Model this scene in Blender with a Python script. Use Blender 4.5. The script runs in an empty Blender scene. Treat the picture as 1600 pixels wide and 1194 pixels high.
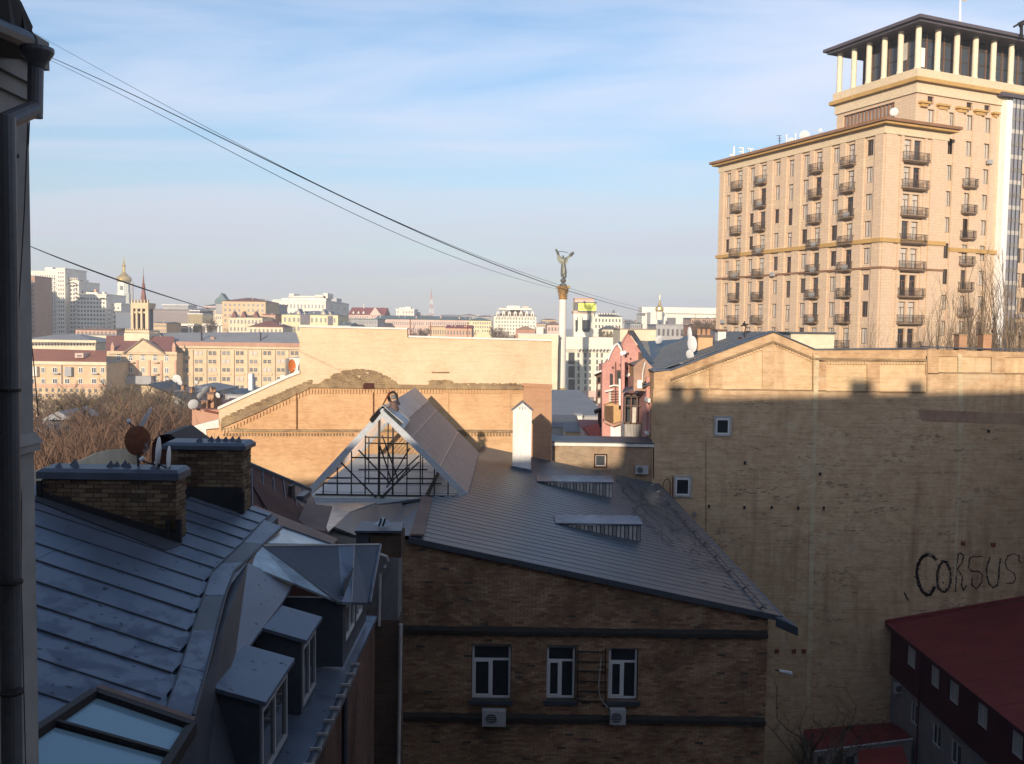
import bpy, math, random
from mathutils import Vector, Matrix
RNG = random.Random(7)
sc = bpy.context.scene
COL = sc.collection
V = Vector
# ------------------------------------------------------------------ camera
CZ = 28.0                      # eye height above the courtyard, metres
TH, RHO, F = math.radians(3.33), math.radians(0.8), 1443.0
FW = V((0, math.cos(TH), -math.sin(TH)))
U0 = V((0, math.sin(TH), math.cos(TH)))
RT = V((1, 0, 0)) * math.cos(RHO) + U0 * math.sin(RHO)
UP = U0 * math.cos(RHO) - V((1, 0, 0)) * math.sin(RHO)
cd = bpy.data.cameras.new('camera'); cam = bpy.data.objects.new('camera', cd); COL.objects.link(cam)
cd.sensor_width = 36; cd.lens = 36 * F / 1600; cd.clip_start = .1; cd.clip_end = 30000
cam.matrix_world = Matrix(((RT.x, UP.x, -FW.x, 0), (RT.y, UP.y, -FW.y, 0), (RT.z, UP.z, -FW.z, CZ), (0, 0, 0, 1)))
sc.camera = cam
# ------------------------------------------------------------------ light
SUNDIR = V((.223, 1, -.227)).normalized()          # the way the sunlight travels
sd = bpy.data.lights.new('sun', 'SUN'); sd.energy = 4.5; sd.angle = math.radians(.6); sd.color = (1, .83, .63)
so = bpy.data.objects.new('sun', sd); COL.objects.link(so)
so.rotation_euler = SUNDIR.to_track_quat('-Z', 'Y').to_euler(); so.location = (0, -20, 80)
w = bpy.data.worlds.new('World'); sc.world = w; w.use_nodes = True
nt = w.node_tree; nt.nodes.clear()
N = nt.nodes.new; L = nt.links.new
wo = N('ShaderNodeOutputWorld'); bg = N('ShaderNodeBackground'); sky = N('ShaderNodeTexSky')
sky.sky_type = 'NISHITA'; sky.sun_disc = False
SKY_EL = math.asin(-SUNDIR.z)
sky.sun_elevation = SKY_EL; sky.sun_rotation = math.atan2(-SUNDIR.x, -SUNDIR.y)
sky.air_density = 1.0; sky.dust_density = .6; sky.ozone_density = 2.6; sky.altitude = 100
bg.inputs['Strength'].default_value = .13
tc = N('ShaderNodeTexCoord'); sep = N('ShaderNodeSeparateXYZ'); L(tc.outputs['Generated'], sep.inputs[0])
zc = N('ShaderNodeMath'); zc.operation = 'ADD'; zc.inputs[1].default_value = .10; L(sep.outputs['Z'], zc.inputs[0])
zm = N('ShaderNodeMath'); zm.operation = 'MAXIMUM'; zm.inputs[1].default_value = .06; L(zc.outputs[0], zm.inputs[0])
dv = N('ShaderNodeVectorMath'); dv.operation = 'DIVIDE'
cb = N('ShaderNodeCombineXYZ')
for i in range(3): L(zm.outputs[0], cb.inputs[i])
L(tc.outputs['Generated'], dv.inputs[0]); L(cb.outputs[0], dv.inputs[1])
mp = N('ShaderNodeMapping'); mp.inputs['Scale'].default_value = (.24, .85, 1); mp.inputs['Rotation'].default_value = (0, 0, .22)
mp.inputs['Location'].default_value = (1.3, .4, 0)
L(dv.outputs[0], mp.inputs['Vector'])
nz = N('ShaderNodeTexNoise'); nz.inputs['Scale'].default_value = 1.15; nz.inputs['Detail'].default_value = 6; nz.inputs['Roughness'].default_value = .55; nz.inputs['Distortion'].default_value = .5
L(mp.outputs[0], nz.inputs['Vector'])
cr = N('ShaderNodeValToRGB'); cr.color_ramp.elements[0].position = .42; cr.color_ramp.elements[1].position = .62
L(nz.outputs['Fac'], cr.inputs['Fac'])
cf = N('ShaderNodeMath'); cf.operation = 'MULTIPLY'; cf.inputs[1].default_value = .80; L(cr.outputs['Color'], cf.inputs[0])
mx = N('ShaderNodeMix'); mx.data_type = 'RGBA'
L(cf.outputs[0], mx.inputs['Factor']); L(sky.outputs[0], mx.inputs['A']); mx.inputs['B'].default_value = (4.6, 4.85, 5.8, 1)
ha = N('ShaderNodeMapRange'); ha.inputs['From Min'].default_value = -.02; ha.inputs['From Max'].default_value = .30; ha.inputs['To Min'].default_value = .85; ha.inputs['To Max'].default_value = 0; ha.interpolation_type = 'SMOOTHSTEP'
L(sep.outputs['Z'], ha.inputs['Value'])
m3 = N('ShaderNodeMix'); m3.data_type = 'RGBA'; L(ha.outputs[0], m3.inputs['Factor']); L(mx.outputs['Result'], m3.inputs['A']); m3.inputs['B'].default_value = (2.95, 3.1, 3.5, 1)
L(m3.outputs['Result'], bg.inputs['Color']); L(bg.outputs[0], wo.inputs[0])
vs = sc.view_settings; vs.view_transform = 'Standard'; vs.look = 'None'; vs.gamma = 1; vs.use_curve_mapping = False; vs.exposure = 0.52
sc.cycles.max_bounces = 6; sc.cycles.transparent_max_bounces = 12; sc.cycles.use_denoising = True
try: sc.cycles.denoiser = 'OPENIMAGEDENOISE'
except Exception: pass
# ------------------------------------------------------------------ places seen along a line of sight
def D(px, py):
    d = FW + RT * ((px - 800) / F) + UP * ((597 - py) / F)
    return d / d.y
def P(px, py, Y):
    d = D(px, py); return V((d.x * Y, Y, CZ + d.z * Y))
def PX(px, py, x):
    d = D(px, py); Y = x / d.x; return V((x, Y, CZ + d.z * Y))
def PZ(px, py, z):
    d = D(px, py); Y = (z - CZ) / d.z; return V((d.x * Y, Y, z))
def PF(px, py, pt, n):
    d = D(px, py); t = n.dot(pt - V((0, 0, CZ))) / n.dot(d); return V((0, 0, CZ)) + d * t
# ------------------------------------------------------------------ objects
WL = {}
def link(o): COL.objects.link(o); return o
def tag(o, label=None, cat=None, group=None, kind=None):
    if label: o['label'] = label
    if cat: o['category'] = cat
    if group: o['group'] = group
    if kind: o['kind'] = kind
    return o
def thing(name, label, cat, loc, group=None, rz=0):
    o = link(bpy.data.objects.new(name, None)); o.empty_display_size = .3
    o.location = loc; o.rotation_euler = (0, 0, rz); WL[o.name] = V(loc)
    return tag(o, label, cat, group)
class MB:
    def __init__(s): s.v = []; s.f = []; s.m = []; s.mi = 0
    def add(s, vs, fs):
        b = len(s.v); s.v += [V(p) for p in vs]; s.f += [tuple(b + i for i in f) for f in fs]; s.m += [s.mi] * len(fs); return s
    def poly(s, pts): return s.add(pts, [tuple(range(len(pts)))])
    def box(s, a, b):
        x0, y0, z0 = a; x1, y1, z1 = b
        return s.add([(x0,y0,z0),(x1,y0,z0),(x1,y1,z0),(x0,y1,z0),(x0,y0,z1),(x1,y0,z1),(x1,y1,z1),(x0,y1,z1)],
            [(0,3,2,1),(4,5,6,7),(0,1,5,4),(1,2,6,5),(2,3,7,6),(3,0,4,7)])
    def hexa(s, lo, hi):          # four lower, four upper corners
        return s.add(list(lo) + list(hi), [(0,3,2,1),(4,5,6,7),(0,1,5,4),(1,2,6,5),(2,3,7,6),(3,0,4,7)])
    def slab(s, pts, off):        # polygon thickened by off
        pts = [V(p) for p in pts]; off = V(off); n = len(pts)
        return s.add(pts + [p + off for p in pts], [tuple(range(n)), tuple(range(2*n-1, n-1, -1))] + [(i, n+i, n+(i+1)%n, (i+1)%n) for i in range(n)])
    def tube(s, pts, r, n=6, r1=None, cap=True):
        pts = [V(p) for p in pts]; b = len(s.v); K = len(pts)
        if r1 is None: r1 = r
        ref = V((0, 0, 1))
        for k, p in enumerate(pts):
            t = (pts[min(k+1, K-1)] - pts[max(k-1, 0)]).normalized()
            a = t.cross(ref if abs(t.z) < .95 else V((1, 0, 0))).normalized(); c = t.cross(a)
            rr = r + (r1 - r) * k / max(1, K-1)
            for i in range(n):
                an = 2*math.pi*i/n; s.v.append(p + a*math.cos(an)*rr + c*math.sin(an)*rr)
        for k in range(K-1):
            for i in range(n):
                s.f.append((b+k*n+i, b+k*n+(i+1)%n, b+(k+1)*n+(i+1)%n, b+(k+1)*n+i)); s.m.append(s.mi)
        if cap and n > 2:
            s.f.append(tuple(b+i for i in range(n-1, -1, -1))); s.m.append(s.mi)
            s.f.append(tuple(b+(K-1)*n+i for i in range(n))); s.m.append(s.mi)
        return s
    def bar(s, a, b, w, h=None):
        a = V(a); b = V(b); h = h or w; t = (b-a).normalized()
        x = t.cross(V((0,0,1)) if abs(t.z) < .95 else V((0,1,0))).normalized() * w/2; y = t.cross(x).normalized() * h/2
        return s.hexa([a-x-y, a+x-y, a+x+y, a-x+y], [b-x-y, b+x-y, b+x+y, b-x+y])
    def lathe(s, c, prof, n=16, sx=1, sy=1, rot=0):
        c = V(c); b = len(s.v); K = len(prof)
        for r, z in prof:
            for i in range(n):
                an = 2*math.pi*(i+.5)/n + rot; s.v.append(c + V((math.cos(an)*r*sx, math.sin(an)*r*sy, z)))
        for k in range(K-1):
            for i in range(n):
                s.f.append((b+k*n+i, b+k*n+(i+1)%n, b+(k+1)*n+(i+1)%n, b+(k+1)*n+i)); s.m.append(s.mi)
        s.f.append(tuple(b+i for i in range(n-1, -1, -1))); s.m.append(s.mi)
        s.f.append(tuple(b+(K-1)*n+i for i in range(n))); s.m.append(s.mi)
        return s
    def mesh(s, name, mats, origin=(0,0,0)):
        me = bpy.data.meshes.new(name); o = V(origin)
        me.from_pydata([tuple(p - o) for p in s.v], [], s.f)
        for m in (mats if isinstance(mats, (list, tuple)) else [mats]): me.materials.append(m)
        if any(s.m): me.polygons.foreach_set('material_index', s.m)
        me.update(); return me
    def build(s, name, mats, parent=None, kind=None, origin=None):
        if origin is None:
            if parent is not None: origin = WL[parent.name]
            elif s.v:
                xs = [p.x for p in s.v]; ys = [p.y for p in s.v]; zs = [p.z for p in s.v]
                origin = V(((min(xs)+max(xs))/2, (min(ys)+max(ys))/2, min(zs)))
            else: origin = V((0,0,0))
        origin = V(origin)
        o = link(bpy.data.objects.new(name, s.mesh(name, mats, origin)))
        if parent is not None: o.parent = parent; o.location = origin - WL[parent.name]
        else: o.location = origin
        WL[o.name] = origin
        if kind: o['kind'] = kind
        return o
def put(name, me, parent, loc, rz=0, scale=None):     # an instance of a shared mesh as a part
    o = link(bpy.data.objects.new(name, me)); loc = V(loc); o.rotation_euler = (0, 0, rz)
    if scale: o.scale = scale
    if parent is not None: o.parent = parent; o.location = loc - WL[parent.name]
    else: o.location = loc
    WL[o.name] = loc; return o
def dup(o, loc, label=None, rz=None, scale=None, group=None):
    kids = list(o.children)
    c = link(o.copy()); c.location = loc; WL[c.name] = V(loc)
    if label: c['label'] = label
    if group: c['group'] = group
    if rz is not None: c.rotation_euler = (0, 0, rz)
    if scale: c.scale = (scale,)*3 if not isinstance(scale, tuple) else scale
    for k in kids:
        d = link(k.copy()); d.parent = c
        for g in list(k.children):
            e = link(g.copy()); e.parent = d
    return c
# ------------------------------------------------------------------ materials
def lin(c): return tuple(c) + (1,) if len(c) == 3 else tuple(c)
def base_mat(name):
    m = bpy.data.materials.new(name); m.use_nodes = True; nt = m.node_tree
    return m, nt, nt.nodes['Principled BSDF']
def nnew(nt, t, **k):
    n = nt.nodes.new(t)
    for a, b in k.items():
        if a in ('operation', 'blend_type', 'data_type'): setattr(n, a, b)
        else: n.inputs[a].default_value = b
    return n
def mixc(nt, fac, a, b, mode='MIX'):
    n = nt.nodes.new('ShaderNodeMix'); n.data_type = 'RGBA'; n.blend_type = mode
    for s, v in (('Factor', fac), ('A', a), ('B', b)):
        if isinstance(v, (int, float)): n.inputs[s].default_value = v
        elif isinstance(v, (tuple, list)): n.inputs[s].default_value = lin(v)
        else: nt.links.new(v, n.inputs[s])
    return n.outputs['Result']
def noise(nt, vec, scale, detail=4, rough=.6, lo=.35, hi=.65, dist=0):
    n = nnew(nt, 'ShaderNodeTexNoise', Scale=scale, Detail=detail, Roughness=rough, Distortion=dist); nt.links.new(vec, n.inputs['Vector'])
    r = nt.nodes.new('ShaderNodeMapRange'); r.inputs['From Min'].default_value = lo; r.inputs['From Max'].default_value = hi
    nt.links.new(n.outputs['Fac'], r.inputs['Value']); return r.outputs[0]
def position(nt, scale=None, fold=False):
    g = nt.nodes.new('ShaderNodeNewGeometry'); out = g.outputs['Position']
    if fold:
        s = nt.nodes.new('ShaderNodeSeparateXYZ'); nt.links.new(out, s.inputs[0])
        a = nt.nodes.new('ShaderNodeMath'); a.operation = 'ADD'; nt.links.new(s.outputs['X'], a.inputs[0]); nt.links.new(s.outputs['Y'], a.inputs[1])
        c = nt.nodes.new('ShaderNodeCombineXYZ'); nt.links.new(a.outputs[0], c.inputs['X']); nt.links.new(s.outputs['Z'], c.inputs['Y'])
        out = c.outputs[0]
    if scale:
        m = nt.nodes.new('ShaderNodeMapping'); m.inputs['Scale'].default_value = scale; nt.links.new(out, m.inputs['Vector']); out = m.outputs[0]
    return out
def bump(nt, b, h, strength=.3, dist=.02):
    n = nnew(nt, 'ShaderNodeBump', Strength=strength, Distance=dist); nt.links.new(h, n.inputs['Height']); nt.links.new(n.outputs[0], b.inputs['Normal'])
def M(name, c, rough=.8, metal=0, var=.25, scale=1.5, c2=None, spec=.3, bmp=0, streak=False, detail=6):
    m, nt, b = base_mat(name)
    b.inputs['Roughness'].default_value = rough; b.inputs['Metallic'].default_value = metal; b.inputs['Specular IOR Level'].default_value = spec
    p = position(nt, (1, 1, .25) if streak else None)
    f = noise(nt, p, scale, detail, .65, .3, .7)
    a = tuple(x*(1-var) for x in c); d = c2 or tuple(min(1, x*(1+var)) for x in c)
    col = mixc(nt, f, a, d)
    f2 = noise(nt, position(nt), scale*9, 3, .6, .3, .7)
    col = mixc(nt, f2, col, mixc(nt, 1.0, col, (.82, .82, .82), 'MULTIPLY'))
    nt.links.new(col, b.inputs['Base Color'])
    if bmp: bump(nt, b, f2, bmp, .03)
    return m
def brick_mat(name, c1, c2, mortar, patch=None, pf=.6, bw=.26, rh=.078, ms=.010, stain=(.3,.3,.3), sf=.5, streaks=.5, pscale=.16, soot=None, drips=0):
    m, nt, b = base_mat(name); b.inputs['Roughness'].default_value = .92; b.inputs['Specular IOR Level'].default_value = .13
    v = position(nt, fold=True)
    t = nt.nodes.new('ShaderNodeTexBrick'); nt.links.new(v, t.inputs['Vector'])
    t.inputs['Color1'].default_value = lin(c1); t.inputs['Color2'].default_value = lin(c2); t.inputs['Mortar'].default_value = lin(mortar)
    t.inputs['Scale'].default_value = 1; t.inputs['Brick Width'].default_value = bw; t.inputs['Row Height'].default_value = rh
    t.inputs['Mortar Size'].default_value = ms; t.inputs['Mortar Smooth'].default_value = .3; t.inputs['Bias'].default_value = 0
    col = t.outputs['Color']
    if patch:
        f = noise(nt, v, pscale, 6, .62, .42, .62, .4)
        k = nt.nodes.new('ShaderNodeMath'); k.operation = 'MULTIPLY'; nt.links.new(f, k.inputs[0]); k.inputs[1].default_value = pf
        col = mixc(nt, k.outputs[0], col, patch)
    if streaks:
        sv = position(nt, (.35, 7.5, 1), fold=True); fs = noise(nt, sv, 1.0, 5, .7, .5, .78)
        k = nt.nodes.new('ShaderNodeMath'); k.operation = 'MULTIPLY'; nt.links.new(fs, k.inputs[0]); k.inputs[1].default_value = streaks
        col = mixc(nt, k.outputs[0], col, mixc(nt, 1.0, col, (.55, .48, .42), 'MULTIPLY'))
    f3 = noise(nt, v, 1.3, 8, .7, .40, .75, .6)
    k = nt.nodes.new('ShaderNodeMath'); k.operation = 'MULTIPLY'; nt.links.new(f3, k.inputs[0]); k.inputs[1].default_value = sf
    col = mixc(nt, k.outputs[0], col, mixc(nt, 1.0, col, stain, 'MULTIPLY'))
    if drips:
        fd = noise(nt, position(nt, (1.1, .10, 1), fold=True), 1.0, 5, .6, .50, .72, .2); fm = noise(nt, v, .12, 3, .5, .40, .60)
        k = nt.nodes.new('ShaderNodeMath'); k.operation = 'MULTIPLY'; nt.links.new(fd, k.inputs[0]); nt.links.new(fm, k.inputs[1]); k2 = nt.nodes.new('ShaderNodeMath'); k2.operation = 'MULTIPLY'; k2.inputs[1].default_value = drips; nt.links.new(k.outputs[0], k2.inputs[0])
        col = mixc(nt, k2.outputs[0], col, mixc(nt, 1.0, col, (.50,.42,.36), 'MULTIPLY'))
        fp = noise(nt, position(nt, (.5, .9, 1), fold=True), .55, 3, .5, .63, .66, .6)
        k3 = nt.nodes.new('ShaderNodeMath'); k3.operation = 'MULTIPLY'; k3.inputs[1].default_value = drips*.5; nt.links.new(fp, k3.inputs[0])
        col = mixc(nt, k3.outputs[0], col, (.46,.38,.27))
    if soot:
        f4 = noise(nt, position(nt, (.55, .25, 1), fold=True), .9, 6, .65, .46, .62, .3)
        k = nt.nodes.new('ShaderNodeMath'); k.operation = 'MULTIPLY'; nt.links.new(f4, k.inputs[0]); k.inputs[1].default_value = soot
        col = mixc(nt, k.outputs[0], col, mixc(nt, 1.0, col, (.28, .25, .22), 'MULTIPLY'))
    nt.links.new(col, b.inputs['Base Color'])
    bump(nt, b, t.outputs['Fac'], -.5, .02)
    return m
def tint_mat(name, cols, island=False, soot=.6, rough=.9):      # every brick its own tint
    m, nt, b = base_mat(name); b.inputs['Roughness'].default_value = rough; b.inputs['Specular IOR Level'].default_value = .13
    if island: r = nt.nodes.new('ShaderNodeNewGeometry').outputs['Random Per Island']
    else: r = nt.nodes.new('ShaderNodeObjectInfo').outputs['Random']
    cr = nt.nodes.new('ShaderNodeValToRGB'); e = cr.color_ramp.elements; cr.color_ramp.interpolation = 'LINEAR'
    e[0].position = 0; e[0].color = lin(cols[0]); e[1].position = 1; e[1].color = lin(cols[-1])
    for i, c in enumerate(cols[1:-1]): x = e.new((i+1)/(len(cols)-1)); x.color = lin(c)
    nt.links.new(r, cr.inputs[0])
    v = position(nt); f = noise(nt, v, .55, 6, .65, .42, .64, .5)
    k = nt.nodes.new('ShaderNodeMath'); k.operation = 'MULTIPLY'; nt.links.new(f, k.inputs[0]); k.inputs[1].default_value = soot
    col = mixc(nt, k.outputs[0], cr.outputs[0], mixc(nt, 1.0, cr.outputs[0], (.33, .28, .25), 'MULTIPLY'))
    f2 = noise(nt, v, 14, 4, .7, .3, .7); col = mixc(nt, f2, col, mixc(nt, 1.0, col, (.65, .62, .6), 'MULTIPLY'))
    nt.links.new(col, b.inputs['Base Color']); bump(nt, b, f2, .4, .01); return m
def glass_mat(name, c, rough=.08, spec=.6):
    m, nt, b = base_mat(name); b.inputs['Base Color'].default_value = lin(c); b.inputs['Roughness'].default_value = rough
    b.inputs['Specular IOR Level'].default_value = spec; return m
def clear_mat(name, tint=(.9,.92,.95), gloss=.12, rough=.05, opaque=0, oc=(.5,.45,.42)):
    m, nt, b = base_mat(name); out = nt.nodes['Material Output']
    tr = nt.nodes.new('ShaderNodeBsdfTransparent'); tr.inputs[0].default_value = lin(tint)
    gl = nt.nodes.new('ShaderNodeBsdfGlossy'); gl.inputs['Roughness'].default_value = rough
    ms = nt.nodes.new('ShaderNodeMixShader'); ms.inputs[0].default_value = gloss
    nt.links.new(tr.outputs[0], ms.inputs[1]); nt.links.new(gl.outputs[0], ms.inputs[2]); o = ms.outputs[0]
    if opaque:
        b.inputs['Base Color'].default_value = lin(oc); b.inputs['Roughness'].default_value = .45
        f = noise(nt, position(nt), 1.2, 5, .6, .3, .7); nt.links.new(mixc(nt, f, tuple(x*.8 for x in oc), oc), b.inputs['Base Color'])
        m2 = nt.nodes.new('ShaderNodeMixShader'); m2.inputs[0].default_value = opaque
        nt.links.new(o, m2.inputs[1]); nt.links.new(b.outputs[0], m2.inputs[2]); o = m2.outputs[0]
    nt.links.new(o, out.inputs['Surface']); return m
M_ground = M('ground_dirt', (.07,.065,.055), .95, var=.4, scale=.2)
M_asphalt = M('asphalt', (.05,.05,.05), .9)
M_lawn = M('lawn_green', (.09,.11,.04), .95, var=.3, scale=.1)
M_hill = M('far_hill', (.20,.20,.20), .95, var=.3, scale=.01)
def zinc():
    m, nt, b = base_mat('blue_grey_zinc'); b.inputs['Metallic'].default_value = .5
    p = position(nt); f = noise(nt, p, .8, 5, .6, .3, .7); col = mixc(nt, f, (.095,.118,.16), (.135,.162,.21))
    f2 = noise(nt, position(nt, (1, .8, 1)), 3.2, 3, .5, .46, .60, .35); m1 = noise(nt, p, .35, 2, .5, .48, .58)
    k = nt.nodes.new('ShaderNodeMath'); k.operation = 'MULTIPLY'; nt.links.new(f2, k.inputs[0]); nt.links.new(m1, k.inputs[1])
    col = mixc(nt, k.outputs[0], col, (.055,.07,.11)); sp = noise(nt, p, 9, 1, .4, .72, .74); col = mixc(nt, sp, col, (.012,.015,.025))
    nt.links.new(col, b.inputs['Base Color']); r = nt.nodes.new('ShaderNodeMapRange'); r.inputs['To Min'].default_value = .36; r.inputs['To Max'].default_value = .55; nt.links.new(f, r.inputs['Value']); nt.links.new(r.outputs[0], b.inputs['Roughness'])
    bump(nt, b, noise(nt, p, 1.6, 3, .5, .2, .8), .12, .02); return m
M_zinc = zinc()
M_zinc2 = M('grey_zinc_dark', (.07,.078,.095), .5, .45, .2, .9, spec=.5)
M_seam = M('seam_dark', (.06,.07,.09), .6, .3, .2)
M_shine = M('bright_galvanised', (.36,.40,.42), .34, .6, .35, 2.2, spec=.5)
M_roofmet = M('weathered_blue_roof_metal', (.050,.082,.118), .45, .30, .25, .45, c2=(.085,.105,.120), spec=.5)
M_brownroof = M('brown_painted_roof', (.06,.022,.018), .8, 0, .3, .6, spec=.15)
M_rustroof = M('rusty_mauve_roof', (.14,.09,.085), .65, .15, .35, .7, c2=(.20,.125,.095), spec=.25)
M_redroof = M('deep_red_roof', (.17,.03,.03), .6, .1, .25, .5)
M_redwall = M('dark_red_cladding', (.085,.02,.022), .7, 0, .2, .8)
M_cream = M('cream_plaster', (.62,.54,.40), .9, 0, .12, .3)
M_greyrender = M('grey_render', (.15,.145,.15), .9, 0, .2, .6, streak=True)
M_pipe = M('galvanised_pipe', (.13,.135,.15), .5, .5, .3, 2, streak=True)
M_palepipe = M('pale_pipe', (.38,.36,.34), .7, 0, .2, 2)
M_white = M('white_paint', (.80,.79,.76), .7, 0, .05, 1)
M_whiterender = M('white_chimney_render', (.70,.68,.65), .85, 0, .16, 1.6, streak=True, bmp=.2)
M_pvc = M('white_pvc', (.62,.62,.62), .5, 0, .06, 2)
M_pane = glass_mat('dark_pane', (.015,.017,.02), .06)
M_pane2 = glass_mat('dull_pane', (.05,.055,.06), .12)
M_curtain_sky = M('curtain_and_sky_pane', (.50,.47,.42), .35, 0, .15, .8, spec=.6)  # pale tone for curtains, and for sky reflection painted into panes
M_steel = M('dark_steel', (.035,.03,.03), .6, .4, .2, 2)
M_black = M('bitumen_black', (.012,.012,.013), .85, 0, .3, 2)
M_rust = M('rust_brown', (.17,.055,.02), .8, .1, .35, 3)
M_dish = M('white_dish', (.62,.63,.64), .5, 0, .08, 2)
M_ac = M('ac_casing', (.36,.36,.36), .6, 0, .08, 2)
M_wire = M('grey_cable', (.06,.06,.065), .7)
M_lead = M('grey_cap_sheet', (.075,.09,.12), .45, .4, .2, 1.5)
M_wallpl = M('lilac_plaster', (.30,.275,.27), .9, 0, .15, 1.2, bmp=.2)
M_coping = M('pale_coping', (.66,.63,.58), .8, 0, .12, .8)
M_concrete = M('grey_concrete', (.22,.21,.20), .9, 0, .2, .6)
def text_mesh(txt, size, ext, mat, name):
    cu = bpy.data.curves.new(name, 'FONT'); cu.body = txt; cu.size = size; cu.extrude = ext; cu.align_x = 'CENTER'; cu.resolution_u = 3
    o = bpy.data.objects.new(name+'_tmp', cu); COL.objects.link(o)
    me = bpy.data.meshes.new_from_object(o.evaluated_get(bpy.context.evaluated_depsgraph_get()))
    COL.objects.unlink(o); bpy.data.objects.remove(o); bpy.data.curves.remove(cu)
    me.name = name; me.materials.clear(); me.materials.append(mat); return me
# ------------------------------------------------------------------ windows and walls
class Fac:                       # a vertical wall plane: origin, unit direction along it, outward normal
    def __init__(s, o, u):
        s.o = V(o); s.u = V((u[0], u[1], 0)).normalized(); s.n = V((s.u.y, -s.u.x, 0)); s.rz = math.atan2(s.u.y, s.u.x)
    def p(s, a, z, d=0): return V((s.o.x, s.o.y, 0)) + s.u*a + s.n*d + V((0, 0, z))
    def box(s, mb, a0, a1, z0, z1, d0, d1):
        return mb.hexa([s.p(a0,z0,d1), s.p(a1,z0,d1), s.p(a1,z0,d0), s.p(a0,z0,d0)], [s.p(a0,z1,d1), s.p(a1,z1,d1), s.p(a1,z1,d0), s.p(a0,z1,d0)])
    def wall(s, mb, a0, a1, z0, z1, holes=(), rev=.2, d=0):
        A = sorted({a0, a1} | {h[0] for h in holes} | {h[1] for h in holes}); Zs = sorted({z0, z1} | {h[2] for h in holes} | {h[3] for h in holes})
        A = [a for a in A if a0 <= a <= a1]; Zs = [z for z in Zs if z0 <= z <= z1]
        for i in range(len(A)-1):
            j = 0
            while j < len(Zs)-1:
                am = (A[i]+A[i+1])/2
                def inh(j): zm = (Zs[j]+Zs[j+1])/2; return any(h[0] < am < h[1] and h[2] < zm < h[3] for h in holes)
                if inh(j): j += 1; continue
                k = j
                while k+1 < len(Zs)-1 and not inh(k+1): k += 1
                mb.poly([s.p(A[i],Zs[j],d), s.p(A[i+1],Zs[j],d), s.p(A[i+1],Zs[k+1],d), s.p(A[i],Zs[k+1],d)]); j = k+1
        for a, b, c, e in holes:
            mb.poly([s.p(a,c,d), s.p(a,e,d), s.p(a,e,d-rev), s.p(a,c,d-rev)]); mb.poly([s.p(b,e,d), s.p(b,c,d), s.p(b,c,d-rev), s.p(b,e,d-rev)])
            mb.poly([s.p(a,e,d), s.p(b,e,d), s.p(b,e,d-rev), s.p(a,e,d-rev)]); mb.poly([s.p(b,c,d), s.p(a,c,d), s.p(a,c,d-rev), s.p(b,c,d-rev)])
        return mb
WM = {}
def window_mesh(w, h, frame, pane, cols=2, rows=1, bar=.07, split=None, arch=False):
    key = (round(w, 2), round(h, 2), frame.name, pane.name, cols, rows, bar, split, arch)
    if key in WM: return WM[key]
    mb = MB(); t = .05
    mb.box((-w/2, -t, 0), (-w/2+bar, 0, h)); mb.box((w/2-bar, -t, 0), (w/2, 0, h))
    mb.box((-w/2+bar, -t, 0), (w/2-bar, 0, bar)); mb.box((-w/2+bar, -t, h-bar), (w/2-bar, 0, h))
    hz = h*split if split else h-bar
    for i in range(1, cols): x = -w/2+w*i/cols; mb.box((x-bar/2, -t+.004, bar), (x+bar/2, -.002, hz))
    if split: mb.box((-w/2+bar, -t+.002, hz), (w/2-bar, -.001, hz+bar))
    for j in range(1, rows): z = h*j/rows; mb.box((-w/2+bar, -t+.006, z-bar/2), (w/2-bar, -.003, z+bar/2))
    mb.mi = 1; mb.poly([(-w/2+.01, -.015, .01), (w/2-.01, -.015, .01), (w/2-.01, -.015, h-.01), (-w/2+.01, -.015, h-.01)])
    WM[key] = mb.mesh('window', [frame, pane]); return WM[key]
def place_window(parent, F_, a, z, w, h, frame, pane, rev=.15, name='window', **k):
    return put(name, window_mesh(w, h, frame, pane, **k), parent, F_.p(a, z, -rev), F_.rz)
Z = lambda r: CZ + r
def solid(mb, top, zb):          # a body under a (sloped) top outline, down to zb
    top = [V(p) for p in top]; n = len(top); lo = [V((p.x, p.y, zb)) for p in top]
    return mb.add(top + lo, [tuple(range(n)), tuple(range(2*n-1, n-1, -1))] + [(i, (i+1)%n, n+(i+1)%n, n+i) for i in range(n)])
# ================================================================== setting
def gz(y): return 0 if y < 120 else -3*min(1, (y-120)/120) + max(0, y-500)*.006
ys = [-120, -20, 60, 120, 240, 500, 900, 1500, 2500, 3600, 4900]; xs = [-4900, -2000, -600, -200, 0, 200, 600, 2000, 4900]
mb = MB(); mb.add([(x, y, gz(min(y, 1500))) for y in ys for x in xs], [(j*9+i, j*9+i+1, (j+1)*9+i+1, (j+1)*9+i) for j in range(len(ys)-1) for i in range(8)])
mb.build('ground', M_ground, kind='structure', origin=(0,0,0))
mb = MB(); r2 = random.Random(3); K = 60; rows = []
for j, (y, h) in enumerate([(2300, 4), (2700, 26), (3300, 31), (4200, 6)]):
    for i in range(K): x = -3400 + 6800*i/(K-1); rows.append((x, y + r2.uniform(-60, 60), h + (r2.uniform(-5, 6) if 0 < j < 3 else 0) + (6*math.sin(x/520) if 0 < j < 3 else 0)))
mb.add(rows, [(j*K+i, j*K+i+1, (j+1)*K+i+1, (j+1)*K+i) for j in range(3) for i in range(K-1)])
mb.build('hills', M_hill, kind='structure')
mb = MB(); mb.add([(-60,150,-.7),(60,150,-.7),(60,420,-2.95),(-60,420,-2.95)], [(0,1,2,3)]); mb.v = [p + V((20, 0, .05)) for p in mb.v]
mb.build('square_paving', M_concrete, kind='structure')
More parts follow.
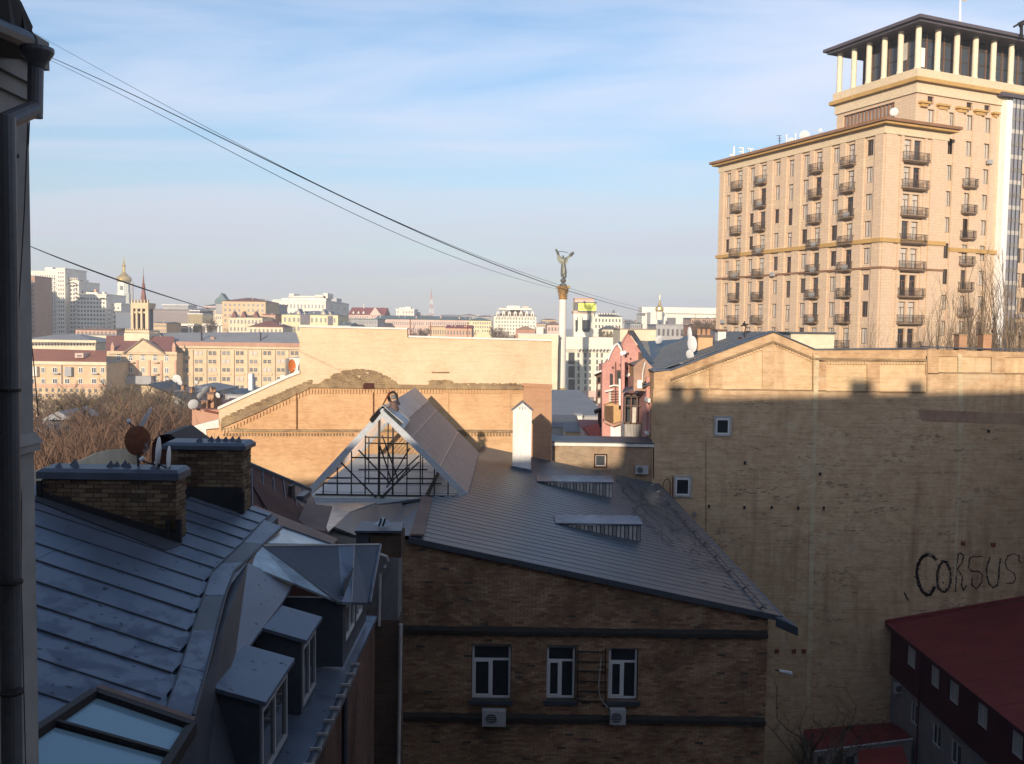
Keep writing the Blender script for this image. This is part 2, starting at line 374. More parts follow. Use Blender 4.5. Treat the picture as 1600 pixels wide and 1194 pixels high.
# grass banks below the monument
q = [P(866,627,300), P(940,627,300), P(945,645,245), P(864,645,245)]
MB().slab(q, (0,0,-1.2)).build('lawn', M_lawn, kind='structure')
MB().slab([P(864,633.5,280)+V((0,0,.3)), P(945,633.5,280)+V((0,0,.3)), P(945,635,276)+V((0,0,.3)), P(864,635,276)+V((0,0,.3))], (0,0,.15)).build('path', M_coping, kind='structure')
# ================================================================== the apartment house the picture is taken from
M_own = M('own_house_plaster', (.30,.285,.27), .9, 0, .2, .6)
own = thing('apartment_house', 'plastered house wall with zinc downpipe at the left edge of the view', 'building', (-8, -2, 0))
mb = MB(); mb.box((-3.12-14, -6, 0), (-3.12, 6.0, Z(1.72)))
mb.box((-3.12, -9, 0), (30, -.6, Z(-1.2)))
mb.box((-3.12, -9, Z(1.3)), (30, -.6, Z(7.6)))
mb.box((-3.12, -9, Z(-1.2)), (-1.6, -.6, Z(1.3))); mb.box((1.6, -9, Z(-1.2)), (30, -.6, Z(1.3))); mb.box((-1.6, -9, Z(-1.2)), (1.6, -1.6, Z(1.3)))
mb.build('wall', M_own, own)
mb = MB(); mb.hexa([(-34,-8,Z(1.6)),(-6,-8,Z(1.6)),(-6,-.7,Z(1.3)),(-34,-.7,Z(1.3))], [(-34,-4.6,Z(3.6)),(-6,-4.6,Z(5.55)),(-6,-4,Z(5.55)),(-34,-4,Z(3.6))])
mb.hexa([(-6.2,-9,Z(4.5)),(30,-9,Z(7.6)),(30,-.7,Z(7.6)),(-6.2,-.7,Z(4.5))], [(-6.2,-4.6,Z(9.5)),(30,-4.6,Z(10.9)),(30,-4,Z(10.9)),(-6.2,-4,Z(9.5))])
mb.box((-34,-8,0),(-17.2,-.9,Z(1.6)))
mb.build('roof', M_zinc2, own)
for (x, wd, h) in ((-3.5,.9,1.1),(-2.2,.6,.8),(7.9,1.3,1.0),(11.3,.9,.85),(19.6,1.6,1.6),(26,1.2,1.5)):
    zb = Z(9.2 + .039*(x+5)) if x > -6.2 else Z(5.2); MB().box((x-wd/2,-4.8,zb-.5),(x+wd/2,-4.0,zb+h+.25)).build('chimney', M_own, own)
MB().box((34.6,-6,0),(52,56.5,Z(-1.0))).build('side_mass', M_own, own); MB().box((34.4,-6,Z(-1)),(52,56.7,Z(-.6))).build('sky_blocker_roof', M_zinc2, own)  # unseen block added to cut sky light and darken the yard walls
# cornice and string course on the projecting wing
mb = MB(); mb.box((-3.12,4.4,Z(1.40)),(-3.09,6.03,Z(1.50))); mb.box((-3.12,4.4,Z(1.50)),(-3.06,6.06,Z(1.62))); mb.box((-3.12,4.4,Z(1.62)),(-3.02,6.08,Z(1.80)))
mb.build('cornice', M_own, own)
mb = MB(); mb.box((-3.12,5.2,Z(-.84)),(-3.09,6.03,Z(-.79))); mb.hexa([(-3.12,5.2,Z(-.79)),(-3.08,5.2,Z(-.79)),(-3.08,6.05,Z(-.79)),(-3.12,6.05,Z(-.79))], [(-3.12,5.2,Z(-.72)),(-3.11,5.2,Z(-.72)),(-3.11,6.01,Z(-.72)),(-3.12,6.02,Z(-.72))])
mb.build('string_course', M_own, own)
MB().slab([P(-40,-30,5.2),P(10,-30,5.3),P(30,12,5.6),P(24,40,5.6),P(50,48,5.8),P(54,72,5.8),P(20,66,5.5),P(-40,60,5.1)], (-.1,.35,0)).build('eave', M_black, own)
MB().tube([P(-60,20,4.9),P(40,62,5.7)], .055, 10).build('gutter', M_zinc2, own)
c = P(58,80,5.55); mb = MB(); mb.lathe((c.x, c.y, 0), [(.043, P(58,106,5.55).z), (.052, P(58,100,5.55).z), (.088, P(58,84,5.55).z), (.093, P(58,81,5.55).z), (.093, P(58,75,5.55).z), (.080, P(58,75.5,5.55).z), (.06, P(58,84,5.55).z)], 20)
mb.build('rain_hopper', M_pipe, own)
MB().tube([P(56,100,5.55),P(54.5,184,5.55)], .044, 14).build('downpipe', M_pipe, own)
MB().tube([P(54,170,5.55),P(3,192,5.25)], .050, 14).build('downpipe', M_pipe, own)
MB().tube([P(7,182,5.25),P(12,500,5.3),P(16,900,5.35),P(19,1230,5.4)], .058, 16).build('downpipe', M_pipe, own)
for y in (242, 910, 1082, 610):
    a = P(8+12*(y/1194), y, 5.3); MB().tube([a-V((0,0,.008)), a+V((0,0,.008))], .065, 14).build('pipe_clamp', M_steel, own)
# ================================================================== zinc mansard house on the left
AZ, AS = -5.69, -.32
def za(x): return Z(AZ + AS*x)
NA = V((-AS, 0, 1)).normalized(); PA0 = V((0, 0, Z(AZ)))
def PAp(px, py, up=0): return PF(px, py, PA0 + V((0,0,up)), NA)
man = thing('mansard_house', 'house with blue grey standing seam zinc roof and boxy dormers, lower left', 'building', (-6, 14, 0))
S0, S1, S2, S3 = PAp(409,853), PAp(385,880), PAp(302,1115), PAp(262,1230)
# solid body under the roof
mb = MB(); top = [V((-8.6,5,za(-8.6)-.05)), V((-8.6,16.4,za(-8.6)-.05)), V((-7.2,18,za(-7.2)-.05)), V((-6.2,19.7,za(-6.2)-.05)), V((-5,19.7,za(-5)-.05)), V((-4.95,16.3,za(-4.95)-.05)), V((-4.0,10.7,za(-4.0)-.05)), V((-3.75,5,za(-3.75)-.05))]
solid(mb, top, 0); mb.build('body', M_zinc2, man)
# roof panels run down the fall line, one seam each
skl = [PAp(150,1083), PAp(310,1135), PAp(190,1300), PAp(-40,1230)]      # hole left for the skylight
def strip_x(y):                 # left edge of the hip strip at depth y
    pts = [PAp(258,1107), PAp(331,893), PAp(345,880), PAp(412,812)]
    if y <= pts[0].y: return pts[0].x + (pts[0].y - y)*.10
    for a, b in zip(pts, pts[1:]):
        if a.y <= y <= b.y: return a.x + (b.x-a.x)*(y-a.y)/(b.y-a.y)
    return pts[-1].x
def far_x(y): return -8.6 if y < 16.4 else (-8.6+1.4*(y-16.4)/1.6 if y < 18 else -7.2+1.0*(y-18)/1.7)
y = 5.2; k = 0; pr = random.Random(5)
ylist = []
while y < 19.6: ylist.append(y); y += .62 + (.08 if k % 3 else 0); k += 1
ylist.append(19.7)
yc, yw = PAp(150,1083).y, 0
for a, b in zip(ylist, ylist[1:]):
    segs = [(far_x((a+b)/2), strip_x((a+b)/2))]
    # the cross joint divides each strip in two lengths
    x0, x1 = segs[0]; xj = x0 + (x1-x0)*pr.uniform(.42,.62)
    cuts = [(x0, xj), (xj+.004, x1)]
    if a < 9.7: cuts = [(x0, -5.9), (-3.97, x1)] if b > 9.2 else []
    for u0, u1 in cuts:
        if u1 - u0 < .1: continue
        mb = MB(); dz = pr.uniform(0, .006); gap = .006
        mb.hexa([(u0,a+gap,za(u0)-.04),(u1,a+gap,za(u1)-.04),(u1,b-gap,za(u1)-.04),(u0,b-gap,za(u0)-.04)], [(u0,a+gap,za(u0)+dz),(u1,a+gap,za(u1)+dz),(u1,b-gap,za(u1)+dz),(u0,b-gap,za(u0)+dz)])
        mb.mi = 1; mb.hexa([(u0,a-.012,za(u0)-.02),(u1,a-.012,za(u1)-.02),(u1,a+.012,za(u1)-.02),(u0,a+.012,za(u0)-.02)], [(u0,a-.010,za(u0)+.026),(u1,a-.010,za(u1)+.026),(u1,a+.010,za(u1)+.026),(u0,a+.010,za(u0)+.026)])
        mb.build('roof_panel', [M_zinc, M_seam], man)
# near part of the roof around the skylight: tapering sheets
def sheet(pts, name='roof_panel', m=M_zinc, parent=man, off=(0,0,-.03)):
    return MB().slab(pts, off).build(name, m, parent)
sheet([PAp(48,1020,.01),PAp(170,1056,.01),PAp(158,1078,.01),PAp(-20,1160,.01),PAp(-20,1000,.01)])
sheet([PAp(170,1056,.012),PAp(259,1064,.012),PAp(262,1110,.012),PAp(158,1080,.012)])
sheet([PAp(-30,1162,.014),PAp(152,1082,.014),PAp(130,1105,.014),PAp(-30,1260,.014)])
# hip strip in five overlapping lengths
le = [(412,812),(380,846),(345,880),(331,893),(318,930),(300,985),(283,1040),(258,1112)]
ri = [(441,823),(412,850),(385,876),(366,893),(352,930),(338,985),(322,1050),(302,1118)]
for i in range(7):
    e = .045 + .004*(i % 2)
    sheet([PAp(*le[i],e),PAp(*le[i+1],e),PAp(*ri[i+1],e),PAp(*ri[i],e)], 'ridge_strip', M_zinc2 if i % 3 == 1 else M_zinc, off=(0,0,-.05))
MB().tube([PAp(*p,.05) for p in ri], .022, 6).build('ridge_roll', M_seam, man)
MB().tube([PAp(*p,.06) for p in le], .010, 5).build('ridge_roll', M_seam, man)
# steep face
zb = Z(-6.32)
def lo_(y): return V((-3.6, y, zb))
mb = MB(); up = [S0, S1, PAp(345,985), S2, S3]
for a, b in zip(up, up[1:]):
    a2 = V((a.x+.02, a.y, a.z)); b2 = V((b.x+.02, b.y, b.z)); mb.slab([a2, b2, lo_(b2.y), lo_(a2.y)], (-.3, 0, -.05))
mb.build('mansard_face', M_zinc2, man)
ue = [PAp(385,876),PAp(366,893),PAp(352,930),PAp(338,985),PAp(322,1050),PAp(302,1118)]; lw_ = [P(459,911,16.3),P(441,941,15.87),P(401,993,14.65),P(388,1012,13.84),P(356,1050,13.0),P(329,1083,12.18)]
_n = (lw_[5]-ue[1]).cross(lw_[1]-ue[1]).normalized(); lw_ = [PF(*q_, ue[1], _n) for q_ in ((459,911),(441,941),(401,993),(388,1012),(356,1050),(329,1083))]; ue = [PF(*q_, ue[1], _n) for q_ in ((383,878),(366,893),(352,930),(338,985),(322,1050),(302,1118))]
for i in range(5): MB().slab([ue[i],lw_[i],lw_[i+1]-V((0,.006,0)),ue[i+1]-V((0,.006,0))], (0,0,-.05)).build('mansard_sheet', M_zinc, man)
MB().slab([P(409,853,17.15),P(381,880,16.15),P(459,911,16.55),P(524,938,16.62)], (0,0,-.04)).build('mansard_sheet', M_shine, man)
MB().slab([P(439,823,19.2),P(411,849,17.35),P(516,850,19.35)], (0,0,-.04)).build('mansard_sheet', M_shine, man)
MB().tube([P(439,822,19.2),P(518,850,19.35)], .025, 6).build('ridge_roll', M_zinc2, man)
MB().tube([P(409,852,17.2),P(526,940,16.6)], .025, 6).build('ridge_roll', M_zinc2, man)
# shelf, gutter and brick wall below
MB().slab([(-3.75,5,zb),(-2.9,5,zb-.05),(-2.9,20.0,zb-.05),(-3.75,20.0,zb)], (0,0,-.08)).build('eave_shelf', M_zinc, man)
MB().tube([(-2.87,5,zb-.10),(-2.87,17.0,zb-.10)], .075, 10).build('gutter', M_zinc2, man)
for i in range(14):
    yy = 10.5+i*.5; MB().bar((-2.95,yy,zb-.02),(-2.78,yy,zb-.02),.025,.05).build('gutter_bracket', M_palepipe, man)
M_redbrick = brick_mat('reddish_brick_wall', (.16,.075,.05), (.11,.055,.04), (.10,.085,.075), patch=(.12,.07,.05), soot=.7)
MB().box((-3.6,5,0),(-2.98,20.2,zb-.12)).build('wall', M_redbrick, man)
MB().tube([(-2.93,16.3,zb-.2),(-2.93,16.3,5)], .05, 8).build('downpipe', M_zinc2, man)
# two boxy dormers
M_dimframe = M('weathered_white_frame', (.30,.30,.31), .6, 0, .15, 2)
def dormer(y0, y1, zi, zo, lab):
    d = MB(); t = .05
    d.hexa([(-4.3,y0,zi-.06+.05),(-3.26,y0,zo-.06),(-3.26,y1,zo-.06),(-4.3,y1,zi-.06+.05)], [(-4.3,y0,zi+.05),(-3.26,y0,zo),(-3.26,y1,zo),(-4.3,y1,zi+.05)])
    r = d.build('dormer_roof', M_zinc, man)
    d = MB(); d.slab([(-3.36,y0+.06,zo-.06),(-3.36,y0+.06,zb),(-4.1,y0+.06,zb),(-4.1,y0+.06,zi-.02)], (0,.06,0)); d.slab([(-3.36,y1-.12,zo-.06),(-3.36,y1-.12,zb),(-4.1,y1-.12,zb),(-4.1,y1-.12,zi-.02)], (0,.06,0))
    d.box((-3.42,y0+.12,zb),(-3.36,y1-.12,zb+.08)); d.box((-3.42,y0+.12,zo-.16),(-3.36,y1-.12,zo-.06))
    b = d.build('dormer_wall', M_zinc2, man)
    F_ = Fac((-3.36, (y0+y1)/2, 0), (0, 1)); wd = (y1-y0)-.26
    wn = put('window', window_mesh(wd, zo-.16-zb-.08, M_dimframe, M_pane, cols=2, bar=.06), man, (-3.39,(y0+y1)/2,zb+.08), math.pi/2)
    return b
dormer(12.18, 13.84, Z(-4.85), Z(-5.08), 0); dormer(14.65, 15.87, Z(-4.84), Z(-5.08), 0)
# wide dormer behind them
MB().box((-4.6,16.8,zb),(-3.07,16.88,Z(-5.02))).build('dormer_wall', M_zinc2, man)
F_ = Fac((-3.07,16.8,0),(0,1)); mb = MB(); F_.wall(mb, .08, 2.75, zb, Z(-4.75), [(.35,1.35,zb+.35,zb+1.35),(1.5,2.3,zb+.35,zb+1.35)], .12); mb.build('dormer_wall', M_zinc2, man)
place_window(man, F_, .85, zb+.35, 1.0, 1.0, M_pvc, M_pane2, rev=.06, split=.62); place_window(man, F_, 1.9, zb+.35, .8, 1.0, M_pvc, M_pane2, rev=.06, split=.62)
rp = [P(409,853,17.2),P(526,940,16.6),P(577,942,17.3),P(594,851,19.3)]
def lerp(a, b, t): return a + (b-a)*t
for i, (t0, t1) in enumerate(((0,.62),(.62,.76),(.76,1))):
    a, b = lerp(rp[0],rp[3],t0), lerp(rp[0],rp[3],t1); c_, d_ = lerp(rp[1],rp[2],max(0,(t0-.55)/.45)), lerp(rp[1],rp[2],max(0.001,(t1-.55)/.45))
    MB().slab([a,c_,d_,b], (0,0,-.05)).build('dormer_roof', M_zinc2 if i != 1 else M_zinc, man)
MB().tube([rp[3],rp[2]], .035, 6).build('roof_edge', M_zinc, man); MB().tube([rp[0],rp[3]], .025, 6).build('roof_edge', M_palepipe, man); MB().tube([lerp(rp[0],rp[3],.76),lerp(rp[1],rp[2],.45)], .012, 5).build('roof_seam', M_palepipe, man)
# skylight
sk = MB(); pa, pb, pc, pd = PAp(148,1086,.12), PAp(300,1138,.12), PAp(205,1290,.12), PAp(-80,1240,.12)
for p, q in ((pa,pb),(pb,pc),(pa,pd)): sk.bar(p, q, .10, .14)
skf = sk.build('skylight', M_steel, man)
for t0, t1 in ((.02,.33),(.37,.98)):
    a, b = lerp(pa,pd,t0), lerp(pb,pc,t0); c_, d_ = lerp(pb,pc,t1), lerp(pa,pd,t1)
    i_ = lerp(a,b,.05), lerp(a,b,.95), lerp(d_,c_,.95), lerp(d_,c_,.05)
    o = MB().slab(i_, (0,0,-.02)).build('pane', glass_mat('skylight_pane', (.16,.26,.32), .12, .9), skf)
o = MB().bar(lerp(pa,pd,.35)+V((0,0,.03)), lerp(pb,pc,.35)+V((0,0,.03)), .05, .06).build('glazing_bar', M_steel, skf)
MB().bar(pa+V((0,.08,.05)), pb+V((0,.08,.05)), .09, .05).build('flashing', M_rustroof, skf)
# chimneys built brick by brick
M_chb = tint_mat('old_yellow_brick', [(.07,.042,.032),(.17,.12,.075),(.24,.18,.11),(.12,.065,.045),(.20,.15,.095)], soot=.95)
M_mort = M('sooty_mortar', (.075,.065,.055), .95, var=.4, scale=2, bmp=.5)
BM = {}
def brick_unit(l, d=.12, h=.066):
    k = round(l, 3), d, h
    if k not in BM:
        e = .006; b = MB(); b.hexa([(-l/2+e,0,e),(l/2-e,0,e),(l/2-e,d,e),(-l/2+e,d,e)], [(-l/2+e,0,h-e),(l/2-e,0,h-e),(l/2-e,d,h-e),(-l/2+e,d,h-e)])
        b.v[0:2] = [V((-l/2,0.004,0)),V((l/2,.004,0))]; b.v[4:6] = [V((-l/2,.004,h)),V((l/2,.004,h))]
        BM[k] = b.mesh('brick', M_chb)
    return BM[k]
def brick_chimney(label, x0, x1, y0, y1, ztop, base, cap_h, ov, spikes, seed):
    rr = random.Random(seed)
    c = MB(); c.box((x0+.03,y0+.03,ztop-2.6),(x1-.03,y1-.03,ztop)); core = c.build('chimney', M_mort, man)
    core['label'] = label
    z = ztop-.078; row = 0
    while z > ztop-2.2:
        a = x0 - (.13 if row % 2 else 0)
        while a < x1-.02:
            l = min(a+.25, x1) - max(a, x0)
            if l > .06:
                xm = (max(a,x0)+min(a+.25,x1))/2
                if z > base(xm) - .05 and rr.random() > .012:
                    b = put('brick', brick_unit(.12 if l < .15 else .25), core, (xm, y0+rr.uniform(-.006,.006), z), 0, scale=(l/(.12 if l < .15 else .25),1,1))
            a += .262
        for k2 in range(int((y1-y0)/.26)+1):          # end face
            ym = min(y0+.13+.262*k2-(.06 if row % 2 else 0), y1-.12)
            if z > base(x1)-.05: put('brick', brick_unit(.25), core, (x1+rr.uniform(-.005,.004), max(ym, y0+.13), z), math.pi/2)
        z -= .077; row += 1
    m_ = MB(); m_.box((x0-ov,y0-ov,ztop+.01),(x1+ov,y1+ov,ztop+cap_h-.05)); m_.hexa([(x0-ov*.9,y0-ov*.9,ztop+cap_h-.05),(x1+ov*.9,y0-ov*.9,ztop+cap_h-.05),(x1+ov*.9,y1+ov*.9,ztop+cap_h-.05),(x0-ov*.9,y1+ov*.9,ztop+cap_h-.05)],
        [(x0,y0+.05,ztop+cap_h),(x1,y0+.05,ztop+cap_h),(x1,y1,ztop+cap_h+.02),(x0,y1,ztop+cap_h+.02)])
    m_.build('chimney_cap', M_lead, core)
    for (fx, hh) in spikes:
        X = x0 + (x1-x0)*fx; d = MB(); yy = (y0+y1)/2+rr.uniform(-.15,.1); a_ = rr.uniform(-.5,.5)
        d.add([(X-.09,yy,ztop+cap_h-.01),(X+.08,yy+.05*a_,ztop+cap_h-.01),(X+.01+.05*a_,yy+.12,ztop+cap_h-.01),(X+.03*a_,yy+.04,ztop+cap_h+hh)], [(0,1,3),(1,2,3),(2,0,3),(0,2,1)])
        d.build('cap_spike', M_lead, core)
    return core
base1 = lambda x: za(x)
brick_chimney('long low sooty brick chimney with a tapering foot', -8.2, -5.84, 16.0, 16.5, Z(-2.74), base1, .18, .06, [(.10,.10),(.17,.13),(.22,.15),(.46,.12),(.50,.10),(.56,.13),(.60,.09),(.80,.06)], 1)
brick_chimney('taller brick chimney with a row of cap spikes', -7.15, -5.55, 19.0, 19.6, Z(-2.60), base1, .14, .08, [(.40,.12),(.52,.12),(.62,.12),(.71,.11),(.80,.12),(.90,.13)], 2)
MB().slab([V((-8.25,15.93,za(-8.25)+.02)),V((-5.75,15.93,za(-5.75)+.02)),V((-5.75,15.93,za(-5.75)+.16)),V((-8.25,15.93,za(-8.25)+.12))], (0,.05,0)).build('flashing', M_black, man)
MB().slab([V((-8.3,15.9,za(-8.3)+.02)),V((-5.72,15.9,za(-5.72)+.02)),V((-5.8,15.35,za(-5.8)+.02)),V((-8.3,15.7,za(-8.3)+.02))], (0,0,.012)).build('flashing', M_zinc2, man)
mb = MB(); mb.box((-5.83,15.92,za(-5.8)),(-5.74,16.0,za(-5.8)+.42)); mb.build('post', M_black, man)
MB().box((-6.0,15.9,za(-5.9)-.02),(-5.93,15.98,za(-5.9)+.38)).build('post', M_black, man); MB().box((-8.24,15.9,za(-8.2)),(-8.16,15.98,za(-8.2)+.3)).build('post', M_black, man)
MB().box((-7.1,18.93,za(-6.3)-.5),(-5.55,19.0,za(-5.6)+.52)).build('flashing', M_black, man)
MB().box((-5.62,18.86,za(-5.6)),(-5.50,18.96,za(-5.6)+.45)).build('post', M_black, man)
# ---------------- satellite dishes standing on the long chimney
def dish(label, c, r, az, el, mat_back, mast, group='satellite dishes on the roofs', th=.02, seed=0, wide=1.0):
    """c: centre of the reflector; az/el: where the bowl looks; mast: foot point"""
    t = thing('satellite_dish', label, 'satellite dish', mast, group)
    d = V((math.sin(az)*math.cos(el), math.cos(az)*math.cos(el), math.sin(el))); q = d.to_track_quat('Z', 'Y').to_matrix()
    mb = MB(); n = 24; prof = [(.02, 0), (.35, .012), (.7, .055), (.92, .10), (1, .125), (1.0, .145), (.9, .115), (.6, .06), (.02, .03)]
    b = []
    for rr_, zz in prof:
        for i in range(n): an = 2*math.pi*i/n; b.append(q @ V((math.cos(an)*rr_*r*wide, math.sin(an)*rr_*r, (zz-.06)*r)) + V(c))
    K = len(prof); mb.add(b, [(k*n+i, k*n+(i+1)%n, (k+1)*n+(i+1)%n, (k+1)*n+i) for k in range(K-1) for i in range(n)])
    mb.build('reflector', mat_back, t)
    a = V(c) + d*r*1.15 - V((0,0,r*.55)); MB().tube([V(c)-V((0,0,r*.92)), a], .012+r*.01, 5).build('feed_arm', M_steel, t)
    MB().tube([a, a+(V(c)-a)*.18+V((0,0,.02))], .03+r*.03, 8).build('feed_head', M_dish, t)
    MB().tube([V(mast), V(c)-V((0,0,r*.78))], .014+r*.012, 6).build('mast', M_steel, t)
    return t
M_rdish = None
def rusty_dish():
    m, nt, b = base_mat('rust_streaked_dish'); b.inputs['Roughness'].default_value = .65
    f = noise(nt, position(nt, (1,1,.45)), 4.0, 3, .5, .33, .42, .2); col = mixc(nt, f, (.50,.47,.44), (.17,.05,.016)); f2 = noise(nt, position(nt), 12, 4, .6, .3, .7)
    nt.links.new(mixc(nt, f2, col, mixc(nt, 1.0, col, (.6,.55,.55), 'MULTIPLY')), b.inputs['Base Color']); return m
M_rdish = rusty_dish()
yc1 = 16.25; zc1 = Z(-2.52)
dish('rust streaked satellite dish seen from behind on the long chimney', P(215,689,yc1), .27, -.30, .05, M_rdish, P(216,729,yc1), wide=.82)
dish('grey dish tilted skyward above the rusty dish', P(226,659,yc1+.35), .29, -1.75, .50, M_dish, P(216,726,yc1+.2), wide=.9)
dish('taller of two white dishes seen edge on beside the rusty dish', P(249,707,yc1), .28, -1.76, .06, M_dish, P(248,730,yc1), wide=.9)
dish('shorter of two white dishes seen edge on, at the chimney end', P(265,715,yc1), .21, -1.74, .04, M_dish, P(265,731,yc1), wide=.9)
# parapet of pale sheets beyond the long chimney
par = thing('sheet_parapet', 'row of pale sheet panels rising behind the long chimney', 'parapet', (-8.6, 19, 0))
pp = [(42,757,742,17.0),(52,754,736,17.3),(118,745,722,19.6),(126,742,719,19.8),(149,733,708,20.6),(170,726,703,21.4),(192,718,701,22.2),(216,712,699,23.0)]
for (a, b0, t0, ya), (b, b1, t1, yb) in zip(pp, pp[1:]):
    MB().slab([P(a,b0+30,ya),P(b-.8,b1+30,yb),P(b-.8,t1,yb),P(a,t0,ya)], (.03,.05,0)).build('panel', M_cream, par)
# brown sheet roof between the chimneys and the glazed gable
brn = thing('brown_roof_house', 'low house with dark brown sheet roof and grey parapet box behind the mansard', 'building', (-7, 26, 0))
A_, B_, C_, D_ = P(376,722,27), P(487,768,30.5), P(505,812,24.5), P(383,808,21)
solid(MB(), [A_-V((0,0,.1)),P(440,826,21)-V((0,0,.1)),P(520,850,22)-V((0,0,.1)),B_-V((0,0,.1))], 0).build('wall', M_brownroof, brn)
for i in range(7):
    t0, t1 = i/7, (i+1)/7-.01
    m_ = M_brownroof if i < 5 else M_rustroof
    q = [lerp(A_,B_,t0), lerp(A_,B_,t1), lerp(P(375,800,21.5),P(505,835,23.5),t1), lerp(P(375,800,21.5),P(505,835,23.5),t0)]
    MB().slab(q, (0,0,-.05)).build('roof_sheet', m_, brn); MB().bar(q[0]+V((0,0,.02)), q[3]+V((0,0,.02)), .03, .05).build('roof_seam', M_seam, brn)
MB().slab([P(376,722,27)+V((0,0,.12)),P(487,768,30.5)+V((0,0,.12)),P(487,770,30.5),P(376,725,27)], (0,-.12,0)).build('verge', M_zinc2, brn)
MB().slab([P(383,792,21.5),P(445,826,20.5),P(520,850,21),P(528,842,22.5),P(400,790,22.5)], (0,0,-.06)).build('roof_sheet', M_rustroof, brn)
MB().slab([P(478,786,25),P(519,791,25.5),P(507,830,23),P(462,822,22.8)], (0,0,-.05)).build('roof_sheet', M_rustroof, brn)
MB().box(tuple(P(463,784,27.0)), tuple(P(485,767,27.9))).build('parapet_box', M_lead, brn)
MB().box(tuple(P(450,786,26.6)), tuple(P(461,756,27.0))).build('parapet_box', M_steel, brn)
MB().slab([P(235,745,22.5),P(238,692,22.5),P(250,682,22.6),P(264,680,22.8),P(283,692,23),P(300,706,23.2),P(300,745,23)], (0,.8,0)).build('gable', M_brownroof, brn)
MB().slab([P(236,690,22.2),P(250,680,22.2),P(265,678,22.3),P(302,704,23),P(302,708,23.2),P(264,684,22.6),P(250,685,22.5)], (0,1.6,.05)).build('verge', M_steel, brn)
# brick stack with the metal cap, and the dim wall to its left of the annex
stk = thing('brick_stack_wall', 'narrow dark brick wall with capped stack and white bent pipe left of the annex', 'building', (-3.6, 24, 0))
M_dkbrick = brick_mat('dark_brown_brick', (.13,.075,.05), (.09,.06,.04), (.085,.075,.065), soot=.6)
xl, xr = P(545,900,24).x, P(625,900,24).x
MB().box((xl,24.0,0),(xr,24.9,Z(-7.75))).build('wall', M_dkbrick, stk)
MB().box((P(577,900,24).x,24.02,Z(-7.75)),(P(622,900,24).x,24.9,P(600,872,24).z)).build('render_panel', M_greyrender, stk)
MB().box((P(577,900,24).x,24.05,P(600,872,24).z),(xr+.02,24.9,P(600,836,24).z)).build('stack', M_dkbrick, stk)
MB().box((P(556,900,24).x,24.0,P(600,905,24).z),(P(576,900,24).x,24.9,P(600,834,24).z)).build('sheet_box', M_zinc2, stk)
MB().slab([P(554,833,23.9),P(627,833,23.9),P(631,819,25.0),P(564,818,25.0)], (0,0,.06)).build('cap', M_lead, stk)
mb = MB(); mb.add([P(585,817,24.4)-V((0,0,.02)),P(612,818,24.4)-V((0,0,.02)),P(597,825,24.1),P(600,808,24.5)], [(0,2,3),(2,1,3),(1,0,3)]); mb.build('cap_vent', M_shine, stk)
for i, (a, b) in enumerate(((596,612),(604,610))): MB().bar(P(592+i*6,822,24.1), P(596+i*6,811,24.3), .04).build('vent_blade', M_black, stk)
MB().tube([P(593,866,23.8),P(604,870,23.8),P(606,876,23.85),P(601,886,23.85),P(594,898,23.9),P(592,978,23.92)], .045, 8).build('bent_pipe', M_palepipe, stk)
MB().tube([P(626,975,23.9),P(624,1100,23.9),P(621,1260,23.9)], .05, 8).build('bent_pipe', M_palepipe, stk)
# ================================================================== brick annex with the big metal roof
def zr(x): return Z(-7.54 - .2*(x - .0))     # placeholder slope, constant along y
def zr(x): return Z(-7.54 - .2*x)
ann = thing('brick_annex', 'dark brick building with three windows under a large blue metal roof', 'building', (2.5, 30, 0))
AX0, AX1, AY0, AY1 = P(627,900,30).x, 8.57, 30.0, 55.9
M_annb = tint_mat('annex_brick', [(.24,.125,.08),(.40,.25,.15),(.31,.18,.11),(.46,.31,.19),(.26,.16,.10)], soot=.7)
M_anni = tint_mat('annex_brick_joined', [(.24,.125,.08),(.40,.25,.15),(.31,.18,.11),(.46,.31,.19),(.26,.16,.10)], island=True, soot=.7)
M_annm = M('annex_mortar', (.09,.075,.06), .95, var=.35, scale=1.5)
FA = Fac((0, AY0, 0), (1, 0))
def win_rect(p0, p1, t, b): a = P(p0,t,30); c = P(p1,b,30); return (a.x, c.x, c.z, a.z)
WINS = [win_rect(737,798,1008,1094), win_rect(854,898.5,1010,1094), win_rect(951.5,996,1012,1095)]
TZ = max(w_[3] for w_ in WINS); WINS = [(a,b,c,TZ-.02*i) for i,(a,b,c,d) in enumerate(WINS)]
def annex_top(x): return zr(x) - .10 if x > -3.3 else zr(-3.3) - .10
mb = MB()       # mortar backing with openings, then the sloped head
zt = annex_top(AX1); FA.wall(mb, AX0, AX1, 0, Z(-9.6), WINS, .32, d=-.02)
mb.poly([(AX0,AY0+.02,Z(-9.6)),(AX1,AY0+.02,Z(-9.6)),(AX1,AY0+.02,annex_top(AX1)),(-3.3,AY0+.02,annex_top(-3.3)),(AX0,AY0+.02,annex_top(-3.3))])
mb.poly([(AX1,AY0,0),(AX1,AY1,0),(AX1,AY1,annex_top(AX1)),(AX1,AY0,annex_top(AX1))]); mb.poly([(AX0,AY1,0),(AX0,AY0,0),(AX0,AY0,annex_top(-3.3)),(AX0,AY1,annex_top(-3.3))])
wall_ = mb.build('wall', M_annm, ann)
rb = random.Random(11); st = MB(); singles = 0; z = Z(-14.9); row = 0; cand = []
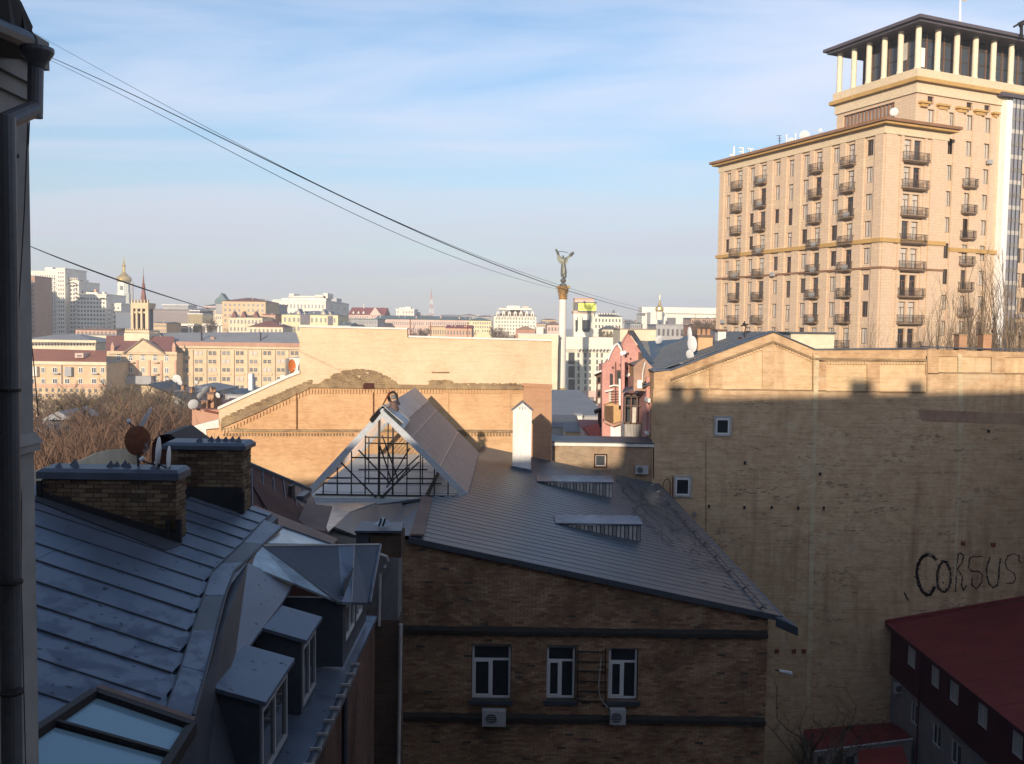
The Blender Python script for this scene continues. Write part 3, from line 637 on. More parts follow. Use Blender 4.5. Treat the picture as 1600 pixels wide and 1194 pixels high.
while z < annex_top(AX0) - .07:
    x = AX0 - (.13 if row % 2 else 0)
    while x < AX1:
        a, b = max(x, AX0), min(x+.25, AX1); x += .262
        if b-a < .05: continue
        if z + .07 > annex_top((a+b)/2) - .02 - .03*((row*7) % 3): continue
        for (w0, w1, w2, w3) in WINS:
            if a < w1 and b > w0 and z < w3 and z+.066 > w2:
                if a < w0: b = min(b, w0)
                elif b > w1: a = max(a, w1)
                else: a = b
        if b-a < .04: continue
        cand.append((a, b, z))
    z += .077; row += 1
cand.sort(key=lambda c_: -c_[2])
for i, (a, b, z) in enumerate(cand):
    j = rb.uniform(-.012, .010) + (.0 if rb.random() > .02 else .04)
    if i < 300 and b-a > .2: singles += 1; me = 1
    else: me = 0
    if me:
        k = ('annex',)
        if k not in BM: u = MB().box((-.125,0,0),(.125,.1,.066)); BM[k] = u.mesh('brick', M_annb)
        put('brick', BM[k], wall_, ((a+b)/2, AY0+j-.005, z))
    else: st.add([(a,AY0+j,z),(b,AY0+j,z),(b,AY0+j,z+.066),(a,AY0+j,z+.066),(a,AY0+.03,z),(b,AY0+.03,z),(b,AY0+.03,z+.066),(a,AY0+.03,z+.066)], [(0,1,2,3),(0,3,7,4),(1,5,6,2),(3,2,6,7),(0,4,5,1)])
st.build('bricks', M_anni, wall_, kind='stuff')
for zz, h in ((Z(-10.02), .12), (Z(-12.95), .13)):  # projecting bands and their sloped caps, very dark brown
    MB().box((AX0,AY0-.14,zz-h/2),(AX1-.02,AY0+.01,zz+h/2)).build('string_course', M('dark_brown_band', (.025,.02,.017), .9, 0, .3, 2), ann)
    MB().hexa([(AX0,AY0-.10,zz+h/2),(AX1-.02,AY0-.10,zz+h/2),(AX1-.02,AY0+.01,zz+h/2),(AX0,AY0+.01,zz+h/2)], [(AX0,AY0-.02,zz+h/2+.09),(AX1-.02,AY0-.02,zz+h/2+.09),(AX1-.02,AY0+.01,zz+h/2+.12),(AX0,AY0+.01,zz+h/2+.12)]).build('string_flashing', M('dark_brown_flashing', (.03,.024,.02), .9, 0, .3, 2) if zz > Z(-11) else bpy.data.materials['dark_brown_flashing'], ann)
for i, (a, b, c, d) in enumerate(WINS):
    wd, h = b-a-.04, d-c-.02; xm = (a+b)/2; y = AY0+.16; zc_ = c+.01
    t = .07; fr = MB(); fr.box((a+.02,y,zc_),(a+.02+t,y+.06,zc_+h)); fr.box((b-.02-t,y,zc_),(b-.02,y+.06,zc_+h)); fr.box((a+.02+t,y,zc_),(b-.02-t,y+.06,zc_+t)); fr.box((a+.02+t,y,zc_+h-t),(b-.02-t,y+.06,zc_+h))
    zs = zc_+h*.70; fr.box((a+.02+t,y+.002,zs),(b-.02-t,y+.058,zs+t)); fr.box((xm-t*.6,y-.01,zc_+t),(xm+t*.6,y+.055,zs))
    # opening sash
    s0, s1 = (a+.02+t, xm-t*.6) if i != 9 else (xm, b)
    for (u0,u1,v0,v1) in ((s0,s1,zc_+t,zc_+t+.05),(s0,s1,zs-.05,zs),(s0,s0+.05,zc_+t+.05,zs-.05),(s1-.05,s1,zc_+t+.05,zs-.05)): fr.box((u0,y-.014,v0),(u1,y+.05,v1))
    fo = fr.build('window', M_pvc, ann)
    for (u0,u1,v0,v1) in ((a+.02+t,xm-t*.6,zc_+t,zs),(xm+t*.6,b-.02-t,zc_+t,zs),(a+.02+t,b-.02-t,zs+t,zc_+h-t)):
        MB().box((u0,y+.03,v0),(u1,y+.04,v1)).build('pane', M_pane, fo)
    MB().box((a-.08,AY0-.10,c-.14),(b+.08,AY0+.16,c-.02)).build('sill', M_zinc2, fo)
    if i == 0:
        for k in range(5): MB().box((xm+.1,y+.10,zc_+.25+k*.16),(b-.12,y+.11,zc_+.28+k*.16)).build('shelf', M_concrete, fo)
        MB().box((a+.16,y+.08,zc_+.1),(xm-.1,y+.09,zc_+.7)).build('curtain', M_curtain_sky, fo)
    else: MB().slab([(b-.3,y+.09,zc_+.1),(b-.14,y+.09,zc_+.1),(b-.12,y+.09,zs),(b-.18,y+.09,zs)], (0,.01,0)).build('curtain', M_pane2, fo)
# side wall hole behind the panes
MB().box((AX0+.3,AY0+.6,Z(-13)),(AX1-.3,AY0+.7,Z(-9.8))).build('inner_wall', M_black, ann)
# roof panels down the slope
yy = AY0-.12; k = 0; seamr = random.Random(2)
def roof_left(y):
    if y < 37: return -3.25 - (y-30)*.02
    if y < 39.4: return -3.4 + (y-37)/2.4*1.6
    return -1.78
while yy < AY1-.2:
    y2 = min(yy+.60, AY1); xl_ = roof_left((yy+y2)/2); xr_ = 9.02; dz = seamr.uniform(0,.002); xm = seamr.uniform(1.5, 4.5)
    cuts = [(xl_, xm), (xm+.004, xr_)]
    for u0, u1 in cuts:
        mb = MB(); mb.hexa([(u0,yy+.003,zr(u0)-.05),(u1,yy+.003,zr(u1)-.05),(u1,y2-.003,zr(u1)-.05),(u0,y2-.003,zr(u0)-.05)], [(u0,yy+.003,zr(u0)+dz),(u1,yy+.003,zr(u1)+dz),(u1,y2-.003,zr(u1)+dz),(u0,y2-.003,zr(u0)+dz)])
        mb.mi = 1; mb.hexa([(u0,yy-.012,zr(u0)-.01),(u1,yy-.012,zr(u1)-.01),(u1,yy+.012,zr(u1)-.01),(u0,yy+.012,zr(u0)-.01)], [(u0,yy-.007,zr(u0)+.012),(u1,yy-.007,zr(u1)+.012),(u1,yy+.007,zr(u1)+.012),(u0,yy+.007,zr(u0)+.012)])
        mb.build('roof_panel', [M_roofmet, M_zinc2], ann)
    yy = y2; k += 1
MB().hexa([(-3.3,AY0-.2,zr(-3.3)-.16),(9.05,AY0-.2,zr(9.05)-.16),(9.05,AY0-.12,zr(9.05)-.16),(-3.3,AY0-.12,zr(-3.3)-.16)], [(-3.3,AY0-.2,zr(-3.3)+.03),(9.05,AY0-.2,zr(9.05)+.03),(9.05,AY0-.12,zr(9.05)+.03),(-3.3,AY0-.12,zr(-3.3)+.03)]).build('verge', M_zinc2, ann)
# left hip facet and its strip
h0, h1 = P(641,837,30.0), P(668,778,37)
for q in ([h1,h0,P(628,786,37),P(600,838,29.6)],[P(600,838,29.6),P(628,786,37),P(589,789,37),P(560,838,29)],[P(560,838,29),P(589,789,37),P(545,801,34),P(522,823,31)]): MB().slab(q, (0,0,-.08)).build('roof_facet', M_roofmet, ann)
MB().slab([P(668,777,37.2),P(735,780,39.4),P(640,782,39.4),P(589,788,37.1)], (0,0,-.10)).build('roof_facet', M_zinc2, ann)
MB().slab([P(659,777,37.1),P(676,779,37),P(662,838,30),P(641,837,30)], (0,0,.06)).build('hip_strip', M_rustroof, ann)
MB().slab([P(513,831,30.5),P(488,786,39),P(588,785,38.8),P(546,800,34.4),P(523,822,31.4)], (0,0,-.08)).build('roof_facet', M_shine, ann)
solid(MB(), [P(515,832,28.9)-V((0,0,.3)),P(545,834,28.0)-V((0,0,.3)),P(628,842,29.9)-V((0,0,.3)),P(668,782,37)-V((0,0,.3)),P(735,785,39.3)-V((0,0,.3)),P(490,790,39)-V((0,0,.3))], 0).build('side_mass', M_annm, ann)
# eaves gutter on the right
mb = MB(); mb.tube([(9.02,AY0-.5,Z(-9.42)),(9.02,AY1,Z(-9.42))], .11, 8); mb.build('gutter', M_zinc2, ann)
MB().slab([(8.75,AY0-.35,Z(-9.25)),(9.15,AY0-.5,Z(-9.33)),(9.25,AY0-1.0,Z(-9.42)),(8.7,AY0-.4,Z(-9.3))], (0,0,-.28)).build('gutter_end', M_zinc2, ann)
mb = MB(); mb.tube([(8.45,AY0-.1,zr(8.45)+.16),(8.45,AY1-4,zr(8.45)+.16)], .035, 6); mb.build('snow_rail', M_zinc2, ann)
for i in range(22):
    y = AY0+.3+i*1.15; MB().bar((8.35,y,zr(8.35)),(8.55,y,zr(8.55)+.17),.05).build('rail_bracket', M_palepipe if i % 2 else M_zinc2, ann)
def shed_dormer(y, x0, x1, zt_, dep):
    d = MB(); d.slab([(x0,y,zr(x0)-.02),(x1,y,zr(x1)),(x1,y,zt_)], (0,.05,0)); n = int((x1-x0)/.16)
    b = d.build('vent_dormer', M_zinc2, ann)
    for i in range(n):
        xa = x0+(x1-x0)*(i+.15)/n; xb = x0+(x1-x0)*(i+.85)/n
        if zt_-zr(xb) > .06: MB().slab([(xa,y-.012,zr(xa)),(xb,y-.012,zr(xb)),(xb,y-.012,zt_-.03),(xa,y-.012,zt_-.03)], (0,.01,0)).build('slat', M_palepipe if i % 3 else M_concrete, b)
    MB().slab([(x1,y,zr(x1)),(x1,y+dep,zr(x1)),(x1,y+dep,zt_),(x1,y,zt_)], (-.04,0,0)).build('dormer_cheek', M_zinc2, b)
    MB().slab([(x0-.35,y-.1,zt_+.01),(x1+.08,y-.1,zt_+.01),(x1+.08,y+dep,zt_+.03),(x0-.35,y+dep,zt_+.03)], (0,0,.045)).build('dormer_lid', M_zinc, b)
shed_dormer(37.2, 2.2, 5.33, Z(-7.92), 1.5); shed_dormer(46.7, 1.7, 5.2, Z(-7.80), 1.7)
# white rendered chimney on the roof
wx0, wx1, wy = P(801,700,49.6).x, P(830,700,49.6).x, 49.6
zt_ = Z(-4.42)
ch = MB().box((wx0,wy,zr(wx0)-.6),(wx1,wy+.8,zt_)).build('chimney', M_whiterender, ann); ch['label'] = 'tall slim white chimney with little gabled hood'
xm = (wx0+wx1)/2
MB().slab([(wx0,wy,zt_),(wx1,wy,zt_),(xm,wy,zt_+.42)], (0,.8,0)).build('chimney_head', M_whiterender, ch)
for sgn in (-1, 1):
    e = xm + sgn*(.5*(wx1-wx0)+.10); MB().slab([(xm,wy-.08,zt_+.47),(e,wy-.08,zt_-.04),(e,wy+.9,zt_-.04),(xm,wy+.9,zt_+.47)], (0,0,.04)).build('hood', M_zinc, ch)
for k in range(3): MB().box((xm-.16+k*.14,wy-.006,zt_+.05),(xm-.13+k*.14,wy+.01,zt_+.2)).build('flue_slot', M_steel, ch)
MB().slab([(wx0-.06,wy-.05,zr(wx0)-.05),(wx1+.06,wy-.05,zr(wx1)-.05),(wx1+.06,wy-.05,zr(wx1)+.14),(wx0-.06,wy-.05,zr(wx0)+.14)], (0,.9,0)).build('flashing', M_zinc, ch)
# ---------------- air conditioners
def ac_unit(label, c, w_, h, group, Y=None, fan=-.12):
    t = thing('air_conditioner', label, 'air conditioner', (c.x, c.y, c.z-h/2), group)
    x, y, z = c; d = .28
    MB().box((x-w_/2,y-d,z-h/2),(x+w_/2,y,z+h/2)).build('casing', M_ac, t)
    r = h*.36; cx = x+fan*w_
    m_ = MB(); 
    n = 20
    m_.add([(cx+math.cos(6.2832*i/n)*r, y-d-.012, z+math.sin(6.2832*i/n)*r) for i in range(n)], [tuple(range(n))]); m_.build('fan', M_black, t)
    for k in range(6):
        zz = z-r+(k+.5)*2*r/6; hw = math.sqrt(max(0, r*r-(zz-z)**2)); MB().box((cx-hw,y-d-.025,zz-.007),(cx+hw,y-d-.015,zz+.007)).build('grille_bar', M_ac, t)
    MB().tube([(cx+math.cos(6.2832*i/16)*r*1.05, y-d-.015, z+math.sin(6.2832*i/16)*r*1.05) for i in range(17)], .012, 4).build('fan_ring', M_ac, t)
    for s_ in (-.35,.35): MB().bar((x+s_*w_,y-d,z-h/2-.02),(x+s_*w_,y,z-h/2-.02),.03).build('bracket', M_steel, t)
    return t
GA = 'air conditioners on the walls'
ac_unit('white air conditioner under the left annex window', P(772,1118,30), .78, .52, GA, fan=-.12)
ac_unit('white air conditioner under the right annex window, beside the hanging hose', P(964,1116,30), .52, .50, GA, fan=-.1)
ac_unit('air conditioner on the sunlit edge of the low brick wall beyond the roof', P(1002,733.5,56.9), .80, .52, GA, fan=-.15)
lad = thing('wall_ladder', 'rusty iron rungs fixed between the two right annex windows', 'ladder', P(925,1094,30))
for k in range(6): MB().bar(P(901,1018+k*15.5,29.9), P(948,1019+k*15.5,29.9), .035).build('rung', M_steel, lad)
for px in (902, 946): MB().bar(P(px,1012,29.93), P(px,1100,29.93), .035).build('rail', M_steel, lad)
tag(MB().tube([P(939,1028,29.86),P(937,1050,29.86),P(935,1075,29.85),P(938,1092,29.85),P(950,1106,29.85)], .016, 5).build('hose', M_palepipe), 'pale hose hanging over the iron rungs to the air conditioner', 'hose')
# dead vine lying on the metal roof
vr = random.Random(4); mb = MB()
for k in range(9):
    x, y = 6.6+vr.uniform(-.6,.8), 54-k*.4; pts = []
    for s_ in range(12): pts.append((x, y, zr(x)+.05+vr.uniform(0,.08))); y -= vr.uniform(.5,1.9); x += vr.uniform(-.35,.40) ; x = min(x, 8.3)
    pts = [p for p in pts if p[1] > 31]
    if len(pts) > 2: mb.tube(pts, .014, 3, cap=False)
for k in range(80):
    y = vr.uniform(31.5,53); x = min(8.3, 6.7+(54-y)*.055+vr.gauss(0,.5)); a = vr.uniform(0,6.3); mb.tube([(x,y,zr(x)+.04),(x+.4*math.cos(a),y+.6*math.sin(a),zr(x+.4*math.cos(a))+.12)], .009, 3, cap=False)
tag(mb.build('dead_vine', M_steel), 'leafless creeper sprawling along the right side of the metal roof', 'vine', kind=None)
# ================================================================== glazed gable (atrium roof)
gy0, gy1, gxr, gzr = 39.5, 53.0, -5.55, Z(-3.55); gl, gr, gb = -8.75, -1.80, Z(-7.3)
atr = thing('glazed_gable_roof', 'steep gabled glass roof with white bargeboards and dark truss front', 'roof', (gxr, gy0, gb))
M_barge = M('grey_white_bargeboard', (.36,.39,.43), .6, 0, .08, 1)
M_poly = clear_mat('aged_polycarbonate', (.9,.85,.8), .12, .2, opaque=.62, oc=(.78,.61,.52))
M_ribs = M('polycarbonate_ribs', (.55,.43,.37), .5, 0, .1, 2)
M_clear = clear_mat('clear_glazing', (.93,.95,.96), .10, .03)
for (xe, nm) in ((gl, 'l'), (gr, 'r')):
    n = 22
    for i in range(n):
        a = gy0+.12+(gy1-gy0-.12)*i/n; b = gy0+.12+(gy1-gy0-.12)*(i+1)/n-.012; mb = MB()
        mb.poly([(gxr,a,gzr),(xe,a,gb),(xe,b,gb),(gxr,b,gzr)]); o = mb.build('glazing_sheet', M_poly if nm == 'r' else M_clear, atr)
        mb = MB()
        for k in range(4 if nm == 'r' else 1): yy = a+(b-a)*k/4; mb.bar((gxr,yy,gzr+.012),(xe,yy,gb+.012),.03,.03)
        mb.build('sheet_ribs', M_ribs, o)
for k in (.33,.66):
    MB().bar((lerp(V((gxr,0,gzr)),V((gr,0,gb)),k).x,gy0,lerp(V((gxr,0,gzr)),V((gr,0,gb)),k).z+.03),(lerp(V((gxr,0,gzr)),V((gr,0,gb)),k).x,gy1,lerp(V((gxr,0,gzr)),V((gr,0,gb)),k).z+.03),.05,.02).build('purlin', M_ribs, atr)
# ridge sheets, the near one lifted and torn
def ridge_sheet(a, b, m, lift=0, wdr=.75):
    mb = MB(); mb.slab([(gxr-.5,a,gzr-.46+lift*.3),(gxr,a,gzr+.06+lift),(gxr,b,gzr+.06),(gxr-.5,b,gzr-.5)], (0,0,.02)); mb.slab([(gxr,a,gzr+.06+lift),(gxr+wdr,a,gzr-.70+lift*.9),(gxr+wdr,b,gzr-.70),(gxr,b,gzr+.06)], (0,0,.02)); return mb.build('ridge_sheet', m, atr)
M_ridgem = M('matt_ridge_metal', (.40,.39,.41), .5, .3, .15, 1)
ridge_sheet(41.9, 46, M_ridgem); ridge_sheet(45.9, 49.6, M_ridgem); ridge_sheet(49.5, gy1, M_ridgem); ridge_sheet(39.55, 42.1, M_shine, .10, .9)
MB().slab([(gxr+.05,39.4,gzr-.05),(gxr+.9,39.5,gzr-.85),(gxr+1.05,40.6,gzr-.62),(gxr+.35,40.6,gzr+.02)], (0,0,.02)).build('ridge_sheet', M_shine, atr)
# bargeboards
for xe in (gl-.15, gr+.05):
    s_ = 1 if xe > gxr else -1; zb_ = gb-.05
    MB().slab([(gxr,gy0,gzr+.05),(xe+.12*s_,gy0,zb_),(xe-.25*s_,gy0,zb_),(gxr,gy0,gzr-.33)], (0,.10,0)).build('bargeboard', M_barge, atr)
    MB().slab([(gxr,gy1-.05,gzr+.02),(xe,gy1-.05,gb),(xe-.30*s_,gy1-.05,gb),(gxr,gy1-.05,gzr-.3)], (0,.10,0)).build('bargeboard', M_barge, atr)
# truss front
def gtop(x): return (gzr-.38) - abs(x-gxr)*((gzr-gb)/((gxr-gl) if x < gxr else (gr-gxr)))
tb = lambda a, b, w_: MB().bar(a, b, w_, .06).build('truss_bar', M_steel, atr)
G = lambda px, py: P(px, py, gy0+.14)
pxs = [505,527,549,570.5,592,613.5,635.5,656.5,678.5,700]
for px in pxs:
    b_ = G(px,780); x = b_.x; zt2 = gtop(x)
    if zt2 > gb+.15: tb((x,gy0+.14,gb+.02),(x,gy0+.14,zt2+.1),.10 if px == 592 else (.075 if px==613.5 else .05))
tb((gl+.3,gy0+.14,gb),(gr-.3,gy0+.14,gb),.08)
for (a, b, w_) in (((505,747),(549,747),.05),((570,748),(613,748),.05),((636,748),(679,748),.05),((549,715),(635,716),.05),((570,683),(614,684),.05),((505,755),(690,756),.035),((560,734),(668,734),.03),((532,722),(588,778),.06),((594,778),(655,722),.07),((598,778),(640,730),.05),((592,692),(612,752),.04),((560,703),(610,755),.04),((612,752),(655,712),.04),((597,680),(622,750),.035),((640,700),(604,762),.035)):
    tb(G(*a), G(*b), w_)
# second truss further in and clear panes in the front
for px in (592, 560, 624, 650): x = G(px,780).x; tb((x,gy0+3,gb),(x,gy0+3,gtop(x)),.05)
tb((gl+2,gy0+3,gb+1.9),(gr-2,gy0+3,gb+1.9),.04)
for a, b in zip(pxs, pxs[1:]):
    xa, xb = G(a,780).x+.03, G(b,780).x-.03
    if gtop(xa) > gb+.1 or gtop(xb) > gb+.1: MB().poly([(xa,gy0+.17,gb+.02),(xb,gy0+.17,gb+.02),(xb,gy0+.17,max(gb+.03,gtop(xb))),(xa,gy0+.17,max(gb+.03,gtop(xa)))]).build('pane', M_clear, atr)
MB().slab([(gl+.1,gy0+.2,gb-.05),(gr-.1,gy0+.2,gb-.05),(gr-.1,gy1,gb-.05),(gl+.1,gy1,gb-.05)], (0,0,-.1)).build('white_ceiling', M_white, atr)
MB().box((gl,gy0+.05,gb-4),(gr-.05,gy1,gb-.16)).build('kerb', M_barge, atr)
mb = MB()
for k in range(6): y = gy0+1+2*k; mb.box((gl+.3,y,gb-.05),(gr-.3,y+.04,gb-.03))
mb.build('ceiling_ribs', M_barge, atr)
# torn hatch flap and rusted cowl on the ridge
MB().slab([P(577,656,39.3),P(591,641,39.3),P(594,645,39.4),P(581,661,39.4)], (0,.6,.1)).build('hatch_flap', M_steel, atr)
cow = thing('roof_cowl', 'rusty bent ventilator cowl with slanting strut on the glass ridge', 'cowl', P(615,636,40.6))
cc = P(615,634,40.6); mb = MB(); mb.lathe((cc.x,cc.y,cc.z-.2), [(.26,0),(.2,.2),(.15,.35),(.17,.38)], 12); mb.build('cone', M_rustroof, cow)
mb = MB(); mb.tube([P(610,628,40.6),P(607,621,40.6),P(609,614,40.6),P(615,612.5,40.6),P(620,617,40.6),P(621,626,40.6),P(624,632,40.5)], .075, 7, .05); mb.build('hood', M_steel, cow)
mb = MB(); mb.lathe((P(614.5,620,40.6).x,40.62,P(614.5,624,40.6).z), [(.07,0),(.12,.05),(.13,.14),(.06,.2)], 10); mb.build('drum', M_concrete, cow)
MB().tube([P(609,613,40.5),P(605,620,40.3),P(596,637,39.9)], .045, 6, .03).build('strut', M_rust, cow)
MB().bar(P(592,639,39.8), P(600,636,39.9), .07).build('foot', M_black, cow)
# ================================================================== sunlit fire wall behind the roofs
M_fw_up = brick_mat('pale_yellow_brick', (.60,.46,.31), (.53,.39,.26), (.49,.38,.27), patch=(.60,.49,.35), pf=.7, stain=(.75,.62,.5), sf=.35, streaks=.35)
M_fw_lo = brick_mat('ochre_brick', (.56,.34,.18), (.46,.27,.145), (.38,.26,.16), patch=(.58,.41,.24), pf=.6, stain=(.6,.48,.4), sf=.45, streaks=.5)
M_fw_red = brick_mat('orange_red_brick', (.44,.21,.11), (.37,.19,.11), (.34,.24,.17), patch=(.40,.27,.17), pf=.5, stain=(.6,.5,.45), sf=.5)
M_ledge = brick_mat('sooty_ledge_brick', (.30,.21,.12), (.21,.15,.10), (.17,.13,.09), patch=(.42,.31,.18), pf=.5, stain=(.4,.35,.3), sf=.7, pscale=.8)
YW = 56.0
fw = thing('fire_wall', 'sunlit yellow brick fire wall with stepped outline behind the glazed gable', 'wall', (-6, YW, 0))
W = lambda px, py, d=0: P(px, py, YW - d)
MB().slab([W(342,640),W(468,583),W(468,511),W(636,515),W(637,528),W(862,533),W(862,607),W(480,607),W(342,664)], (0,.5,0)).build('upper_wall', M_fw_up, fw)
MB().slab([W(342,664,.03),W(480,607,.03),W(862,607,.03),W(862,1150,.03),W(322,1150,.03),W(322,672,.03),W(342,671,.03)], (0,.5,0)).build('lower_wall', M_fw_lo, fw)
def ledge(parent, pts, h0, h1, d, m, name='ledge'):     # a band along pts in the picture, its top h0 px above, bottom h1 px below
    for a, b in zip(pts, pts[1:]):
        MB().slab([P(a[0],a[1]-h0,YW-d),P(b[0],b[1]-h0,YW-d),P(b[0],b[1]+h1,YW-d),P(a[0],a[1]+h1,YW-d)], (0,d+.05,0)).build(name, m, parent)
ledge(fw, [(345,664),(400,641),(440,622),(482,603)], 5, 5, .17, M_ledge); ledge(fw, [(482,603),(590,604),(700,605),(818,606)], 3, 3, .22, M_ledge)
ledge(fw, [(345,672),(384,673)], 3, 2, .12, M_ledge); ledge(fw, [(384,672.5),(500,673),(650,673),(800,674)], 1.5, 2, .2, M_ledge)
DM = MB().box((-.05,-.1,-.12),(.05,0,.12)).mesh('dentil', M_fw_lo); DM2 = MB().box((-.045,-.08,-.09),(.045,0,.09)).mesh('dentil', M_ledge)
for i in range(72): put('dentil', DM, fw, W(487+i*4.6, 611.5, .03)) if 487+i*4.6 < 816 else None
for i in range(27): t = i/26; put('dentil', DM, fw, W(350+132*t, 675-63*t, .03))
for i in range(92): put('dentil', DM2, fw, W(350+i*4.9, 679, .03)) if 350+i*4.9 < 800 and not 555 < 350+i*4.9 < 640 else None
for (a, t, b) in ((463,614,671),(583,612,671),(700,614,673),(797,614,673)):
    MB().slab([W(a-7,t,.10),W(a+1,t,.10),W(a+1,b,.10),W(a-7,b,.10)], (0,.09,0)).build('pilaster', M_fw_lo, fw)
MB().slab([W(817,601,.16),W(862,603,.16),W(862,760,.16),W(817,760,.16)], (0,.4,0)).build('chimney_breast', M_fw_red, fw)
MB().slab([W(816,599,.22),W(863,601,.22),W(863,607,.22),W(816,605,.22)], (0,.3,0)).build('chimney_band', M_fw_red, fw)
# rubble patches above the ledge: single rough bricks
rr = random.Random(9); mb = MB()
def rubble(px, py, s):
    c = W(px, py, .0); a, b, e = rr.uniform(.06,.16)*s, rr.uniform(.02,.11), rr.uniform(.025,.05)*s; mb.box((c.x-a,c.y-b,c.z-e),(c.x+a,c.y+.02,c.z+e))
for k in range(900):
    px = rr.uniform(497,618); h = 26*max(0, 1-abs((px-560)/62)**2.2); py = 603-rr.random()*h
    if h > 2: rubble(px, py, 1)
for k in range(150): px = rr.uniform(672,706); rubble(px, 604-rr.random()*10, .8)
for k in range(420): t = rr.random(); rubble(346+140*t, 661-60*t-rr.random()*8, .8)
for k in range(160): px = rr.uniform(700,815); rubble(px, 603-rr.random()*4, .7)
mb.build('rubble_bricks', M_ledge, fw, kind='stuff')
cp = [(340,640),(404,611),(452,589),(468,583)]
for a, b in zip(cp, cp[1:]): MB().slab([W(a[0],a[1]-4,.12),W(b[0],b[1]-4,.12),W(b[0],b[1]+.5,.12),W(a[0],a[1]+.5,.12)], (0,.8,0)).build('coping', M_coping, fw)
for (a, b) in (((467,510),(550,512)),((550,512),(636.5,514)),((637,526),(750,529)),((750,529),(863,532))): MB().slab([W(a[0],a[1]-1.6,.1),W(b[0],b[1]-1.6,.1),W(b[0],b[1]+1.2,.1),W(a[0],a[1]+1.2,.1)], (0,.8,0)).build('coping', M_coping, fw)
for k, (a, b) in enumerate((((636.5,514),(637,527)),((463,614),(463,671)),((583,613),(583,671)))): MB().bar(W(a[0],a[1],.2), W(b[0],b[1],.2), .03).build('drain_rod', M_rust, fw)
for px in (641,673,731): MB().bar(W(px,528), W(px,503 if px > 641 else 498), .045).build('railing_post', M_rust, fw)
MB().slab([W(569,599,.3),W(583,599,.3),W(585,607,.3),W(566,607,.3)], (0,.3,0)).build('sheet_patch', M_brownroof, fw)
MB().slab([W(674,581,.06),W(702,581,.06),W(702,583,.06),W(676,583,.06)], (0,.1,0)).build('ledge', M_ledge, fw)
# cornice stub and white return at the far left end
MB().slab([W(343,655),W(306,664.5),W(300,668),W(322,671),W(343,668)], (0,1.2,0)).build('cornice_stub', M_coping, fw)
MB().slab([W(300,668,.1),W(322,671,.1),W(324,690,.1),W(318,676,.1),W(306,671,.1)], (0,1,0)).build('cornice_stub', M_coping, fw)
# ================================================================== low brick wall with flat coping
M_low = brick_mat('grey_yellow_brick', (.34,.25,.16), (.25,.18,.12), (.33,.28,.22), patch=(.36,.22,.13), pf=.6, rh=.085, ms=.014)
low = thing('low_annex', 'low brick wing with flat coping, small window and air conditioner beyond the metal roof', 'building', (5.5, 57, 0))
LW = lambda px, py, d=0: P(px, py, 57.0 - d)
FL = Fac((0,57.0,0),(1,0)); a, b = LW(863,700).x, LW(1022,700).x; z0, z1 = LW(1000,800).z, LW(940,697).z
wn = (LW(930,712).x, LW(947,712).x, LW(940,729).z, LW(940,711).z)
mb = MB(); FL.wall(mb, a, b, 0, z1, [wn], .2); mb.poly([(a,57,z1),(b,57,z1),(b,60,z1),(a,60,z1)]); mb.build('wall', M_low, low)
MB().box((a,56.85,z1),(b,60,z1+.20)).build('coping', M_coping, low); MB().box((a-.1,56.8,z1+.2),(b,60,z1+.27)).build('roof_edge', M_zinc2, low)
MB().box((wn[0]-.07,56.93,wn[2]-.07),(wn[1]+.07,56.985,wn[2])).build('sill', M_brownroof, low)
for (u0,u1,v0,v1) in ((wn[0]-.07,wn[0],wn[2],wn[3]),(wn[1],wn[1]+.07,wn[2],wn[3]),(wn[0]-.07,wn[1]+.07,wn[3],wn[3]+.07)): MB().box((u0,56.94,v0),(u1,56.985,v1)).build('window_surround', M_brownroof, low)
place_window(low, FL, (wn[0]+wn[1])/2, wn[2], wn[1]-wn[0], wn[3]-wn[2], M_palepipe, M_pane2, rev=.12, cols=1)
MB().tube([LW(1021,697,.1),LW(1021,748,.1)], .04, 6).build('downpipe', M_brownroof, low)
# ================================================================== the great blind wall on the right
M_bw = brick_mat('weathered_yellow_brick', (.62,.45,.28), (.51,.37,.22), (.45,.34,.23), patch=(.46,.325,.20), pf=.85, stain=(.62,.50,.42), sf=.7, streaks=.95, pscale=.09, drips=.8)
M_bw_top = brick_mat('warm_ochre_brick', (.55,.37,.21), (.46,.30,.17), (.40,.29,.19), patch=(.55,.41,.26), pf=.5, stain=(.55,.45,.38), sf=.7, streaks=.7, drips=.6)
M_bw_pan = brick_mat('pale_panel_brick', (.61,.45,.27), (.53,.38,.22), (.47,.36,.23), patch=(.60,.43,.28), pf=.6, stain=(.7,.58,.48), sf=.6, streaks=.6, drips=.6)
YR = 57.0
bw = thing('blind_wall', 'huge blind yellow brick wall with gabled top, recessed panels and graffiti', 'wall', (22, YR, 0))
R = lambda px, py, d=0: P(px, py, YR - d)
c6 = lambda x, y: (980+x/2.5806, 500+y/2.5806)
xR = R(1720,600).x; outline = [R(1022,583,-.02),R(1048,580,-.02),R(1209,520,-.02),R(1275,548,-.02),R(1449,546,-.02),R(1600,551,-.02),R(1720,553,-.02)]
MB().slab([R(1022,1250,-.02)]+outline+[R(1720,1250,-.02)], (0,.6,0)).build('panel_wall', M_bw_pan, bw)
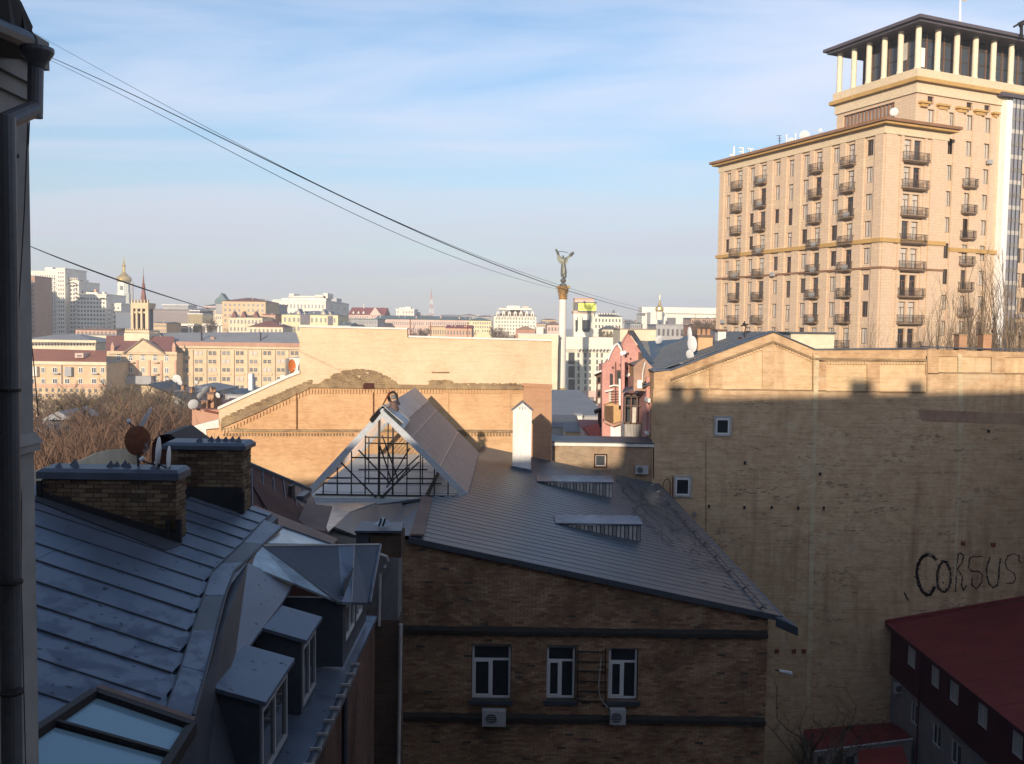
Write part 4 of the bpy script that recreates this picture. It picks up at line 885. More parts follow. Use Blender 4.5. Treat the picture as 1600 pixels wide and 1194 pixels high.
# lower body, proud of the panels
lb = [c6(105,280),c6(330,277),c6(545,281),c6(755,284),c6(970,288),c6(1210,292),c6(1210,215),c6(1470,216),c6(1600,218),c6(1800,219)]
zb_ = R(1200,1250,.10)
MB().slab([V((R(1022,700).x,YR-.10,0))]+[R(*p,.10) for p in lb]+[V((xR,YR-.10,0))], (0,.10,0)).build('wall', M_bw, bw)
def reg(pts, name, m, d0=.10, th=.10): MB().slab([R(*c6(*p), d0) for p in pts], (0,th,0)).build(name, m, bw)
# rake and frieze bands
reg([(108,212),(175,204),(590,52),(590,92),(178,243),(172,280),(108,280)], 'rake_band', M_bw_top)
reg([(590,52),(760,124),(760,160),(748,162),(590,92)], 'rake_band', M_bw_top)
reg([(760,124),(1210,118),(1210,168),(760,168)], 'frieze', M_bw_top)
reg([(1210,118),(1600,131),(1800,134),(1800,150),(1600,152),(1210,146)], 'frieze', M_bw_top)
for pts in ([(332,186),(384,168),(384,280),(332,280)],[(545,107),(590,92),(593,95),(593,284),(545,284)],[(750,160),(803,166),(803,288),(750,288)],[(968,166),(1019,166),(1019,291),(968,291)],[(1204,146),(1256,147),(1256,219),(1204,219)],[(1470,150),(1525,151),(1525,219),(1470,219)]):
    reg(pts, 'pier', M_bw_top)
for pts in ([(175,282),(330,280),(330,275),(175,277)],[(384,284),(545,284),(545,279),(384,279)],[(593,286),(750,287),(750,282),(593,281)],[(803,291),(968,291),(968,286),(803,286)],[(1019,294),(1203,294),(1203,289),(1019,289)],[(1256,216),(1470,218),(1470,211),(1262,210)],[(1525,219),(1620,219),(1620,214),(1525,214)]):
    reg(pts, 'panel_sill', M_ledge, .16, .14)
DT = MB().box((-.07,-.07,-.07),(.07,0,.07)).mesh('dentil', M_bw_pan)
def dent(a, b, n):
    for i in range(n): t = (i+.5)/n; put('dentil', DT, bw, R(*c6(a[0]+(b[0]-a[0])*t, a[1]+(b[1]-a[1])*t), .03))
dent((180,250),(332,194),12); dent((386,174),(545,116),12); dent((600,100),(748,166),12); dent((806,174),(967,174),14); dent((1022,174),(1202,174),15)
for a, b in (((175,236),(590,84)),((590,84),(755,152)),((760,152),(1208,158))):
    MB().slab([R(*c6(a[0],a[1]),.2),R(*c6(b[0],b[1]),.2),R(*c6(b[0],b[1]+9),.2),R(*c6(a[0],a[1]+9),.2)], (0,.12,0)).build('string_band', M_ledge, bw)
# metal coping
for a, b in (((104,204),(176,198)),((176,200),(590,44)),((590,44),(762,117)),((762,117),(1212,113)),((1212,106),(1500,116)),((1500,116),(1800,124))):
    MB().slab([R(*c6(*a),.22),R(*c6(*b),.22),R(*c6(b[0],b[1]+5),.22),R(*c6(a[0],a[1]+5),.22)], (0,1.0,0)).build('coping', M_lead, bw)
for px, wd, top in ((1350,12,526),(1388,13,521)):
    x0, x1 = R(*c6(px-980 if 0 else 0,0)).x, 0
for cx, wd, top in ((1502,12,524),(1540,13,523)):
    c_ = MB().box((R(cx-wd/2,600).x,YR+.0,R(cx,552).z),(R(cx+wd/2,600).x,YR+.7,R(cx,top).z)).build('chimney', M_fw_red, bw)
    MB().box((R(cx-wd/2-1,600).x,YR-.05,R(cx,top).z),(R(cx+wd/2+1,600).x,YR+.75,R(cx,top-2).z)).build('chimney_cap', M_ledge, c_)
re_ = random.Random(77); mb = MB()
def eroded(x0, x1, z0, z1, Y_, n):
    for c_ in range(n):
        cx0, cz0, n_ = re_.uniform(x0, x1), re_.uniform(z0, z1), re_.randrange(3, 14); cz0 = round(cz0/.078)*.078
        for q in range(n_):
            xx = cx0+re_.gauss(0, .7); zz_ = cz0+.078*round(re_.gauss(0, 1.1)); l = re_.uniform(.08, .30); d_ = re_.uniform(.004, .02); mb.box((xx, Y_-d_, zz_+.008), (xx+l, Y_+.01, zz_+.07))
eroded(R(1040,700).x, R(1600,700).x, R(1300,1180).z, R(1300,625).z, YR-.10, 190)
mb.build('eroded_bricks', brick_mat('eroded_brick', (.36,.25,.16), (.27,.18,.12), (.2,.15,.1), patch=(.5,.38,.25), pf=.8, sf=.6, pscale=.7), bw, kind='stuff')
# windows in the wall
FR = Fac((0,YR-.10,0),(1,0))
for (a,t,b,bt) in ((1118,652,1139,678),(1055,745,1077,773)):
    x0,x1,z0,z1 = R(a,t).x,R(b,t).x,R(a,bt).z,R(a,t).z
    mb = MB()
    for q in ((x0-.13,x1+.13,z0-.12,z0),(x0-.13,x1+.13,z1,z1+.10),(x0-.13,x0,z0,z1),(x1,x1+.13,z0,z1)): mb.box((q[0],YR-.22,q[2]),(q[1],YR-.095,q[3]))
    o = mb.build('window', M_palepipe, bw)
    mb = MB()
    for q in ((x0,x1,z0,z0+.09),(x0,x1,z1-.16,z1),(x0,x0+.09,z0+.09,z1-.16),(x1-.09,x1,z0+.09,z1-.16)): mb.box((q[0],YR-.19,q[2]),(q[1],YR-.105,q[3]))
    mb.build('frame', M_pvc, o)
    MB().box((x0+.09,YR-.15,z0+.09),(x1-.09,YR-.11,z1-.16)).build('pane', M_pane, o)
# holes, stumps and seams
for (x, y) in ((330,750),(473,755),(583,755),(690,757),(793,757),(475,575),(778,620),(1458,447)): 
    c_ = R(*c6(x,y), .16); MB().box((c_.x-.055,c_.y-.05,c_.z-.11),(c_.x+.055,c_.y+.1,c_.z+.07)).build('beam_stump', M_steel, bw)
for (x, y) in ((1505,849),(1552,851),(1214,1017),(1241,1017),(1256,1017)):
    c_ = R(x,y,.16); MB().box((c_.x-.12,c_.y-.05,c_.z-.12),(c_.x+.12,c_.y+.1,c_.z+.1)).build('beam_stump', M_rust, bw)
c_ = R(1085,804,.12); MB().lathe((0,0,0),[(.15,0),(.15,.05)],14).build('wall_vent', M_concrete, bw, origin=(0,0,0)).matrix_local = Matrix.Translation(c_-WL[bw.name]) @ Matrix.Rotation(math.pi/2,4,'X')
MB().tube([R(1248,550,.14),R(1247,700,.14)], .001, 3)
for a, b, w_, m in (((1270,552),(1270,610),.05,M_ledge),((1103,690),(1103,830),.035,M_ledge),((1449,546),(1449,582),.06,M_ledge)):
    MB().bar(R(*a,.12), R(*b,.12), w_).build('seam', m, bw)
mb = MB()
0 and MB().slab([R(1200,1250,.115),R(1200,1062,.115),R(1216,1050,.115),R(1226,1062,.115),R(1240,1058,.115),R(1250,1082,.115),R(1254,1120,.115),R(1249,1160,.115),R(1253,1250,.115)], (0,.012,0)).build('dark_render', M('dark_damp_render', (.15,.12,.095), .95, 0, .4, .8), bw)
for q in ([(1434,640),(1720,652),(1720,668),(1440,658)],):
    MB().slab([R(*p,.115) for p in q], (0,.012,0)).build('faded_band', brick_mat('rosy_band_brick', (.36,.20,.14), (.31,.18,.13), (.30,.21,.15), patch=(.42,.30,.19), pf=.8, sf=.5, pscale=.3), bw)
for q in ([(1252,552),(1262,552),(1260,900),(1247,900)],):
    pass
M_pale = brick_mat('pale_lime_strip', (.60,.49,.31), (.54,.43,.27), (.50,.42,.29), patch=(.50,.38,.24), pf=.6, sf=.5, pscale=.5)
for q in ([(1497,553),(1503,553),(1505,640),(1500,760),(1494,900),(1490,900),(1496,760),(1498,640)],[(1273,556),(1280,556),(1276,700),(1266,1100),(1260,1100),(1266,800)]):
    MB().slab([R(*p,.112) for p in q], (0,.010,0)).build('lime_strip', M_pale, bw)
# graffiti painted on the wall
M_graf = M('black_spray_paint', (.03,.028,.03), .85, 0, .4, 6)
_n = M_graf.node_tree; _m = _n.nodes.new('ShaderNodeMixShader'); _t = _n.nodes.new('ShaderNodeBsdfTransparent'); _f = noise(_n, position(_n), 9, 4, .7, .30, .52)
_n.links.new(_f, _m.inputs[0]); _n.links.new(_t.outputs[0], _m.inputs[1]); _n.links.new(_n.nodes['Principled BSDF'].outputs[0], _m.inputs[2]); _n.links.new(_m.outputs[0], _n.nodes['Material Output'].inputs['Surface'])
g7 = lambda x, y: (1200+x/3.1925, 820+y/3.1925)
strokes = [(.10,[(838,175),(820,155),(795,150),(770,160),(752,190),(742,225),(744,260),(755,300),(770,335),(795,352),(815,345),(830,310)]),
 (.07,[(880,182),(858,200),(845,240),(843,280),(850,320),(880,338),(903,318),(912,270),(908,225),(893,192),(880,182)]),
 (.045,[(935,335),(938,270),(940,200),(950,150)]),(.045,[(938,152),(960,140),(975,155),(968,190),(945,220),(925,215)]),(.045,[(945,222),(970,260),(965,300),(975,328),(990,305)]),
 (.045,[(1068,158),(1035,158),(1005,165),(1000,215),(1020,235),(1050,232),(1070,250),(1065,290),(1040,320),(1015,300),(1020,265)]),
 (.05,[(1108,160),(1095,195),(1090,245),(1100,290),(1125,315),(1145,300),(1152,250),(1155,200),(1160,168)]),
 (.035,[(1268,190),(1250,178),(1255,155),(1225,145),(1195,155),(1183,190),(1195,225),(1225,240),(1235,265),(1225,290),(1190,293)]),
 (.05,[(680,340),(690,360),(703,378)]),(.03,[(873,285),(875,292)])]
gr_ = random.Random(6)
for w_, pts in strokes:
    mb = MB(); q = [R(*g7(*p), .106) for p in pts]; f = []
    for a, b in zip(q, q[1:]):
        for k in range(4): f.append(lerp(a, b, k/4) + V((gr_.uniform(-.02,.02), 0, gr_.uniform(-.02,.02))))
    f.append(q[-1])
    for a, b in zip(f, f[1:]):
        t = (b-a).normalized(); s_ = V((t.z,0,-t.x))*w_*gr_.uniform(.7,1.2); e = t*w_*.5
        mb.add([a-s_-e,a+s_-e,b+s_+e,b-s_+e], [(0,1,2,3)])
    if w_ > .06:
        for k in range(40):
            a = f[gr_.randrange(len(f))]; d_ = V((gr_.uniform(-.25,.25),0,gr_.uniform(-.2,.25))); n_ = V((d_.z,0,-d_.x)).normalized()*.02; mb.add([a-n_,a+n_,a+d_+n_,a+d_-n_], [(0,1,2,3)])
    mb.build('graffiti_stroke', M_graf, bw)
# rusty hooped rails by the lower window
rl = thing('hooped_rail', 'rusty hooped iron rail beside the lower wall window at the gutter corner', 'rail', R(1046,800,.5))
MB().tube([R(1036,790,.5),R(1036,757,.5),R(1039,750,.5),R(1044,748,.5),R(1047,754,.5),R(1047,795,.5)], .035, 5).build('hoop', M_rust, rl)
MB().tube([R(1051,746,.4),R(1051,795,.4)], .04, 5).build('post', M_rust, rl); MB().tube([R(1034,778,.6),R(1049,772,.6)], .03, 5).build('crossbar', M_rust, rl)
lamp = thing('wall_lamp', 'small white street lamp head sticking out near the dark strip of the blind wall', 'lamp', P(1220,1050,46))
MB().tube([P(1211,1047,46),P(1218,1048,46)], .03, 6).build('arm', M_steel, lamp); MB().tube([P(1217,1048,46),P(1226,1050,46),P(1238,1053,45.8)], .07, 8, .12).build('lamp_head', M_dish, lamp)
# roof slope behind the gable with its chimneys, dishes and aerial
bh = thing('gabled_roof_house', 'grey seamed metal roof with chimneys sloping behind the gable of the blind wall', 'building', (16, 62, 0))
RX, RZ = R(1209,520).x, R(1209,519).z; EX, EZ = 8.9, R(1048,579).z-.15
for i in range(16):
    ya = YR+.8+i*1.15; yb = ya+1.14
    MB().slab([(RX,ya,RZ-.05),(RX,yb,RZ-.05),(EX,yb,EZ),(EX,ya,EZ)], (0,0,.05)).build('roof_panel', M_roofmet2 if 0 else M_roofmet, bh)
    MB().bar((RX,ya,RZ+.02),(EX,ya,EZ+.07),.04,.06).build('roof_seam', M_zinc2, bh)
q12, zq = R(1275,548).x, R(1275,548).z-.35; MB().slab([(RX,YR+.8,RZ-.15),(RX,YR+19,RZ-.15),(q12,YR+19,zq-.3),(q12,YR+.8,zq)], (0,0,.05)).build('roof_slope', M_roofmet, bh); MB().slab([(q12,YR+.8,zq),(q12,YR+19,zq-.3),(xR,YR+19,zq-.8),(xR,YR+.8,zq-.5)], (0,0,.05)).build('roof_slope', M_roofmet, bh)
MB().box((EX+.1,YR+.62,0),(xR,YR+19,EZ-.1)).build('body', M_fw_lo, bh)
def chim(parent, px0, px1, pt, pb, Y, m, d=.8, cap=True, pots=0, lab=None):
    a, b = P(px0,pt,Y), P(px1,pb,Y); o = MB().box((a.x,Y,b.z),(b.x,Y+d,a.z)).build('chimney', m, parent)
    if cap: MB().box((a.x-.08,Y-.08,a.z),(b.x+.08,Y+d+.08,a.z+.15)).build('chimney_cap', M_rustroof, o)
    for k in range(pots): x = a.x+(b.x-a.x)*(k+.5)/pots; MB().lathe((x,Y+d/2,a.z+.15),[(.14,0),(.11,.4)],8).build('chimney_pot', M_fw_red, o)
    if lab: o['label'] = lab
    return o
chim(bh,1091,1113,527,556,61.5,M_fw_lo,1.2,pots=3); chim(bh,1122,1134,518,537,64,M_coping,1); chim(bh,1155,1159,527,536,60,M_brownroof,.3,cap=False)
MB().slab([P(1122,537,63.9),P(1134,528,63.9),P(1135,534,63.9),P(1124,540,63.9)], (0,1.2,0)).build('chimney_flashing', M_coping, bh)
MB().box(tuple(P(1235,552,59)), tuple(P(1272,521,63))).build('lift_housing', M_cream, bh); MB().box(tuple(P(1234,521.5,58.9)), tuple(P(1273,519,63.1))).build('housing_roof', M_zinc2, bh)
GD = 'satellite dishes on the roofs'
dish('bright white dish edge on, lowest of three before the square chimney', P(1078,555,58.6), .36, .5, .5, M_dish, P(1080,566,58.6), wide=.7)
dish('large oval white dish in the middle of the three by the square chimney', P(1081,538,58.9), .54, .7, .15, M_dish, P(1084,562,58.9), wide=.62)
dish('white dish edge on, topmost of the three beside the square chimney', P(1077,523,60.2), .50, .9, .1, M_dish, P(1080,548,60.2), wide=.38)
dish('small far dish on the grey roofs left of the square chimney', P(1030,531,75), .36, -.5, .3, M_dish, P(1031,540,75))
ar = thing('roof_aerial', 'dark spidery aerial on the ridge in front of the hotel left end', 'aerial', P(1163,533,60))
MB().tube([P(1165,532,60),P(1163,520,60),P(1166,512,60),P(1163,502,60)], .045, 5).build('mast', M_steel, ar)
for a, b in (((1158,509),(1169,507)),((1161,505),(1166,511)),((1166,518),(1172,519))): MB().tube([P(*a,60),P(*b,60)], .05, 4).build('element', M_steel, ar)
# ================================================================== pink house behind the low wing
M_bframe = M('brown_balcony_frame', (.14,.08,.06), .7, 0, .2, 3)
M_pink = M('faded_pink_plaster', (.52,.25,.22), .9, 0, .18, .5, c2=(.58,.32,.28), bmp=.2)
M_pinkbrick = brick_mat('pink_brown_brick', (.42,.25,.17), (.34,.21,.15), (.38,.30,.24), patch=(.50,.30,.24), pf=.6, sf=.6)
pk = thing('pink_house', 'old pink plastered house with curved gable, glazed balconies and grey roofs', 'building', (9.5, 62, 0))
FX = 8.9
FP = Fac((FX, 60.2, 0), (0, -1))        # faces left; a grows towards the camera
FP = Fac((FX, 95, 0), (0, -1))
aof = lambda px: 95 - PX(px, 600, FX).y
zof = lambda px, py: PX(px, py, FX).z
zt = Z(-3.5)
holes = []
def hwin(px0, px1, pt, pb):
    a0, a1 = sorted((aof(px0), aof(px1))); pm = (px0+px1)/2; return (a0, a1, zof(pm,pb), zof(pm,pt))
hw = [hwin(950,955,585,612), hwin(951,956,625,655), hwin(962,967,582,628), hwin(962,967,640,672), hwin(972,976,590,632), hwin(1012,1016,628,676)]
mb = MB(); FP.wall(mb, 0, 34.8, 0, zt, hw, .25); mb.poly([(FX,60.2,0),(16,60.2,0),(16,60.2,zt),(FX,60.2,zt)]); mb.poly([(FX,60.2,zt),(16,60.2,zt),(16,95,zt),(FX,95,zt)]); mb.build('wall', M_pink, pk)
for h in hw: put('window', window_mesh(h[1]-h[0], h[3]-h[2], M_white, M_curtain_sky, cols=2, split=.7), pk, FP.p((h[0]+h[1])/2, h[2], -.12), FP.rz)
for h in hw:
    mb = MB(); FP.box(mb, h[0]-.2, h[1]+.2, h[3], h[3]+.25, -.01, .15); FP.box(mb, h[0]-.12, h[1]+.12, h[2]-.15, h[2], -.01, .12); mb.build('window_surround', M_white if h is not hw[0] else M_pink, pk)
# corner bay (fronto-parallel faces seen from here)
def fpoly(name, pts, Y, m, th=.3, parent=None): return MB().slab([P(x, y, Y) for x, y in pts], (0,th,0)).build(name, m, parent or pk)
fpoly('gable', [(968,600),(968,548),(973,532),(981,520),(989,530),(1000,548),(1013,566),(1018,574),(1018,600)], 71, M_pink, .4)
MB().slab([P(981,517.5,70.8),P(1019,571,70.8),P(1025,571,74),P(990,517.5,74)], (0,0,.08)).build('gable_coping', M_zinc2, pk)
MB().slab([P(981,519,70.8),P(968,546,70.8),P(975,546,74),P(988,519,74)], (0,0,.08)).build('gable_coping', M_pink, pk)
arch = [(943,604),(943,572)]+[(955-10*math.cos(math.radians(a)), 560-14*math.sin(math.radians(a))) for a in (0,30,60,90,120,150,180)]+[(966,604)]
arch = [(941,694),(941,570),(950,563),(955,550),(960,541),(965,538),(970,545),(973,560),(974,694)]
fpoly('curved_gable', arch, 70, M_pink, .5)
for r_ in (0, 1): MB().tube([P(x, y-1.5+r_*2, 69.9-r_*.1) for x, y in ((950,563),(955,550),(960,541),(965,538),(970,545),(973,556))], .05-.015*r_, 5).build('arch_moulding', M_white, pk)
MB().slab([P(961,540,70),P(971,543,70),P(979,553,74),P(977,537,76),P(968,535,76)], (0,0,.08)).build('gable_roof', M_roofmet, pk)
MB().slab([P(940,574,72),P(953,556,72),P(957,562,74),P(946,578,74)], (0,0,.08)).build('gable_roof', M_zinc2, pk)
fpoly('attic_wall', [(990,610),(990,574),(997,566),(1007,560),(1020,575),(1022,612)], 60.6, M_pinkbrick, .5)
fpoly('side_wall', [(1010,700),(1010,590),(1022,585),(1022,700)], 60.3, M_pink, .4)
MB().box(tuple(P(1005,600,60.0)), tuple(P(1016,597,61.5))).build('eave', M_zinc2, pk)
MB().slab([P(1003,604,59.9),P(1016,599,59.9),P(1020,593,60.6),P(1007,596,60.6)], (0,0,-.08)).build('eave', M_zinc2, pk)
fpoly('parapet_block', [(996,607),(1003,607),(1003,594),(996,594)], 60.4, M_white, .6)
fpoly('cornice', [(970,556),(978,553),(978,548),(969,550)], 69.8, M_white, .4)
fpoly('pilaster', [(971,686),(971,556),(976,556),(976,686)], 68, M_pink, .5)
for (x0,x1,a,b,m) in ((953,957,584,604,M_pane2),(963.5,970,578,600,M_bframe),(964.5,969,580,598,M_pane2),(951,955.5,612,628,M_curtain_sky),(961,962.5,566,650,M_bframe)): fpoly('window_strip', [(x0,a),(x1,a),(x1,b),(x0,b)], 69.8 if m is not M_pane2 else 69.7, m, .08)
for (x,y) in ((980,552),(984,560),(979,575),(985,588),(1000,575),(956,574),(968,570)): fpoly('vent_hole', [(x,y),(x+2.2,y-1.5),(x+3,y+1),(x+1,y+2.5)], 70.9 if x > 974 else 69.8, M_steel, .08)
for (a,b) in (((952,604),(960,602)),((960,602),(972,604)),((945,612),(958,609))): MB().tube([P(a[0],a[1],69.6),P(b[0],b[1],69.6)], .06, 5).build('string_moulding', M_white, pk)
fpoly('broken_eave', [(977,588),(983,583),(990,584),(996,590),(990,588),(984,590)], 70.6, M_white, .5); fpoly('broken_eave', [(978,591),(994,592),(996,597),(984,595)], 70.5, M_steel, .4)
MB().tube([P(978,590,70.4),P(977,604,70.4),P(980,612,70.4)], .06, 5).build('drain_elbow', M_steel, pk); MB().tube([P(1008,566,60.3),P(1004,585,60.3),P(1004,598,60.3)], .05, 5).build('hanging_pipe', M_coping, pk)
for k in range(7): MB().tube([P(946+k*1.9,634,68.8),P(946+k*1.9,657+k*.6,68.8)], .03, 4).build('baluster', M_bframe, pk)
for k in range(5): MB().tube([P(954,612+k*4,69.6),P(972,611+k*4,69.6)], .025, 4).build('railing_bar', M_bframe, pk)
# glazed balcony, open balcony, white bay
bal = MB(); a_, b_ = P(975,690,63), P(1003,690,63); zf, zs, zt2 = P(990,690,63).z, P(990,663,63).z, P(990,617,63).z
bx = bal.box((a_.x,63,zf),(b_.x,64.6,zs)).build('balcony', M('balcony_boards', (.40,.38,.36), .8, 0, .25, 3, streak=True), pk)
for k in range(12): x = a_.x+(b_.x-a_.x)*k/12; MB().box((x,62.97,zf),(x+.02,62.999,zs)).build('board_joint', M_steel, bx)
MB().box((a_.x+.06,64.4,zs),(b_.x,64.5,zt2)).build('glazing', M_pane2, bx)
for k in (0,.35,.68,1): x = a_.x+(b_.x-a_.x)*k; MB().box((x-.04,62.98,zs),(x+.04,63.06,zt2)).build('post', M_bframe, bx)
MB().box((a_.x-.05,62.98,zs),(b_.x+.05,63.08,zs+.1)).build('rail', M_bframe, bx); MB().box((a_.x-.05,62.98,zt2-.1),(b_.x+.05,63.08,zt2)).build('rail', M_bframe, bx)
zm_ = lerp(V((0,0,zs)),V((0,0,zt2)),.62).z; MB().box((a_.x,62.99,zm_),(b_.x,63.05,zm_+.06)).build('rail', M_bframe, bx)
MB().box((a_.x+.5,63.6,zs),(a_.x+.9,63.7,zs+1.2)).build('curtain', M_curtain_sky, bx)
MB().slab([P(972,613,62.7),P(1004,603,62.7),P(1004,600,64.8),P(975,606,64.8)], (0,0,-.07)).build('balcony_roof', M_zinc2, pk)
MB().slab([P(988,611,63.1),P(1003,611,63.1),P(1003,606,63.1)], (0,.05,0)).build('balcony_gable', M_white, pk)
o = fpoly('balcony', [(945,655),(946,633),(956,630),(970,634),(970,658),(958,662)], 69, M('ochre_boards', (.50,.33,.16), .8, 0, .2, 2), .9)
fpoly('balcony_slab', [(944,660),(944,656),(958,663),(970,659),(970,663),(958,667)], 68.9, M_pinkbrick, 1.2)
fpoly('white_panel', [(954,689),(954,665),(970,665),(970,689)], 69.5, M_white, .3)
fpoly('lower_bay', [(944,695),(944,664),(953,666),(953,695)], 72, M_pink, .3)
for (x, a, b) in ((956,582,604),(956,606,632),(967,592,640)): fpoly('window_strip', [(x,a),(x+4,a),(x+4,b),(x,b)], 70.5 if x < 960 else 69, M_white, .15)
fpoly('dark_wall', [(935,700),(935,640),(944,642),(944,700)], 88, M_brownroof, .4)
MB().slab([P(928,641,86),P(942,634,86),P(944,638,88),P(930,645,88)], (0,0,-.15)).build('canopy', M_zinc2, pk)
MB().slab([P(928,583,86),P(945,576,86),P(946,580,88),P(930,586,88)], (0,0,-.15)).build('canopy', M_coping, pk)
fpoly('dark_bay', [(932,632),(933,585),(943,582),(943,632)], 87, M_bframe, .5)
for k in range(4): fpoly('bay_window', [(934,590+k*11),(938,589+k*11),(938,597+k*11),(934,598+k*11)], 86.9, M_curtain_sky if k % 2 else M_pane, .08)
# grey roofs of the pink house
MB().slab([P(990,522,74),P(1028,575,62),P(1022,585,61),P(1005,560,64)], (0,0,.06)).build('roof_panel', M_roofmet, pk)
MB().slab([P(1012,534,80),P(1062,531,82),P(1085,519,86),P(1060,545,75),P(1023,577,62),P(1018,562,66)], (0,0,.06)).build('roof_panel', M_roofmet, pk)
MB().slab([P(996,533,76),P(1012,534,79),P(1018,562,66),P(1010,556,68)], (0,0,.06)).build('roof_panel', M('dirty_pale_roof', (.34,.31,.26), .8, 0, .3, 1), pk)
solid(MB(), [P(990,530,74)-V((0,0,.4)),P(1012,542,80)-V((0,0,1)),P(1062,540,82)-V((0,0,1)),P(1023,580,62.5)-V((0,0,.3))], 10).build('attic', M_pinkbrick, pk)
# ================================================================== red roofed house, lower right
rd = thing('red_roof_house', 'house with deep red roof and dark red upper wall in the shaded yard, bottom right', 'building', (24, 50, 0))
ex, ez = 23.95, Z(-18.15); ey0, ey1 = 36.0, 56.8
NY = 13
for i in range(NY):
    a = ey0+(ey1-ey0)*i/NY; b = ey0+(ey1-ey0)*(i+1)/NY-.02
    MB().slab([(ex-.35,a,ez),(ex+10,a,ez+1.95),(ex+10,b,ez+1.95),(ex-.35,b,ez)], (0,0,.05)).build('roof_sheet', M_redroof, rd)
MB().slab([(ex-.4,ey0,ez+.07),(ex-.4,ey1,ez+.07),(ex-.38,ey1,ez-.12),(ex-.38,ey0,ez-.12)], (.05,0,0)).build('fascia', M_redwall, rd)
MB().slab([(ex-.4,ey1,ez+.05),(ex+10,ey1,ez+2.05),(ex+10,ey1,ez+2.25),(ex-.4,ey1,ez+.25)], (0,.08,0)).build('verge', M_redroof, rd)
FD = Fac((ex, ey1, 0), (0, -1)); aD = lambda px, py: ey1 - PX(px, py, ex).y
MB().box((ex+.3,ey0,0),(ex+10,ey1-.1,ez-.2)).build('body', M_redwall, rd)
zm2 = PX(1440,1080,ex).z
up = [];  lo2 = []
for (p0,p1,t,b) in ((1418,1431,1009,1040),(1455,1468,1037,1072),(1484,1499,1056,1096),(1528,1544,1092,1134),(1582,1600,1125,1160)):
    a0, a1 = aD(p0,t), aD(p1,t); z1 = PX(p0,t,ex).z; z0 = PX(p0,b,ex).z; up.append((a0,a1,z0,z1))
for (p0,p1,t,b) in ((1421,1431,1090,1125),(1455,1468,1120,1165),(1484,1500,1145,1186)):
    a0, a1 = aD(p0,t), aD(p1,t); z1 = PX(p0,t,ex).z; z0 = PX(p0,b,ex).z; lo2.append((a0,a1,z0,z1))
zu = sum(u[3] for u in up)/len(up)-.12; up = [(a,b,zu-1.15,zu) for a,b,c_,d_ in up]; zl = min(sum(u[3] for u in lo2)/len(lo2), Z(-21.8)); lo2 = [(a,b,zl-1.25,zl) for a,b,c_,d_ in lo2]
zm2 = Z(-21.3)
mb = MB(); FD.wall(mb, 0, ey1-ey0, zm2, ez-.05, up, .15); mb.build('upper_wall', M_redwall, rd)
mb = MB(); FD.wall(mb, 0, ey1-ey0, 0, zm2, lo2, .15, d=-.12); mb.build('wall', M_wallpl, rd)
for h in up: put('window', window_mesh(h[1]-h[0], h[3]-h[2], M_pvc, M_curtain_sky, cols=2), rd, FD.p((h[0]+h[1])/2, h[2], -.1), FD.rz)
for h in lo2: put('window', window_mesh(h[1]-h[0], h[3]-h[2], M_pvc, M_pane2, cols=2), rd, FD.p((h[0]+h[1])/2, h[2], -.2), FD.rz)
MB().tube([FD.p(aD(1438,1100),ez-.4,.1), FD.p(aD(1438,1100),0,.1)], .05, 6).build('downpipe', M_redwall, rd)
ac_unit('small dim air conditioner at the corner of the red roofed house', P(1404,1074,55.5), .7, .6, GA)
shd = thing('yard_shed', 'low shed with dark red roof at the foot of the blind wall', 'shed', (19, 52, 0))
s0, s1, s2, s3 = P(1256,1140,56.5), P(1400,1128,56.5), P(1425,1152,53), P(1268,1172,52)
for i in range(6):
    t0, t1 = i/6, (i+1)/6-.008; MB().slab([lerp(s0,s1,t0),lerp(s0,s1,t1),lerp(s3,s2,t1),lerp(s3,s2,t0)], (0,0,-.08)).build('roof_sheet', M_redroof, shd)
solid(MB(), [p-V((0,0,.15)) for p in (s0,s1,s2,s3)], 0).build('wall', M_wallpl, shd)
MB().bar(s3+V((0,-.1,-.05)), s2+V((0,-.1,-.05)), .06).build('gutter', M_dish, shd)
MB().slab([P(1340,1172,50),P(1410,1165,50),P(1425,1210,46),P(1345,1215,46)], (0,0,-.08)).build('roof_sheet', M_redroof, shd)
for k in range(3): MB().box(tuple(P(1278+k*22,1204,51.9)), tuple(P(1290+k*22,1182,52))).build('window', M_pane2, shd)
# ================================================================== the tall hotel
M_hst = brick_mat('hotel_stone_tile', (.61,.47,.33), (.55,.42,.30), (.45,.34,.25), patch=(.55,.41,.31), pf=.55, bw=.62, rh=.36, ms=.022, stain=(.8,.7,.62), sf=.3, streaks=.25, pscale=.3)
M_hsm = M('hotel_smooth_frieze', (.64,.52,.36), .85, 0, .08, .4)
M_gold = M('ochre_cornice', (.48,.30,.11), .7, 0, .15, .5)
M_hrim = M('brown_cornice_edge', (.26,.14,.08), .7, 0, .2, .6)
M_balc = M('dark_balcony_iron', (.09,.07,.06), .6, .2, .2, 2)
M_balb = M('balcony_slab_stone', (.24,.17,.12), .85, 0, .2, 1)
M_hcol = M('ivory_column', (.70,.62,.47), .8, 0, .06, .5)
M_hframe = M('brown_window_frame', (.16,.09,.06), .7, 0, .2, 2)
M_slab = M('dark_roof_slab', (.09,.08,.10), .7, 0, .15, .3)
hot = thing('hotel', 'tall stone hotel tower with many iron balconies and a columned rooftop terrace', 'building', (45.3, 113, 0))
C0 = V((44.6, 113, 0)); ur = V((.913,.408,0)).normalized(); ul = V((-.408,.913,0)).normalized()
LL = 32.3
FLf = Fac(C0+ul*LL, -ul)         # left facade, a from far end 0 to corner LL
FRf = Fac(C0, ur)                # right facade of the wing
def afl(px, py=300, F_=FLf, off=0):
    q = PF(px, py, F_.p(0,0,off), F_.n); return (q - F_.p(0,0,off)).dot(F_.u)
